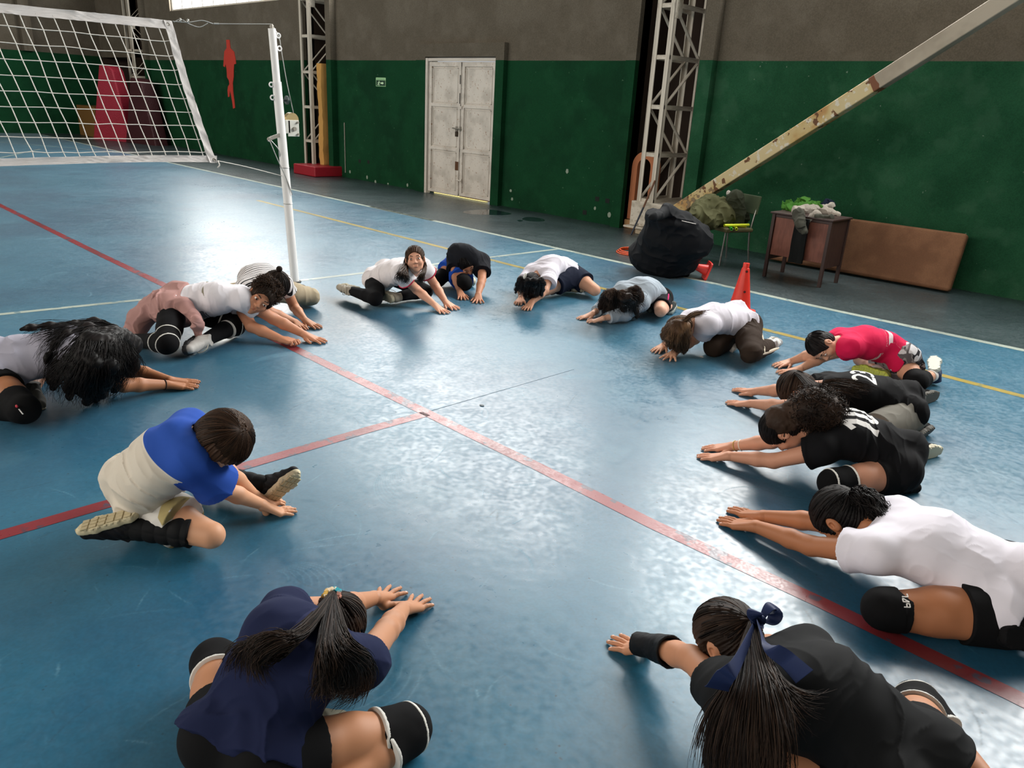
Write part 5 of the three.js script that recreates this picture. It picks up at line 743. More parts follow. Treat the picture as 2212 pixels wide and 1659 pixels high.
{ // ---- near bottom right: girl in charcoal with a navy bow
  seed = 1303; const j = { head: [-0.801, 0.262, -1.787], neck: [-0.647, 0.308, -1.714], chest: [-0.502, 0.331, -1.673], waist: [-0.391, 0.272, -1.728], pelvis: [-0.273, 0.205, -1.731], shR: [-0.592, 0.306, -1.85], shL: [-0.667, 0.265, -1.577], elR: [-0.702, 0.15, -2.019], elL: [-0.868, 0.186, -1.72], wrR: [-0.898, 0.049, -2.079], wrL: [-1.055, 0.073, -1.802], hdR: [-1.033, 0.02, -2.152], hdL: [-1.203, 0.016, -1.794], hipR: [-0.266, 0.221, -1.811], hipL: [-0.285, 0.186, -1.653], knR: [-0.355, 0.099, -2.155], knL: [-0.637, 0.089, -1.569], anR: [-0.055, 0.073, -1.966], anL: [-0.287, 0.062, -1.631], toR: [-0.018, 0.037, -2.135], toL: [-0.257, 0.035, -1.803] };
  const P = Person('girl in a black top with a navy ribbon bow on her long ponytail', { j, s: 1.04, near: 2, skin: 0xb98262, ...bowed(j, 50, 10), hand: { L: { spread: 0.35, thumb: 1.2 } } });
  shirt(P, clothM(0x17181a), { t: 0.018, sleeve: 0.35, hem: -0.5, fold: 0.008, seed: 21, flare: 0.012 });
  shorts(P, blackCloth, { t: 0.01, len: 0.35 });
  kneePad(P, 'R', { arc: 0.022 }); kneePad(P, 'L', { arc: 0.022 });
  shoe(P, 'R', { mat: shoeGrey, sole: cream }); shoe(P, 'L', { mat: shoeGrey, sole: cream });
  { const { J, s } = P, a = J.wrL, b = J.elL, d = norm(sub(b, a)), h = norm(sub(J.hdL, a)); part('wrist_sleeve', meshShape({ p: [cap(add(a, mul(h, 0.062)), lerp(a, b, 0.2), 0.036 * s, 0.038 * s, 0.02, [plane(add(a, mul(h, 0.062)), h)]), cap(lerp(a, b, 0.2), lerp(a, b, 0.6), 0.04 * s, 0.052 * s, 0.02, [plane(lerp(a, b, 0.5), d)])], s: [cap(lerp(a, b, 0.35), lerp(a, b, 0.8), 0.036 * s, 0.048 * s, 0.006)], disp: (x, y, z) => 0.007 * (fbm(x * 26, y * 26, z * 26, 3) - 0.5), pad: 0.015 }, 0.005), clothM(0x101114, 0.6), P.g, 'loose black sleeve round the wrist');
    const lg = new THREE.BoxGeometry(0.012, 0.002, 0.026); const c = add(lerp(a, b, 0.44), [0.02, 0.044, 0.03]); lg.applyQuaternion(new THREE.Quaternion().setFromUnitVectors(V(0, 1, 0), V(0.45, 0.6, 0.66))); lg.translate(...c); part('sleeve_tag', lg, std(0xe8e4e0, 0.6), P.g, 'white tag on the sleeve'); }
  const tie = [0, 0.03, -0.14];
  skullHair(P, HAIR.dark, { tie, t: 0.014, count: 460, groove: 0.002, nape: 0.01 });
  const T = P.H(0, 0.03, -0.118);
  const gl = guides(P, [[[-0.628, 0.4, -1.493], [-0.633, 0.34, -1.422], [-0.634, 0.24, -1.418], [-0.645, 0.12, -1.457]], [[-0.587, 0.45, -1.454], [-0.557, 0.4, -1.371], [-0.549, 0.3, -1.365], [-0.524, 0.2, -1.372]], [[-0.56, 0.48, -1.457], [-0.501, 0.45, -1.357], [-0.47, 0.38, -1.321], [-0.441, 0.3, -1.316]], [[-0.552, 0.49, -1.472], [-0.482, 0.48, -1.394], [-0.435, 0.45, -1.334], [-0.418, 0.38, -1.306]], [[-0.553, 0.49, -1.495], [-0.49, 0.49, -1.474], [-0.462, 0.47, -1.517], [-0.45, 0.42, -1.638]]]).map((g) => [T, ...g]);
  const tail = part('ponytail', strandsGeo([...looseHair(gl.slice(0, 4), 1900, { spread: 0.032, r: 0.0017, wave: 0.004, waves: 1.2, cutVar: 0.35 }), ...looseHair(gl.slice(3), 130, { spread: 0.02, r: 0.0022, wave: 0.008, waves: 1.5, taper: 0.9 })]), HAIR.dark, P.g);
  const ribM = clothM(0x1e2a4e, 0.55), o = P.H(0, 0.04, -0.138), up = norm(sub(P.hu, mul(P.hf, 0.4))), out2 = norm(add(mul(P.hf, -1), mul(P.hu, -0.2)));
  const loop = (sx, ang) => { const pts = []; for (let k = 0; k <= 14; k++) { const t = (k / 14) * Math.PI * 2, r = 0.05 * Math.sin(t / 2); pts.push(add(o, add(add(mul(P.hr, sx * r * Math.cos(ang)), mul(up, r * Math.sin(ang) + 0.022 * Math.sin(t))), mul(out2, 0.012 + 0.014 * Math.sin(t / 2))))); } return pts; };
  const ribbon = (pts, w, ax) => { const L = spline(pts, 26), pos = [], idx = [], uv = [], nn = []; L.forEach((p, i) => { const t = norm(sub(L[Math.min(26, i + 1)], L[Math.max(0, i - 1)])), b = norm(cross(t, ax)), ww = typeof w === 'function' ? w(i / 26) : w; for (const [e, q] of [[1, 1], [-1, 1], [-1, -1], [1, -1]]) { const v = add(p, add(mul(b, e * ww), mul(norm(cross(t, b)), q * 0.0012))); pos.push(...v); uv.push(i / 26, e * 0.5 + 0.5); } if (i) { const k = i * 4; for (let q = 0; q < 4; q++) { const a = k - 4 + q, c = k - 4 + ((q + 1) % 4); idx.push(a, c, a + 4, c, c + 4, a + 4); } } }); const g = new THREE.BufferGeometry(); g.setAttribute('position', new THREE.Float32BufferAttribute(pos, 3)); g.setAttribute('uv', new THREE.Float32BufferAttribute(uv, 2)); g.setIndex(idx); g.computeVertexNormals(); return g; };
  const kn = new THREE.SphereGeometry(1, 12, 9); kn.scale(0.013, 0.015, 0.012); kn.translate(...add(o, mul(out2, 0.014)));
  const bow = part('ribbon_knot', kn, ribM, P.g, 'navy ribbon bow');
  part('ribbon_loop', ribbon(loop(-1, 0.15), (f) => 0.006 + 0.016 * Math.sin(f * 3.14), norm([-0.085, 1.041, -0.006])), ribM, bow); part('ribbon_loop', ribbon(loop(1, 0.5), (f) => 0.006 + 0.016 * Math.sin(f * 3.14), norm([-0.085, 1.041, -0.006])), ribM, bow);
  part('ribbon_end', ribbon([o, P.loc([-0.608, 0.5, -1.433]), P.loc([-0.608, 0.49, -1.381]), P.loc([-0.62, 0.45, -1.376])], (f) => 0.008 + 0.022 * f, norm([0.711, 0.637, 0.468])), ribM, bow); part('ribbon_end', ribbon([o, P.loc([-0.596, 0.5, -1.551]), P.loc([-0.534, 0.5, -1.535]), P.loc([-0.483, 0.49, -1.524])], (f) => 0.012 + 0.016 * f, norm([0.711, 0.637, 0.468])), ribM, bow);
}
{ // ---- right: girl in white, dark bunched ponytail
  seed = 1204; const j = { head: [-0.937, 0.172, -2.948], neck: [-0.748, 0.204, -2.913], chest: [-0.585, 0.219, -2.932], waist: [-0.439, 0.187, -2.932], pelvis: [-0.293, 0.15, -2.934], shR: [-0.76, 0.219, -3.071], shL: [-0.717, 0.193, -2.755], elR: [-1.005, 0.115, -2.962], elL: [-0.976, 0.085, -2.792], wrR: [-1.247, 0.054, -2.916], wrL: [-1.228, 0.051, -2.814], hdR: [-1.412, 0.019, -2.951], hdL: [-1.398, 0.015, -2.817], hipR: [-0.281, 0.203, -3.005], hipL: [-0.308, 0.098, -2.863], knR: [-0.617, 0.079, -3.212], knL: [-0.611, 0.084, -2.591], anR: [-0.252, 0.061, -3.058], anL: [-0.267, 0.075, -2.802], toR: [-0.153, 0.037, -3.225], toL: [-0.134, 0.045, -2.943] };
  const P = Person('girl in a white T-shirt with a short dark ponytail at the right edge', { j, s: 1.151, near: 2, skin: 0xa66c4a, ...bowed(j, 22, -6), hand: { L: { spread: 0.16 }, R: { spread: 0.16 } }, leg: 1.1, arm: 0.96 });
  shirt(P, clothM(0xdad6e0), { t: 0.016, sleeve: 0.42, hem: -0.3, fold: 0.0042, fu: 12, fv: 15, seed: 33, flare: 0.026 });
  shorts(P, blackCloth, { t: 0.009, len: 0.36 });
  kneePad(P, 'L', { trim: false, up: 0.1, dn: 0.2 }); kneePad(P, 'R', { trim: false });
  shoe(P, 'L', { mat: blackCloth, sole: blackCloth }); shoe(P, 'R', { mat: blackCloth, sole: blackCloth });
  { const m = []; const c0 = lerp(P.J.knL, P.J.hipL, 0.07), ax = norm(sub(P.J.hipL, P.J.knL)), toC = norm([0.421, 0.634, 0.603]), n = norm(sub(toC, mul(ax, dot(toC, ax)))), sd = cross(n, ax), r = 0.085 * P.s; const Q = (u, v) => { const a = v / r; return V(...add(add(c0, mul(ax, u)), add(mul(n, Math.cos(a) * r), mul(sd, Math.sin(a) * r)))); }; const L = (p, q) => m.push(rod(Q(...p), Q(...q), 0.0022, 0.0022, 6));
    const ch = [[[0, 0], [0.02, 0]], [[0.02, 0], [0.02, 0.012]], [[0.02, 0.012], [0.01, 0.012]], [[0.01, 0.012], [0.01, 0]], [[0, 0.018], [0.02, 0.018]], [[0.02, 0.018], [0, 0.03]], [[0, 0.03], [0, 0.018]], [[0, 0.036], [0.02, 0.036]], [[0.02, 0.036], [0.02, 0.048]]]; for (const [p, q] of ch) L(p, q); part('pad_logo', m, std(0xe0dcd8, 0.6), P.g, 'small white logo on the knee pad'); }
  const tie = [0, 0.02, -0.14];
  skullHair(P, HAIR.black, { tie, t: 0.014, count: 420, groove: 0.0022 });
  const T = P.H(0, 0.02, -0.112), bs = []; for (let k = 0; k < 700; k++) { const a = [rr(-1, 1), rr(-1, 1), rr(-1, 1)], e = add(T, add(mul(P.hf, -rr(-0.03, 0.045)), add(mul(P.hu, -rr(0.03, 0.14)), mul(P.hr, rr(-0.045, 0.045))))), m = add(lerp(T, e, 0.5), mul(a, 0.028)); bs.push({ p: spline([add(T, mul(a, 0.012)), add(m, mul(P.hf, -0.02)), e, add(e, mul(a, 0.016))], 8), r: 0.0028, taper: 0.7 }); }
  part('ponytail', strandsGeo(bs), HAIR.black, P.g);
}
{ // ---- right: girl number 10
  seed = 1105; const j = { head: [-1.486, 0.222, -3.508], neck: [-1.338, 0.24, -3.593], chest: [-1.211, 0.257, -3.672], waist: [-1.095, 0.22, -3.739], pelvis: [-0.995, 0.144, -3.793], shR: [-1.402, 0.233, -3.722], shL: [-1.253, 0.209, -3.482], elR: [-1.539, 0.136, -3.532], elL: [-1.465, 0.084, -3.428], wrR: [-1.74, 0.039, -3.514], wrL: [-1.681, 0.048, -3.367], hdR: [-1.865, 0.015, -3.423], hdL: [-1.822, 0.015, -3.317], hipR: [-1.015, 0.177, -3.865], hipL: [-0.978, 0.116, -3.722], knR: [-1.335, 0.08, -4.021], knL: [-1.153, 0.097, -3.401], anR: [-1.083, 0.049, -4.268], anL: [-0.982, 0.048, -3.707], toR: [-1.032, 0.04, -4.434], toL: [-0.873, 0.039, -3.843] };
  const P = Person('girl in a black T-shirt numbered 10 with very big curly hair', { j, s: 1.027, near: 2, skin: 0xc38c72, ...bowed(j, 8, 0), hand: { L: { spread: 0.12 }, R: { spread: 0.12 } } });
  const tex = numberTex('#0e0e11', '#e4e2e0', (c) => { c.translate(256, 205); c.scale(-1.15, 1); c.font = 'bold 190px sans-serif'; c.textAlign = 'center'; c.fillText('10', 0, 70); c.lineWidth = 7; c.strokeText('10', 0, 70); });
  shirt(P, clothM(0xffffff, 0.9, { map: tex }), { t: 0.014, sleeve: 0.32, hem: -0.7, fold: 0.007, seed: 41, flare: 0.03, uv: torsoUV });
  shorts(P, blackCloth, { t: 0.009, len: 0.34 });
  kneePad(P, 'L', { arc: 0.022 }); kneePad(P, 'R', {});
  shoe(P, 'L', { mat: blackCloth, sole: cream }); shoe(P, 'R', { mat: blackCloth, sole: cream });
  for (const [f, c, r] of [[0.22, 0xd8cfc0, 0.003], [0.08, 0xb89a40, 0.0022]]) { const g = new THREE.TorusGeometry(0.0275 * P.s, r, 7, 26), d = norm(sub(P.J.elR, P.J.wrR)); g.applyQuaternion(new THREE.Quaternion().setFromUnitVectors(V(0, 0, 1), V(...d))); g.translate(...lerp(P.J.wrR, P.J.elR, f)); part('bracelet', g, std(c, 0.5), P.g); }
  skullHair(P, HAIR.black, { tie: [0, 0.03, -0.14], t: 0.012, count: 220, groove: 0.0018 });
  const cs = [], c0 = P.loc([-1.362, 0.36, -3.579]); for (let k = 0; k < 1700; k++) { const a = norm([rr(-1, 1), rr(-0.9, 1), rr(-1, 1)]), R = [0.15, 0.13, 0.15], b = add(c0, [a[0] * R[0] * rr(0.5, 1), a[1] * R[1] * rr(0.5, 1), a[2] * R[2] * rr(0.5, 1)]); const ax = norm([rr(-1, 1), rr(-1, 1), rr(-1, 1)]), e1 = norm(cross(ax, [0.3, 1, 0.2])), e2 = cross(ax, e1), q = rr(0.005, 0.012), p = []; for (let i = 0; i <= 11; i++) { const t = (i / 12) * rr(5.5, 6.5) * 1.4; p.push(add(b, add(mul(ax, (i / 12 - 0.5) * 0.05), add(mul(e1, Math.cos(t) * q), mul(e2, Math.sin(t) * q))))); } cs.push({ p, r: 0.0021, taper: 0.5 }); }
  const core = meshShape({ p: [ell(c0, [1, 0, 0], [0, 1, 0], [0, 0, 1], [0.125, 0.105, 0.125], 0.03), P.he([0, 0.02, -0.05], [0.09, 0.09, 0.09], 0.05)], disp: (x, y, z) => 0.03 * (fbm(x * 18, y * 18, z * 18, 4) - 0.5), pad: 0.03 }, 0.007);
  part('curls', mergeIdx([core, strandsGeo(cs)]), HAIR.dark, P.g);
}
{ // ---- right: girl behind number 10
  seed = 1006; const j = { head: [-1.79, 0.162, -4.33], neck: [-1.622, 0.217, -4.384], chest: [-1.483, 0.215, -4.461], waist: [-1.364, 0.197, -4.541], pelvis: [-1.256, 0.142, -4.615], shR: [-1.681, 0.193, -4.523], shL: [-1.54, 0.177, -4.261], elR: [-1.873, 0.13, -4.35], elL: [-1.763, 0.11, -4.129], wrR: [-2.084, 0.044, -4.417], wrL: [-1.99, 0.048, -4.168], hdR: [-2.243, 0.015, -4.427], hdL: [-2.147, 0.014, -4.171], hipR: [-1.295, 0.165, -4.686], hipL: [-1.218, 0.122, -4.543], knR: [-1.596, 0.079, -4.916], knL: [-1.29, 0.085, -4.164], anR: [-1.379, 0.049, -5.218], anL: [-1.182, 0.058, -4.522], toR: [-1.354, 0.037, -5.399], toL: [-1.167, 0.064, -4.705] };
  const P = Person('long-haired girl in a black numbered T-shirt and grey shorts behind the girl numbered 10', { j, s: 1.081, near: 1, skin: 0xc08a70, ...bowed(j, 8, 4), hand: { L: { spread: 0.2 }, R: { spread: 0.25 } } });
  const tex = numberTex('#0d0d10', '#dedcda', (c) => { c.translate(256, 190); c.scale(-1.15, 1); c.font = 'bold 150px sans-serif'; c.textAlign = 'center'; c.fillText('23', 0, 60); });
  shirt(P, clothM(0xffffff, 0.9, { map: tex }), { t: 0.013, sleeve: 0.32, hem: -0.5, fold: 0.008, seed: 51, flare: 0.02, uv: torsoUV });
  shorts(P, clothM(0x7c7870), { t: 0.013, len: 0.75, flare: 0.012, fold: 0.004 });
  shoe(P, 'L', { mat: blackCloth, sole: std(0x55524c, 0.8) }); shoe(P, 'R', { mat: blackCloth, sole: std(0x55524c, 0.8) });
  skullHair(P, HAIR.dark, { tie: [0, 0.02, -0.14], t: 0.013, count: 260 });
  const T = P.H(0, 0.03, -0.1), gl = guides(P, [[[-1.542, 0.33, -4.017], [-1.492, 0.37, -4.064], [-1.365, 0.4, -4.051], [-1.282, 0.38, -4.133]], [[-1.515, 0.34, -3.925], [-1.448, 0.38, -3.957], [-1.344, 0.4, -3.938], [-1.283, 0.39, -3.972]], [[-1.508, 0.33, -3.885], [-1.428, 0.36, -3.863], [-1.35, 0.36, -3.856], [-1.321, 0.33, -3.889]]]).map((g) => [P.H(0, 0.1, -0.05), T, ...g]);
  part('loose_hair', strandsGeo(looseHair(gl, 260, { spread: 0.022, r: 0.0045, wave: 0.006 })), HAIR.dark, P.g);
}
{ // ---- right: boy in pink
  seed = 907; const j = { head: [-2.024, 0.231, -5.166], neck: [-1.94, 0.258, -5.319], chest: [-1.821, 0.263, -5.421], waist: [-1.731, 0.231, -5.525], pelvis: [-1.622, 0.173, -5.586], shR: [-2.02, 0.243, -5.44], shL: [-1.835, 0.253, -5.22], elR: [-2.078, 0.156, -5.203], elL: [-2.039, 0.126, -5.304], wrR: [-2.259, 0.032, -5.253], wrL: [-2.12, 0.045, -5.106], hdR: [-2.317, 0.014, -5.107], hdL: [-2.223, 0.016, -4.992], hipR: [-1.581, 0.193, -5.518], hipL: [-1.668, 0.15, -5.649], knR: [-1.909, 0.071, -5.653], knL: [-1.428, 0.098, -5.368], anR: [-1.662, 0.072, -5.394], anL: [-1.42, 0.07, -5.727], toR: [-1.838, 0.067, -5.408], toL: [-1.482, 0.093, -5.891] };
  const P = Person('boy in a bright pink T-shirt and grey camouflage shorts bending low', { j, s: 1.041, near: 1, skin: 0xd29c80, up: [-0.622, 0.104, 0.731], face: [0.515, -0.769, 0.311], eyes: true, hand: { L: { spread: 0.4 }, R: { spread: 0.3 } } });
  const tex = canvasTex(512, 512, (c, w, h) => { c.fillStyle = '#d01a4c'; c.fillRect(0, 0, w, h); c.fillStyle = '#ecdce0'; for (let i = 0; i < 16; i++) { c.beginPath(); c.ellipse(w * (0.62 + 0.26 * hash(i, 1, 1)), h * (0.42 + 0.3 * hash(i, 2, 1)), 10 + 14 * hash(i, 3, 1), 7 + 6 * hash(i, 4, 1), hash(i, 5, 1) * 3, 0, 7); c.fill(); } });
  shirt(P, clothM(0xffffff, 0.88, { map: tex }), { t: 0.014, sleeve: 0.3, hem: 0.22, fold: 0.006, seed: 61, flare: 0.022, uv: torsoUV });
  const camo = dataTex(256, (u, v) => { const n = tfbm(u, v, 5, 611, 3), m = tfbm(u, v, 6, 617, 3); return n > 0.57 ? [206, 202, 204] : m > 0.53 ? [92, 86, 88] : m < 0.42 ? [44, 42, 46] : [132, 126, 126]; });
  shorts(P, clothM(0xffffff, 0.9, { map: camo }), { t: 0.016, len: 0.56, flare: 0.022, fold: 0.005, uv: (P, p) => [p[0] * 3.5 + p[1] * 1.5, p[1] * 3.5 + p[2] * 2] });
  kneePad(P, 'L', { trim: false, up: 0.16, dn: 0.36 }); 
  sock(P, 'L', clothM(0xd8d4d0), 0.72); sock(P, 'R', clothM(0xd8d4d0), 0.72);
  shoe(P, 'L', { mat: std(0x1c2c4c, 0.7), sole: std(0xc0c2b8, 0.75), up: [0.379, -0.745, 0.46] }); shoe(P, 'R', { mat: std(0x6a7a3a, 0.7), sole: std(0xb6c24e, 0.7), up: [-0.622, -0.089, -0.762], tread: std(0xa8b050, 0.75) });
  skullHair(P, HAIR.black, { tie: [0, 0.1, -0.05], t: 0.008, count: 120, line: 0.05, reach: 0.6, groove: 0.001, lump: 0.006 });
}
{ // ---- girl in white with brown hair
  seed = 808; const j = { head: [-2.9, 0.206, -4.719], neck: [-2.858, 0.276, -4.88], chest: [-2.788, 0.276, -5.018], waist: [-2.746, 0.255, -5.152], pelvis: [-2.722, 0.225, -5.285], shR: [-2.975, 0.234, -4.958], shL: [-2.725, 0.265, -4.825], elR: [-2.926, 0.181, -4.71], elL: [-2.887, 0.103, -4.934], wrR: [-3.067, 0.03, -4.798], wrL: [-2.908, 0.041, -4.714], hdR: [-3.051, 0.013, -4.642], hdL: [-2.88, 0.015, -4.563], hipR: [-2.799, 0.248, -5.3], hipL: [-2.651, 0.196, -5.265], knR: [-2.746, 0.071, -4.975], knL: [-2.443, 0.107, -4.974], anR: [-2.776, 0.055, -5.332], anL: [-2.469, 0.089, -5.333], toR: [-2.742, 0.053, -5.159], toL: [-2.444, 0.088, -5.51] };
  const P = Person('girl with light brown hair in dark brown track trousers with cream stripes', { j, s: 1.039, near: 1, skin: 0xd6a488, ...bowed(j, -8, 0), hand: { L: { spread: 0.75 }, R: { spread: 0.3 } } });
  shirt(P, whiteTee, { t: 0.015, sleeve: 0.5, hem: 0.05, fold: 0.009, seed: 71, flare: 0.022 });
  const tr = shorts(P, clothM(0x33271f), { name: 'track_trousers', t: 0.014, len: 1.86, flare: 0.006, fold: 0.006 });
  { const { J, s } = P, o = norm(add(mul(P.hl, 1), [0, 0.25, 0])), st = (a, b, ra, rb) => { const d = norm(sub(b, a)), n = norm(sub(o, mul(d, dot(o, d)))); const w = cross(d, n); return ell(add(lerp(a, b, 0.5), mul(n, (ra + rb) / 2)), d, n, w, [len(sub(a, b)) * 0.54, 0.011, 0.014], 0.01); }; part('trouser_stripe', meshShape({ p: [st(J.hipL, J.knL, 0.087 * s + 0.018, 0.062 * s + 0.016), st(lerp(J.knL, J.anL, 0.1), J.anL, 0.056 * s + 0.016, 0.036 * s + 0.016)] }, 0.005), clothM(0xcfc6b4), tr, 'cream side stripe'); }
  const silver = std(0xb4b4b4, 0.42, { metalness: 0.25 }); shoe(P, 'L', { mat: silver, sole: std(0xc8c6c0, 0.6), laces: laceM }); shoe(P, 'R', { mat: std(0xa8a6a4, 0.5), sole: std(0xbab6b0, 0.6) });
  skullHair(P, HAIR.light, { tie: [0, 0.09, -0.06], t: 0.014, count: 120, reach: 0.5 });
  const gl = guides(P, [[[-2.84, 0.28, -4.534], [-2.962, 0.2, -4.629], [-3.045, 0.1, -4.735]], [[-2.826, 0.3, -4.537], [-2.84, 0.2, -4.498], [-2.945, 0.06, -4.695]], [[-2.792, 0.3, -4.545], [-2.792, 0.18, -4.525], [-2.901, 0.03, -4.722]], [[-2.751, 0.3, -4.564], [-2.784, 0.16, -4.648], [-2.85, 0.04, -4.741]]]).map((g) => [P.H(0, 0.1, -0.02), ...g]);
  const g2 = guides(P, [[[-2.788, 0.34, -4.6], [-2.716, 0.4, -4.58], [-2.637, 0.43, -4.656]], [[-2.773, 0.33, -4.555], [-2.712, 0.38, -4.542], [-2.633, 0.41, -4.552]]]).map((g) => [P.H(0, 0.06, -0.09), ...g]);
  part('loose_hair', mergeIdx([hairMass(P, gl, 0.016, 0.012, 0.006), strandsGeo([...looseHair(gl, 950, { spread: 0.032, r: 0.0022, wave: 0.01, waves: 2 }), ...looseHair(g2, 160, { spread: 0.018, r: 0.0026, wave: 0.006, waves: 1.5 })])]), HAIR.light, P.g);
}
{ // ---- girl in the grey jumper
  seed = 709; const j = { head: [-3.872, 0.134, -5.226], neck: [-3.852, 0.194, -5.382], chest: [-3.82, 0.215, -5.52], waist: [-3.828, 0.196, -5.644], pelvis: [-3.823, 0.134, -5.754], shR: [-3.98, 0.199, -5.431], shL: [-3.726, 0.143, -5.378], elR: [-4.003, 0.085, -5.225], elL: [-3.723, 0.074, -5.154], wrR: [-3.961, 0.048, -5.02], wrL: [-3.797, 0.052, -4.957], hdR: [-4.026, 0.014, -4.894], hdL: [-3.917, 0.015, -4.884], hipR: [-3.894, 0.154, -5.766], hipL: [-3.754, 0.112, -5.735], knR: [-3.833, 0.071, -5.434], knL: [-3.563, 0.096, -5.448], anR: [-3.9, 0.047, -5.758], anL: [-3.676, 0.073, -5.76], toR: [-3.836, 0.043, -5.607], toL: [-3.737, 0.095, -5.911] };
  const P = Person('girl in a pale grey knitted jumper and black shorts with a pink side stripe', { j, s: 0.964, near: 1, skin: 0xd8a78e, ...bowed(j, -5, 0), hand: { L: { spread: 0.3, curl: 0.2 }, R: { spread: 0.3 } } });
  shirt(P, clothM(0x9aa4ae, 0.95), { name: 'jumper', t: 0.02, sleeve: 1.72, hem: 0.75, fold: 0.009, seed: 81 });
  const so = shorts(P, clothM(0x141317), { t: 0.012, len: 0.66, top: 0.25, fold: 0.004 });
  { const { J, s } = P, a = J.hipL, b = lerp(J.hipL, J.knL, 0.64), d = norm(sub(b, a)), o = norm([0.706, 0.625, 0.181]), n = norm(sub(o, mul(d, dot(o, d)))); part('side_stripe', meshShape({ p: [ell(add(lerp(a, b, 0.5), mul(n, 0.08 * s + 0.012)), d, n, cross(d, n), [len(sub(a, b)) * 0.56, 0.009, 0.007], 0.01)] }, 0.004), clothM(0xc02a68), so, 'pink stripe'); }
  const dk = std(0x3c4240, 0.6); shoe(P, 'L', { mat: dk, sole: std(0x8a9490, 0.6) }); shoe(P, 'R', { mat: dk, sole: std(0x55605a, 0.6) });
  skullHair(P, HAIR.dark, { tie: [0, 0.09, -0.06], t: 0.016, count: 60, lump: 0.012 });
  const gl = guides(P, [[[-3.721, 0.3, -4.879], [-3.871, 0.18, -5.009], [-3.973, 0.05, -5.13]], [[-3.661, 0.32, -4.88], [-3.729, 0.2, -4.941], [-3.866, 0.05, -5.125]], [[-3.572, 0.33, -4.885], [-3.621, 0.22, -4.966], [-3.737, 0.08, -5.174]], [[-3.487, 0.32, -4.865], [-3.613, 0.18, -5.122], [-3.704, 0.03, -5.31]], [[-3.523, 0.36, -4.937], [-3.493, 0.34, -4.993], [-3.483, 0.26, -5.032]]]).map((g) => [P.H(0, 0.1, -0.04), ...g]);
  part('loose_hair', mergeIdx([hairMass(P, gl, 0.018, 0.014, 0.006), strandsGeo(looseHair(gl, 1100, { spread: 0.042, r: 0.0023, wave: 0.014, waves: 3 }))]), HAIR.dark, P.g);
}
{ // ---- girl in white polo and navy shorts
  seed = 610; const j = { head: [-4.772, 0.135, -5.082], neck: [-4.814, 0.213, -5.239], chest: [-4.807, 0.262, -5.382], waist: [-4.807, 0.238, -5.514], pelvis: [-4.718, 0.18, -5.592], shR: [-4.954, 0.202, -5.268], shL: [-4.676, 0.24, -5.238], elR: [-4.874, 0.074, -5.067], elL: [-4.568, 0.121, -5.049], wrR: [-4.721, 0.039, -4.905], wrL: [-4.531, 0.047, -4.842], hdR: [-4.645, 0.013, -4.774], hdL: [-4.467, 0.016, -4.707], hipR: [-4.668, 0.178, -5.53], hipL: [-4.771, 0.177, -5.652], knR: [-4.696, 0.081, -5.178], knL: [-4.422, 0.086, -5.597], anR: [-4.735, 0.06, -5.527], anL: [-4.693, 0.071, -5.821], toR: [-4.571, 0.054, -5.584], toL: [-4.819, 0.086, -5.939] };
  const P = Person('girl in a white shirt and navy shorts with a white clip in her black hair', { j, s: 1.019, near: 1, skin: 0xc9957a, ...bowed(j, -14, 0), hand: { L: { spread: 0.3, curl: 0.25 }, R: { spread: 0.25, curl: 0.3 } } });
  shirt(P, whiteTee, { t: 0.016, sleeve: 0.58, hem: 0.0, fold: 0.008, seed: 91, flare: 0.03 });
  shorts(P, clothM(0x141a2c), { t: 0.014, len: 0.58, flare: 0.018, fold: 0.004 });
  sock(P, 'R', clothM(0x161c30), 0.35); sock(P, 'L', clothM(0x161c30), 0.75);
  const bs = std(0xa89c84, 0.75); shoe(P, 'R', { mat: bs, sole: cream, laces: laceM }); shoe(P, 'L', { mat: bs, sole: cream });
  skullHair(P, HAIR.black, { tie: [0, 0.1, 0.02], t: 0.014, count: 160, reach: 0.5 });
  const gl = guides(P, [[[-4.535, 0.28, -4.698], [-4.632, 0.2, -4.756], [-4.722, 0.1, -4.83]], [[-4.389, 0.3, -4.628], [-4.516, 0.18, -4.734], [-4.644, 0.05, -4.875]], [[-4.357, 0.3, -4.681], [-4.485, 0.16, -4.809], [-4.613, 0.03, -4.942]], [[-4.351, 0.3, -4.761], [-4.46, 0.17, -4.902], [-4.593, 0.05, -5.018]]]).map((g) => [P.H(0, 0.1, -0.03), ...g]);
  const hm = part('loose_hair', mergeIdx([hairMass(P, gl, 0.015, 0.008, 0.006), strandsGeo(looseHair(gl, 950, { spread: 0.028, r: 0.0022, wave: 0.002, waves: 1 }))]), HAIR.black, P.g);
  const c = P.loc([-4.436, 0.33, -4.639]), ge = new THREE.SphereGeometry(1, 12, 8); ge.scale(0.014, 0.03, 0.012); ge.rotateZ(-0.3); ge.translate(...c); part('hair_clip', ge, std(0xe4e0d8, 0.4), hm, 'white hair clip');
}
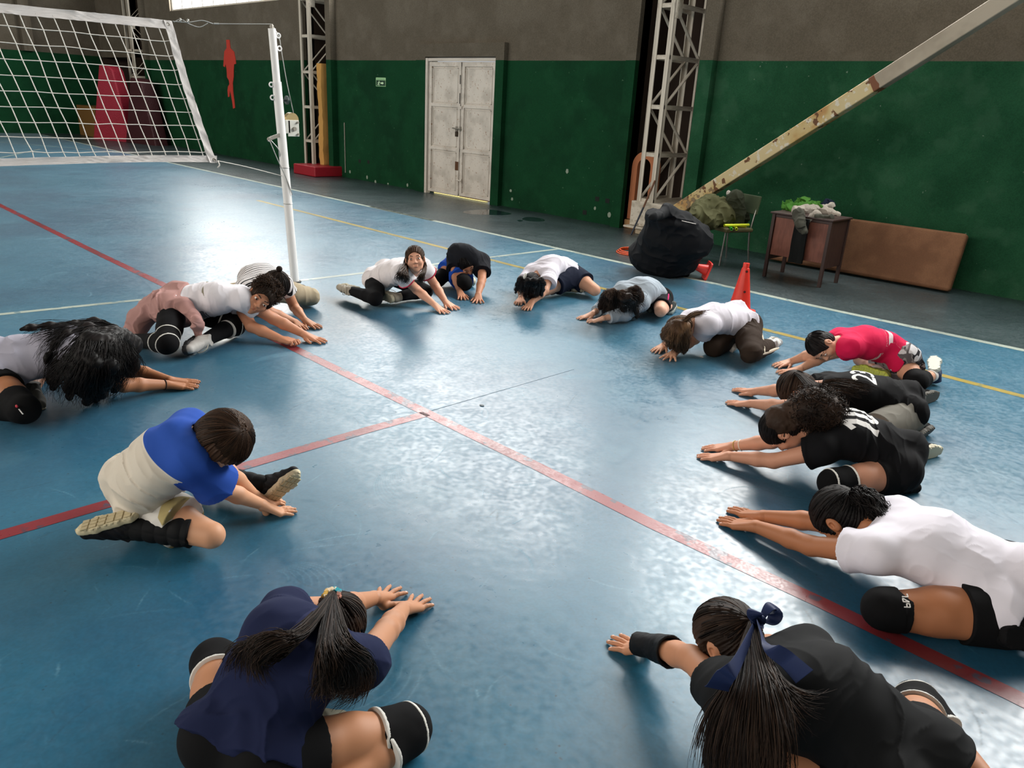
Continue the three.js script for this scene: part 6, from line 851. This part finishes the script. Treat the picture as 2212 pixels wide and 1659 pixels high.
{ // ---- boy in black and blue
  seed = 511; const j = { head: [-5.335, 0.265, -4.767], neck: [-5.452, 0.313, -4.906], chest: [-5.383, 0.331, -4.767], waist: [-5.483, 0.271, -4.849], pelvis: [-5.577, 0.177, -4.887], shR: [-5.564, 0.258, -4.817], shL: [-5.305, 0.275, -4.945], elR: [-5.38, 0.14, -4.669], elL: [-5.141, 0.141, -4.794], wrR: [-5.191, 0.039, -4.57], wrL: [-5.004, 0.048, -4.627], hdR: [-5.054, 0.012, -4.491], hdL: [-4.885, 0.015, -4.526], hipR: [-5.613, 0.231, -4.939], hipL: [-5.541, 0.122, -4.837], knR: [-5.549, 0.084, -4.596], knL: [-5.213, 0.112, -4.644], anR: [-5.852, 0.07, -4.804], anL: [-5.471, 0.064, -4.901], toR: [-6, 0.13, -4.892], toL: [-5.629, 0.054, -4.987] };
  const P = Person('boy in a black T-shirt and bright blue shorts with a red badge, head bowed', { j, s: 1.063, near: 1, skin: 0xb98266, up: [0.304, 0.658, 0.63], face: [0.657, -0.72, 0.103], eyes: true, hand: { L: { spread: 0.5 }, R: { spread: 0.4 } } });
  const tex = numberTex('#15171d', '#dcdcdc', (c) => { c.translate(256, 150); c.scale(-1.15, 1); c.font = 'bold 120px sans-serif'; c.textAlign = 'center'; c.fillText('2', 0, 40); });
  shirt(P, clothM(0xffffff, 0.88, { map: tex }), { t: 0.016, sleeve: 0.62, hem: 0.0, fold: 0.008, seed: 101, flare: 0.03, uv: torsoUV });
  const so = shorts(P, clothM(0x1a48a8), { t: 0.017, len: 0.62, flare: 0.022, fold: 0.005 });
  for (const [r, c, d] of [[0.03, 0xd8c8c8, 0], [0.024, 0xc02438, 0.002]]) { const n = norm([0.255, 0.702, 0.655]), ce = P.loc([-5.603, 0.235, -4.73]), ge = new THREE.CylinderGeometry(r, r, 0.006, 20); ge.applyQuaternion(new THREE.Quaternion().setFromUnitVectors(V(0, 1, 0), V(...n))); ge.translate(...add(ce, mul(n, d + 0.01))); part('badge', ge, clothM(c), so, 'round red badge'); }
  kneePad(P, 'R', { trim: false }); kneePad(P, 'L', { trim: false });
  shoe(P, 'R', { mat: shoeGrey, sole: cream }); shoe(P, 'L', { mat: shoeGrey, sole: cream });
  skullHair(P, HAIR.black, { tie: [0, 0.1, -0.03], t: 0.013, count: 160, line: 0.052, reach: 0.5, groove: 0.0015, lump: 0.006 });
}
{ // ---- girl looking at the camera
  seed = 412; const j = { head: [-5.024, 0.443, -3.911], neck: [-5.122, 0.3, -3.967], chest: [-5.277, 0.291, -3.94], waist: [-5.407, 0.248, -3.912], pelvis: [-5.527, 0.185, -3.924], shR: [-5.118, 0.315, -3.82], shL: [-5.166, 0.34, -4.102], elR: [-5.131, 0.148, -4.012], elL: [-5.18, 0.144, -4.261], wrR: [-4.931, 0.047, -4.058], wrL: [-4.977, 0.04, -4.218], hdR: [-4.778, 0.015, -4.057], hdL: [-4.822, 0.013, -4.225], hipR: [-5.52, 0.156, -3.85], hipL: [-5.532, 0.213, -4], knR: [-5.219, 0.1, -3.64], knL: [-5.271, 0.074, -4.229], anR: [-5.581, 0.096, -3.633], anL: [-5.248, 0.073, -3.872], toR: [-5.751, 0.099, -3.581], toL: [-5.424, 0.072, -3.895] };
  const P = Person('girl with long brown hair looking at the viewer, white T-shirt with red sleeve trim', { j, s: 1.041, near: 1, skin: 0xd49e84, up: [-0.273, 0.973, -0.056], face: [0.745, 0.237, 0.64], eyes: true, faceDetail: true, look: -0.1, hand: { L: { spread: 0.5 }, R: { spread: 0.45 } } });
  const sh = shirt(P, clothM(0xdad4d6), { t: 0.016, sleeve: 0.4, hem: -0.1, fold: 0.01, seed: 111, flare: 0.02 });
  for (const S of ['L', 'R']) band(P, 'sleeve_trim', P.J['sh' + S], P.J['el' + S], 0.05 * P.s + 0.036, 0.044 * P.s + 0.036, 0.37, 0.415, clothM(0xb83048), sh, 0.005);
  shorts(P, clothM(0x0f0f12), { name: 'leggings', t: 0.007, len: 1.93 });
  const gs = std(0x9a9284, 0.75); shoe(P, 'R', { mat: gs, sole: std(0xbdb49c, 0.7), laces: laceM }); shoe(P, 'L', { mat: gs, sole: std(0xbdb49c, 0.7), laces: laceM });
  skullHair(P, HAIR.brown, { tie: [0, 0.06, -0.14], t: 0.011, count: 330, brow: 0.006 });
  const H = (...a) => P.H(...a), gl = [[H(-0.075, 0.03, -0.02), H(-0.095, -0.03, 0), P.loc([-4.582, 0.47, -3.414]), P.loc([-4.756, 0.36, -3.517])], [H(-0.074, 0.02, 0.0), H(-0.088, -0.05, 0.02), P.loc([-4.622, 0.44, -3.488]), P.loc([-4.856, 0.3, -3.665])], [H(-0.07, 0.0, 0.01), H(-0.08, -0.08, 0.03), P.loc([-4.718, 0.38, -3.597]), P.loc([-4.906, 0.28, -3.75])], [H(-0.05, 0.03, -0.07), H(-0.09, -0.05, -0.05), P.loc([-4.599, 0.46, -3.41]), P.loc([-4.757, 0.37, -3.491])]], gr = [[H(0.07, 0.0, -0.01), H(0.078, -0.08, 0.01), P.loc([-4.616, 0.42, -3.677]), P.loc([-4.734, 0.32, -3.763])], [H(0.06, 0.0, -0.05), H(0.06, -0.1, 0.0), P.loc([-4.627, 0.4, -3.64]), P.loc([-4.766, 0.3, -3.75])]];
  part('loose_hair', strandsGeo([...looseHair(gl, 220, { spread: 0.014, r: 0.0042, wave: 0.008 }), ...looseHair(gr, 130, { spread: 0.014, r: 0.0042, wave: 0.008 })]), HAIR.brown, P.g);
}
{ // ---- girl in the striped shirt
  seed = 313; const j = { head: [-5.129, 0.35, -2.694], neck: [-5.308, 0.343, -2.694], chest: [-5.458, 0.339, -2.723], waist: [-5.572, 0.275, -2.755], pelvis: [-5.65, 0.186, -2.818], shR: [-5.354, 0.304, -2.561], shL: [-5.301, 0.317, -2.839], elR: [-5.183, 0.143, -2.651], elL: [-5.346, 0.098, -2.952], wrR: [-5.159, 0.034, -2.848], wrL: [-5.129, 0.044, -2.92], hdR: [-5.007, 0.016, -2.839], hdL: [-4.984, 0.015, -2.966], hipR: [-5.688, 0.174, -2.748], hipL: [-5.609, 0.199, -2.886], knR: [-6.044, 0.079, -2.713], knL: [-5.582, 0.093, -3.239], anR: [-5.692, 0.06, -2.751], anL: [-5.919, 0.062, -3.343], toR: [-5.518, 0.052, -2.743], toL: [-6.033, 0.053, -3.475] };
  const P = Person('girl in a striped shirt and beige trousers, mostly hidden behind the frizzy-haired girl', { j, s: 1.026, near: 1, skin: 0xc08a6c, ...bowed(j, 10, 0), hand: { L: { spread: 0.4 }, R: { spread: 0.2 } } });
  const tex = canvasTex(512, 1024, (c, w, h) => { c.fillStyle = '#d8d4d4'; c.fillRect(0, 0, w, h); c.fillStyle = '#17181c'; for (let y = 0; y < h; y += 42) c.fillRect(0, y, w, 12); });
  shirt(P, clothM(0xffffff, 0.9, { map: tex }), { t: 0.015, sleeve: 0.4, hem: -0.2, fold: 0.006, seed: 121, flare: 0.02, uv: torsoUV });
  shorts(P, clothM(0xa89a82), { name: 'trousers', t: 0.013, len: 1.9, flare: 0.004, fold: 0.005 });
  shoe(P, 'L', { mat: std(0x4a4038, 0.7), sole: cream }); shoe(P, 'R', { mat: std(0x4a4038, 0.7), sole: cream });
  skullHair(P, HAIR.dark, { tie: [0, 0.06, -0.13], t: 0.014, count: 160 });
  const c = P.H(0, 0.07, -0.12), bs = []; for (let k = 0; k < 120; k++) { const a = norm([rr(-1, 1), rr(-1, 1), rr(-1, 1)]), b = norm(cross(a, [rr(-1, 1), rr(-1, 1), rr(-1, 1)])), p = []; for (let i = 0; i <= 8; i++) { const t = i * 0.5; p.push(add(c, add(mul(a, Math.cos(t) * 0.02), mul(b, Math.sin(t) * 0.02)))); } bs.push({ p, r: 0.003, taper: 0.2 }); }
  part('bun', strandsGeo(bs), HAIR.dark, P.g);
}
{ // ---- girl with the pink sweatshirt
  seed = 214; const j = { head: [-4.915, 0.329, -2.46], neck: [-5.101, 0.321, -2.407], chest: [-5.149, 0.303, -2.248], waist: [-5.244, 0.272, -2.134], pelvis: [-5.339, 0.226, -2.029], shR: [-5.241, 0.248, -2.433], shL: [-4.955, 0.323, -2.343], elR: [-5.006, 0.104, -2.417], elL: [-4.948, 0.155, -2.56], wrR: [-4.809, 0.032, -2.549], wrL: [-4.797, 0.044, -2.72], hdR: [-4.653, 0.026, -2.609], hdL: [-4.656, 0.016, -2.808], hipR: [-5.272, 0.216, -1.974], hipL: [-5.403, 0.235, -2.088], knR: [-4.93, 0.111, -1.789], knL: [-5.152, 0.086, -2.367], anR: [-5.302, 0.051, -1.706], anL: [-4.952, 0.073, -2.039], toR: [-5.423, 0.049, -1.559], toL: [-4.808, 0.077, -1.915] };
  const P = Person('frizzy-haired girl in a white T-shirt with a pink sweatshirt tied round her waist', { j, s: 1.121, near: 1, skin: 0xbe8466, up: [0.385, 0.691, -0.582], face: [0.888, -0.017, 0.453], eyes: true, faceDetail: true, look: 0.15, headScale: 1.0, hand: { L: { spread: 0.45 }, R: { spread: 0.15, curl: 0.8, lift: 0.012 } } });
  const tex2 = canvasTex(512, 512, (c, w, h) => { c.fillStyle = '#dcd8de'; c.fillRect(0, 0, w, h); const col = ['#8a8474', '#6c6a70', '#b0a090', '#9a9488']; for (let i = 0; i < 26; i++) { c.fillStyle = col[i % 4]; c.beginPath(); c.ellipse(w * (0.56 + 0.38 * hash(i, 1, 2)), h * (0.44 + 0.13 * hash(i, 2, 2)), 8 + 14 * hash(i, 3, 2), 5 + 9 * hash(i, 4, 2), 6 * hash(i, 5, 2), 0, 7); c.fill(); } });
  shirt(P, clothM(0xffffff, 0.88, { map: tex2 }), { t: 0.014, sleeve: 0.42, hem: 0.35, fold: 0.009, fv: 22, seed: 131, flare: 0.018, uv: torsoUV });
  shorts(P, clothM(0x0e0e11), { name: 'leggings', t: 0.007, len: 1.93 });
  kneePad(P, 'R', { arc: 0.022 }); kneePad(P, 'L', { arc: 0.022 });
  const { J, s } = P, w0 = lerp(J.waist, J.pelvis, 0.45), dn = P.loc([-5.377, 0.03, -1.719]), q = (a, b, c) => P.loc([a, b, c]);
  const sw = part('tied_sweatshirt', meshShape({ p: [...P.torso(0.029, 0.05).map((p) => ({ ...p, clip: [plane(w0, P.upLow)] })), cap(P.loc([-5.517, 0.2, -1.931]), P.loc([-5.484, 0.06, -1.782]), 0.075, 0.06, 0.05), cap(P.loc([-5.417, 0.27, -1.948]), P.loc([-5.482, 0.14, -1.816]), 0.07, 0.07, 0.05), cap(P.loc([-5.162, 0.3, -2.009]), P.loc([-4.949, 0.2, -2.02]), 0.04, 0.035, 0.04), cap(P.loc([-4.93, 0.24, -1.999]), P.loc([-4.982, 0.12, -2.02]), 0.032, 0.026, 0.03)], disp: folds(P, 0.014, 9, 9, 17, 0), pad: 0.025 }, P.hC), clothM(0xa8817c, 0.92), P.g, 'dusty pink sweatshirt knotted round the waist'); sw;
  shoe(P, 'L', { mat: std(0xb4b0ac, 0.6), sole: std(0x1c1c1e, 0.7), laces: laceM }); shoe(P, 'R', { mat: std(0x2a2a2c, 0.6), sole: cream });
  skullHair(P, HAIR.brown, { tie: [0.02, 0.1, -0.06], t: 0.016, count: 90, line: 0.056, lump: 0.014, brow: 0.004 });
  const cs = [], c0 = P.H(0.0, 0.09, -0.02); for (let k = 0; k < 1100; k++) { const a = norm([rr(-1, 1), rr(-1, 1), rr(-1, 1)]), b = P.H(a[0] * 0.095, 0.055 + a[1] * 0.085, -0.035 + a[2] * 0.1), hq = P.toHead(...b); if (hq[2] > 0.05 && hq[1] < 0.075) continue; if (Math.abs(hq[0]) > 0.06 && hq[1] < 0.03 && hq[2] > -0.04) continue; const ax = norm([rr(-1, 1), rr(-1, 1), rr(-1, 1)]), e1 = norm(cross(ax, [0.3, 1, 0.2])), e2 = cross(ax, e1), r0 = rr(0.004, 0.011), p = []; for (let i = 0; i <= 10; i++) { const t = i * 0.8; p.push(add(b, add(mul(ax, (i / 10 - 0.5) * 0.05), add(mul(e1, Math.cos(t) * r0), mul(e2, Math.sin(t) * r0))))); } cs.push({ p, r: 0.002, taper: 0.5 }); }
  part('curls', strandsGeo(cs), HAIR.brown, P.g); c0;
}
{ // ---- girl at the left edge
  seed = 115; const j = { head: [-4.565, 0.248, -1.327], neck: [-4.607, 0.34, -1.174], chest: [-4.666, 0.254, -1.057], waist: [-4.694, 0.24, -0.914], pelvis: [-4.738, 0.2, -0.781], shR: [-4.461, 0.269, -1.132], shL: [-4.727, 0.264, -1.264], elR: [-4.357, 0.094, -1.319], elL: [-4.617, 0.086, -1.451], wrR: [-4.37, 0.039, -1.559], wrL: [-4.422, 0.044, -1.594], hdR: [-4.311, 0.015, -1.719], hdL: [-4.402, 0.015, -1.757], hipR: [-4.666, 0.153, -0.771], hipL: [-4.81, 0.248, -0.792], knR: [-4.27, 0.1, -0.807], knL: [-5.025, 0.076, -1.083], anR: [-4.609, 0.055, -0.63], anL: [-4.671, 0.049, -0.933], toR: [-4.768, 0.045, -0.528], toL: [-4.482, 0.059, -0.936] };
  const P = Person('girl at the left edge in a grey T-shirt, long black hair hiding her face', { j, s: 1.116, near: 2, skin: 0xa8704e, ...bowed(j, 0, 0), hand: { L: { spread: 0.15 }, R: { spread: 0.15 } } });
  shirt(P, clothM(0xa4a2b0), { t: 0.014, sleeve: 0.25, hem: -0.1, fold: 0.007, seed: 141, flare: 0.015 });
  shorts(P, blackCloth, { t: 0.009, len: 0.35 });
  kneePad(P, 'R', { trim: false, up: 0.34, dn: 0.4 }); kneePad(P, 'L', { trim: false });
  { const c = lerp(P.J.knR, P.J.anR, 0.02), n = norm([0.741, 0.529, 0.419]), o = add(c, mul(n, 0.085 * P.s)), m1 = new THREE.SphereGeometry(1, 10, 8); m1.scale(0.011, 0.008, 0.006); m1.translate(...o); part('pad_logo', m1, std(0xc83040, 0.5), P.g, 'small red dot on the knee pad'); const e = add(o, mul([0.842, -0.895, -0.36], 0.014)), f = add(o, mul([0.842, -0.895, -0.36], 0.04)); part('pad_logo', rod(V(...e), V(...f), 0.003, 0.003, 6), std(0xe0dcd8, 0.5), P.g, 'white mark on the knee pad'); }
  shoe(P, 'L', { mat: std(0x6a675e, 0.75), sole: std(0xcfc8b4, 0.7), up: [-0.847, 0.363, -0.106] }); shoe(P, 'R', { mat: std(0x6a675e, 0.75), sole: cream });
  { const g = new THREE.TorusGeometry(0.027 * P.s, 0.0026, 7, 26), d = norm(sub(P.J.elR, P.J.wrR)); g.applyQuaternion(new THREE.Quaternion().setFromUnitVectors(V(0, 0, 1), V(...d))); g.translate(...lerp(P.J.wrR, P.J.elR, 0.06)); part('bracelet', g, std(0x1c1412, 0.7), P.g, 'dark cord bracelet'); }
  skullHair(P, HAIR.black, { tie: [0, 0.1, -0.05], t: 0.018, count: 160, reach: 0.5, ears: false });
  const gl = guides(P, [[[-4.676, 0.38, -1.355], [-4.665, 0.4, -1.194], [-4.619, 0.43, -1.01], [-4.632, 0.42, -0.925]], [[-4.613, 0.38, -1.31], [-4.551, 0.38, -1.123], [-4.512, 0.32, -1.024], [-4.481, 0.22, -0.968]], [[-4.531, 0.38, -1.281], [-4.492, 0.3, -1.13], [-4.468, 0.2, -1.018], [-4.514, 0.1, -1.005]], [[-4.335, 0.42, -1.202], [-4.072, 0.38, -1.06], [-4.213, 0.22, -1.027], [-4.427, 0.06, -1.056]], [[-4.303, 0.41, -1.231], [-3.997, 0.37, -1.09], [-4.159, 0.2, -1.085], [-4.384, 0.03, -1.123]], [[-4.311, 0.4, -1.277], [-4.005, 0.34, -1.165], [-4.194, 0.16, -1.169], [-4.423, 0.02, -1.184]], [[-4.441, 0.36, -1.352], [-4.4, 0.24, -1.388], [-4.44, 0.14, -1.396], [-4.485, 0.03, -1.302]]]).map((g) => [P.H(0, 0.11, -0.02), ...g]);
  part('loose_hair', mergeIdx([hairMass(P, gl.slice(0, 2), 0.02, 0.006), hairMass(P, gl.slice(2), 0.036, 0.02), strandsGeo([...looseHair(gl.slice(0, 3), 520, { spread: 0.04, r: 0.0022, wave: 0.014, waves: 2.4, cutVar: 0.4 }), ...looseHair(gl.slice(2), 1900, { spread: 0.06, r: 0.0022, wave: 0.014, waves: 2.6, cutVar: 0.35 })])]), HAIR.black, P.g);
}
// ---------------------------------------------------------------- bags and clothes heaped by the wall
const heap = (name, label, cat, prims, mat, amp, freq, h = 0.01, group) => { const t = thing(name, label, cat, group); const disp = (x, y, z) => { const n = 1 - Math.abs(2 * noise(x * freq + y * freq * 0.5, y * freq * 1.1, z * freq) - 1), m = 1 - Math.abs(2 * noise(x * freq * 2.1 + 5, y * freq * 1.7, z * freq * 2.1 + y * freq) - 1); return amp * (n * n * n + 0.5 * m * m - 0.4); }; part('cloth', meshShape({ p: prims, disp, pad: amp + 0.01 }, h), mat, t); return t; };
{
  const t = heap('ball_bag', 'big black cloth sack slumped on the floor in front of the right lattice column', 'bag', [ell([-4.772, 0.19, -7.211], norm([1, 0, -0.1]), [0, 1, 0], norm([0.1, 0, 1]), [0.4, 0.23, 0.34], 0.1), ell([-4.557, 0.44, -7.09], norm([1, 0, -0.1]), [0, 1, 0], norm([0.1, 0, 1]), [0.4, 0.26, 0.3], 0.14), ell([-4.574, 0.64, -6.94], norm([1, -0.12, 0]), norm([0.12, 1, 0]), [0, 0, 1], [0.27, 0.1, 0.2], 0.12), cap([-4.421, 0.72, -6.432], [-4.527, 0.75, -6.806], 0.035, 0.05, 0.05), cap([-4.527, 0.75, -6.806], [-4.405, 0.68, -6.981], 0.05, 0.04, 0.06), cap([-4.616, 0.05, -7.313], [-4.51, 0.02, -7.336], 0.06, 0.02, 0.06), cap([-4.537, 0.46, -7.532], [-4.559, 0.3, -7.542], 0.1, 0.08, 0.12)], clothM(0x0f1115, 0.8), 0.022, 6, 0.009);
  const a = V(-4.382, 0.62, -6.848), b = V(-4.256, 0.6, -6.919); const d = norm([0.599, 0.533, 0.631]); a.add(V(...mul(d, 0.12))); b.add(V(...mul(d, 0.12))); part('reflective_strip', bar(a, b, 0.004, 0.016), std(0xb0aca8, 0.4), t, 'pale strip on the sack');
  heap('jacket', 'crumpled olive green jacket piled on the chair', 'jacket', [ell([-4.919, 0.6, -8.45], norm([1, 0, 0.2]), [0, 1, 0], norm([-0.2, 0, 1]), [0.26, 0.17, 0.2], 0.06), cap([-4.832, 0.58, -7.853], [-4.977, 0.7, -8.306], 0.08, 0.1, 0.08), cap([-4.779, 0.55, -8.025], [-4.747, 0.55, -8.552], 0.09, 0.09, 0.06)], clothM(0x4a4a30, 0.85), 0.035, 8, 0.009);
  const p = heap('backpack', 'dark green patterned backpack leaning on the chair back beside the olive jacket', 'backpack', [cap([-4.678, 0.56, -8.54], [-4.7, 0.78, -8.49], 0.11, 0.1, 0.06), cap([-4.881, 0.5, -9.088], [-4.835, 0.66, -8.92], 0.08, 0.075, 0.05)], clothM(0x2c3022, 0.8), 0.016, 10, 0.009);
  const ge = new THREE.SphereGeometry(1, 12, 8); ge.scale(0.035, 0.05, 0.02); ge.rotateZ(0.5); const c = V(-4.939, 0.8, -8.821); ge.translate(c.x, c.y, c.z + 0.07); part('tag', ge, std(0xbcb4ae, 0.6), p, 'pale tag');
  // on the desk
  heap('green_top', 'bright green shirt crumpled on the left of the desk top', 'shirt', [ell([-3.905, 0.78, -8.624], norm([1, 0, 0.1]), [0, 1, 0], norm([-0.1, 0, 1]), [0.17, 0.03, 0.13], 0.03), cap([-4.069, 0.76, -8.507], [-3.972, 0.81, -8.812], 0.03, 0.035, 0.03), cap([-3.972, 0.81, -8.812], [-3.896, 0.8, -8.996], 0.035, 0.025, 0.03), cap([-4.003, 0.75, -8.457], [-3.879, 0.75, -8.465], 0.025, 0.03, 0.02)], clothM(0x3f7028, 0.85), 0.045, 9, 0.007);
  heap('navy_cap', 'dark navy garment bundled at the back of the desk', 'garment', [ell([-3.816, 0.8, -9.092], [1, 0, 0], [0, 1, 0], [0, 0, 1], [0.07, 0.05, 0.07], 0.03)], clothM(0x141e30, 0.85), 0.02, 12, 0.007);
  heap('grey_jacket', 'grey and off white sports jacket lying across the desk edge', 'jacket', [cap([-3.851, 0.76, -8.345], [-3.713, 0.775, -8.687], 0.05, 0.045, 0.04), cap([-3.726, 0.775, -8.656], [-3.472, 0.75, -8.596], 0.04, 0.02, 0.03), cap([-3.719, 0.8, -8.689], [-3.671, 0.81, -8.819], 0.022, 0.03, 0.02), cap([-3.556, 0.77, -8.223], [-3.65, 0.67, -8.187], 0.035, 0.03, 0.03)], clothM(0xa69e94, 0.88), 0.02, 12, 0.006);
  heap('grey_bag', 'dark grey hood of a jacket hanging over the front edge of the desk', 'garment', [cap([-3.694, 0.76, -8.076], [-3.627, 0.66, -8.009], 0.06, 0.05, 0.04), cap([-3.638, 0.64, -8.063], [-3.583, 0.59, -8.044], 0.04, 0.034, 0.03), cap([-3.536, 0.745, -8.19], [-3.423, 0.745, -8.281], 0.03, 0.028, 0.03)], clothM(0x47473f, 0.88), 0.014, 12, 0.006);
  const th = thing('trousers', 'dark trousers hanging straight down over the front panel of the desk', 'trousers'); { const g = new THREE.BoxGeometry(0.15, 0.48, 0.03, 10, 20, 2), q = g.attributes.position; for (let i = 0; i < q.count; i++) { const x = q.getX(i), y = q.getY(i); q.setZ(i, q.getZ(i) + 0.012 * Math.sin(x * 60 + y * 3) + 0.01 * noise(x * 20, y * 8, 1)); q.setX(i, x * (1 - 0.15 * (y + 0.24)) + 0.01 * noise(y * 6, 3, 1)); } g.computeVertexNormals(); g.translate(-3.66, 0.47, -8.125); part('trouser_legs', g, clothM(0x1a1c1c, 0.9), th); }
}
scene.traverse((o) => { if (o.isMesh) o.castShadow = o.receiveShadow = true; });
renderer.render(scene, camera);
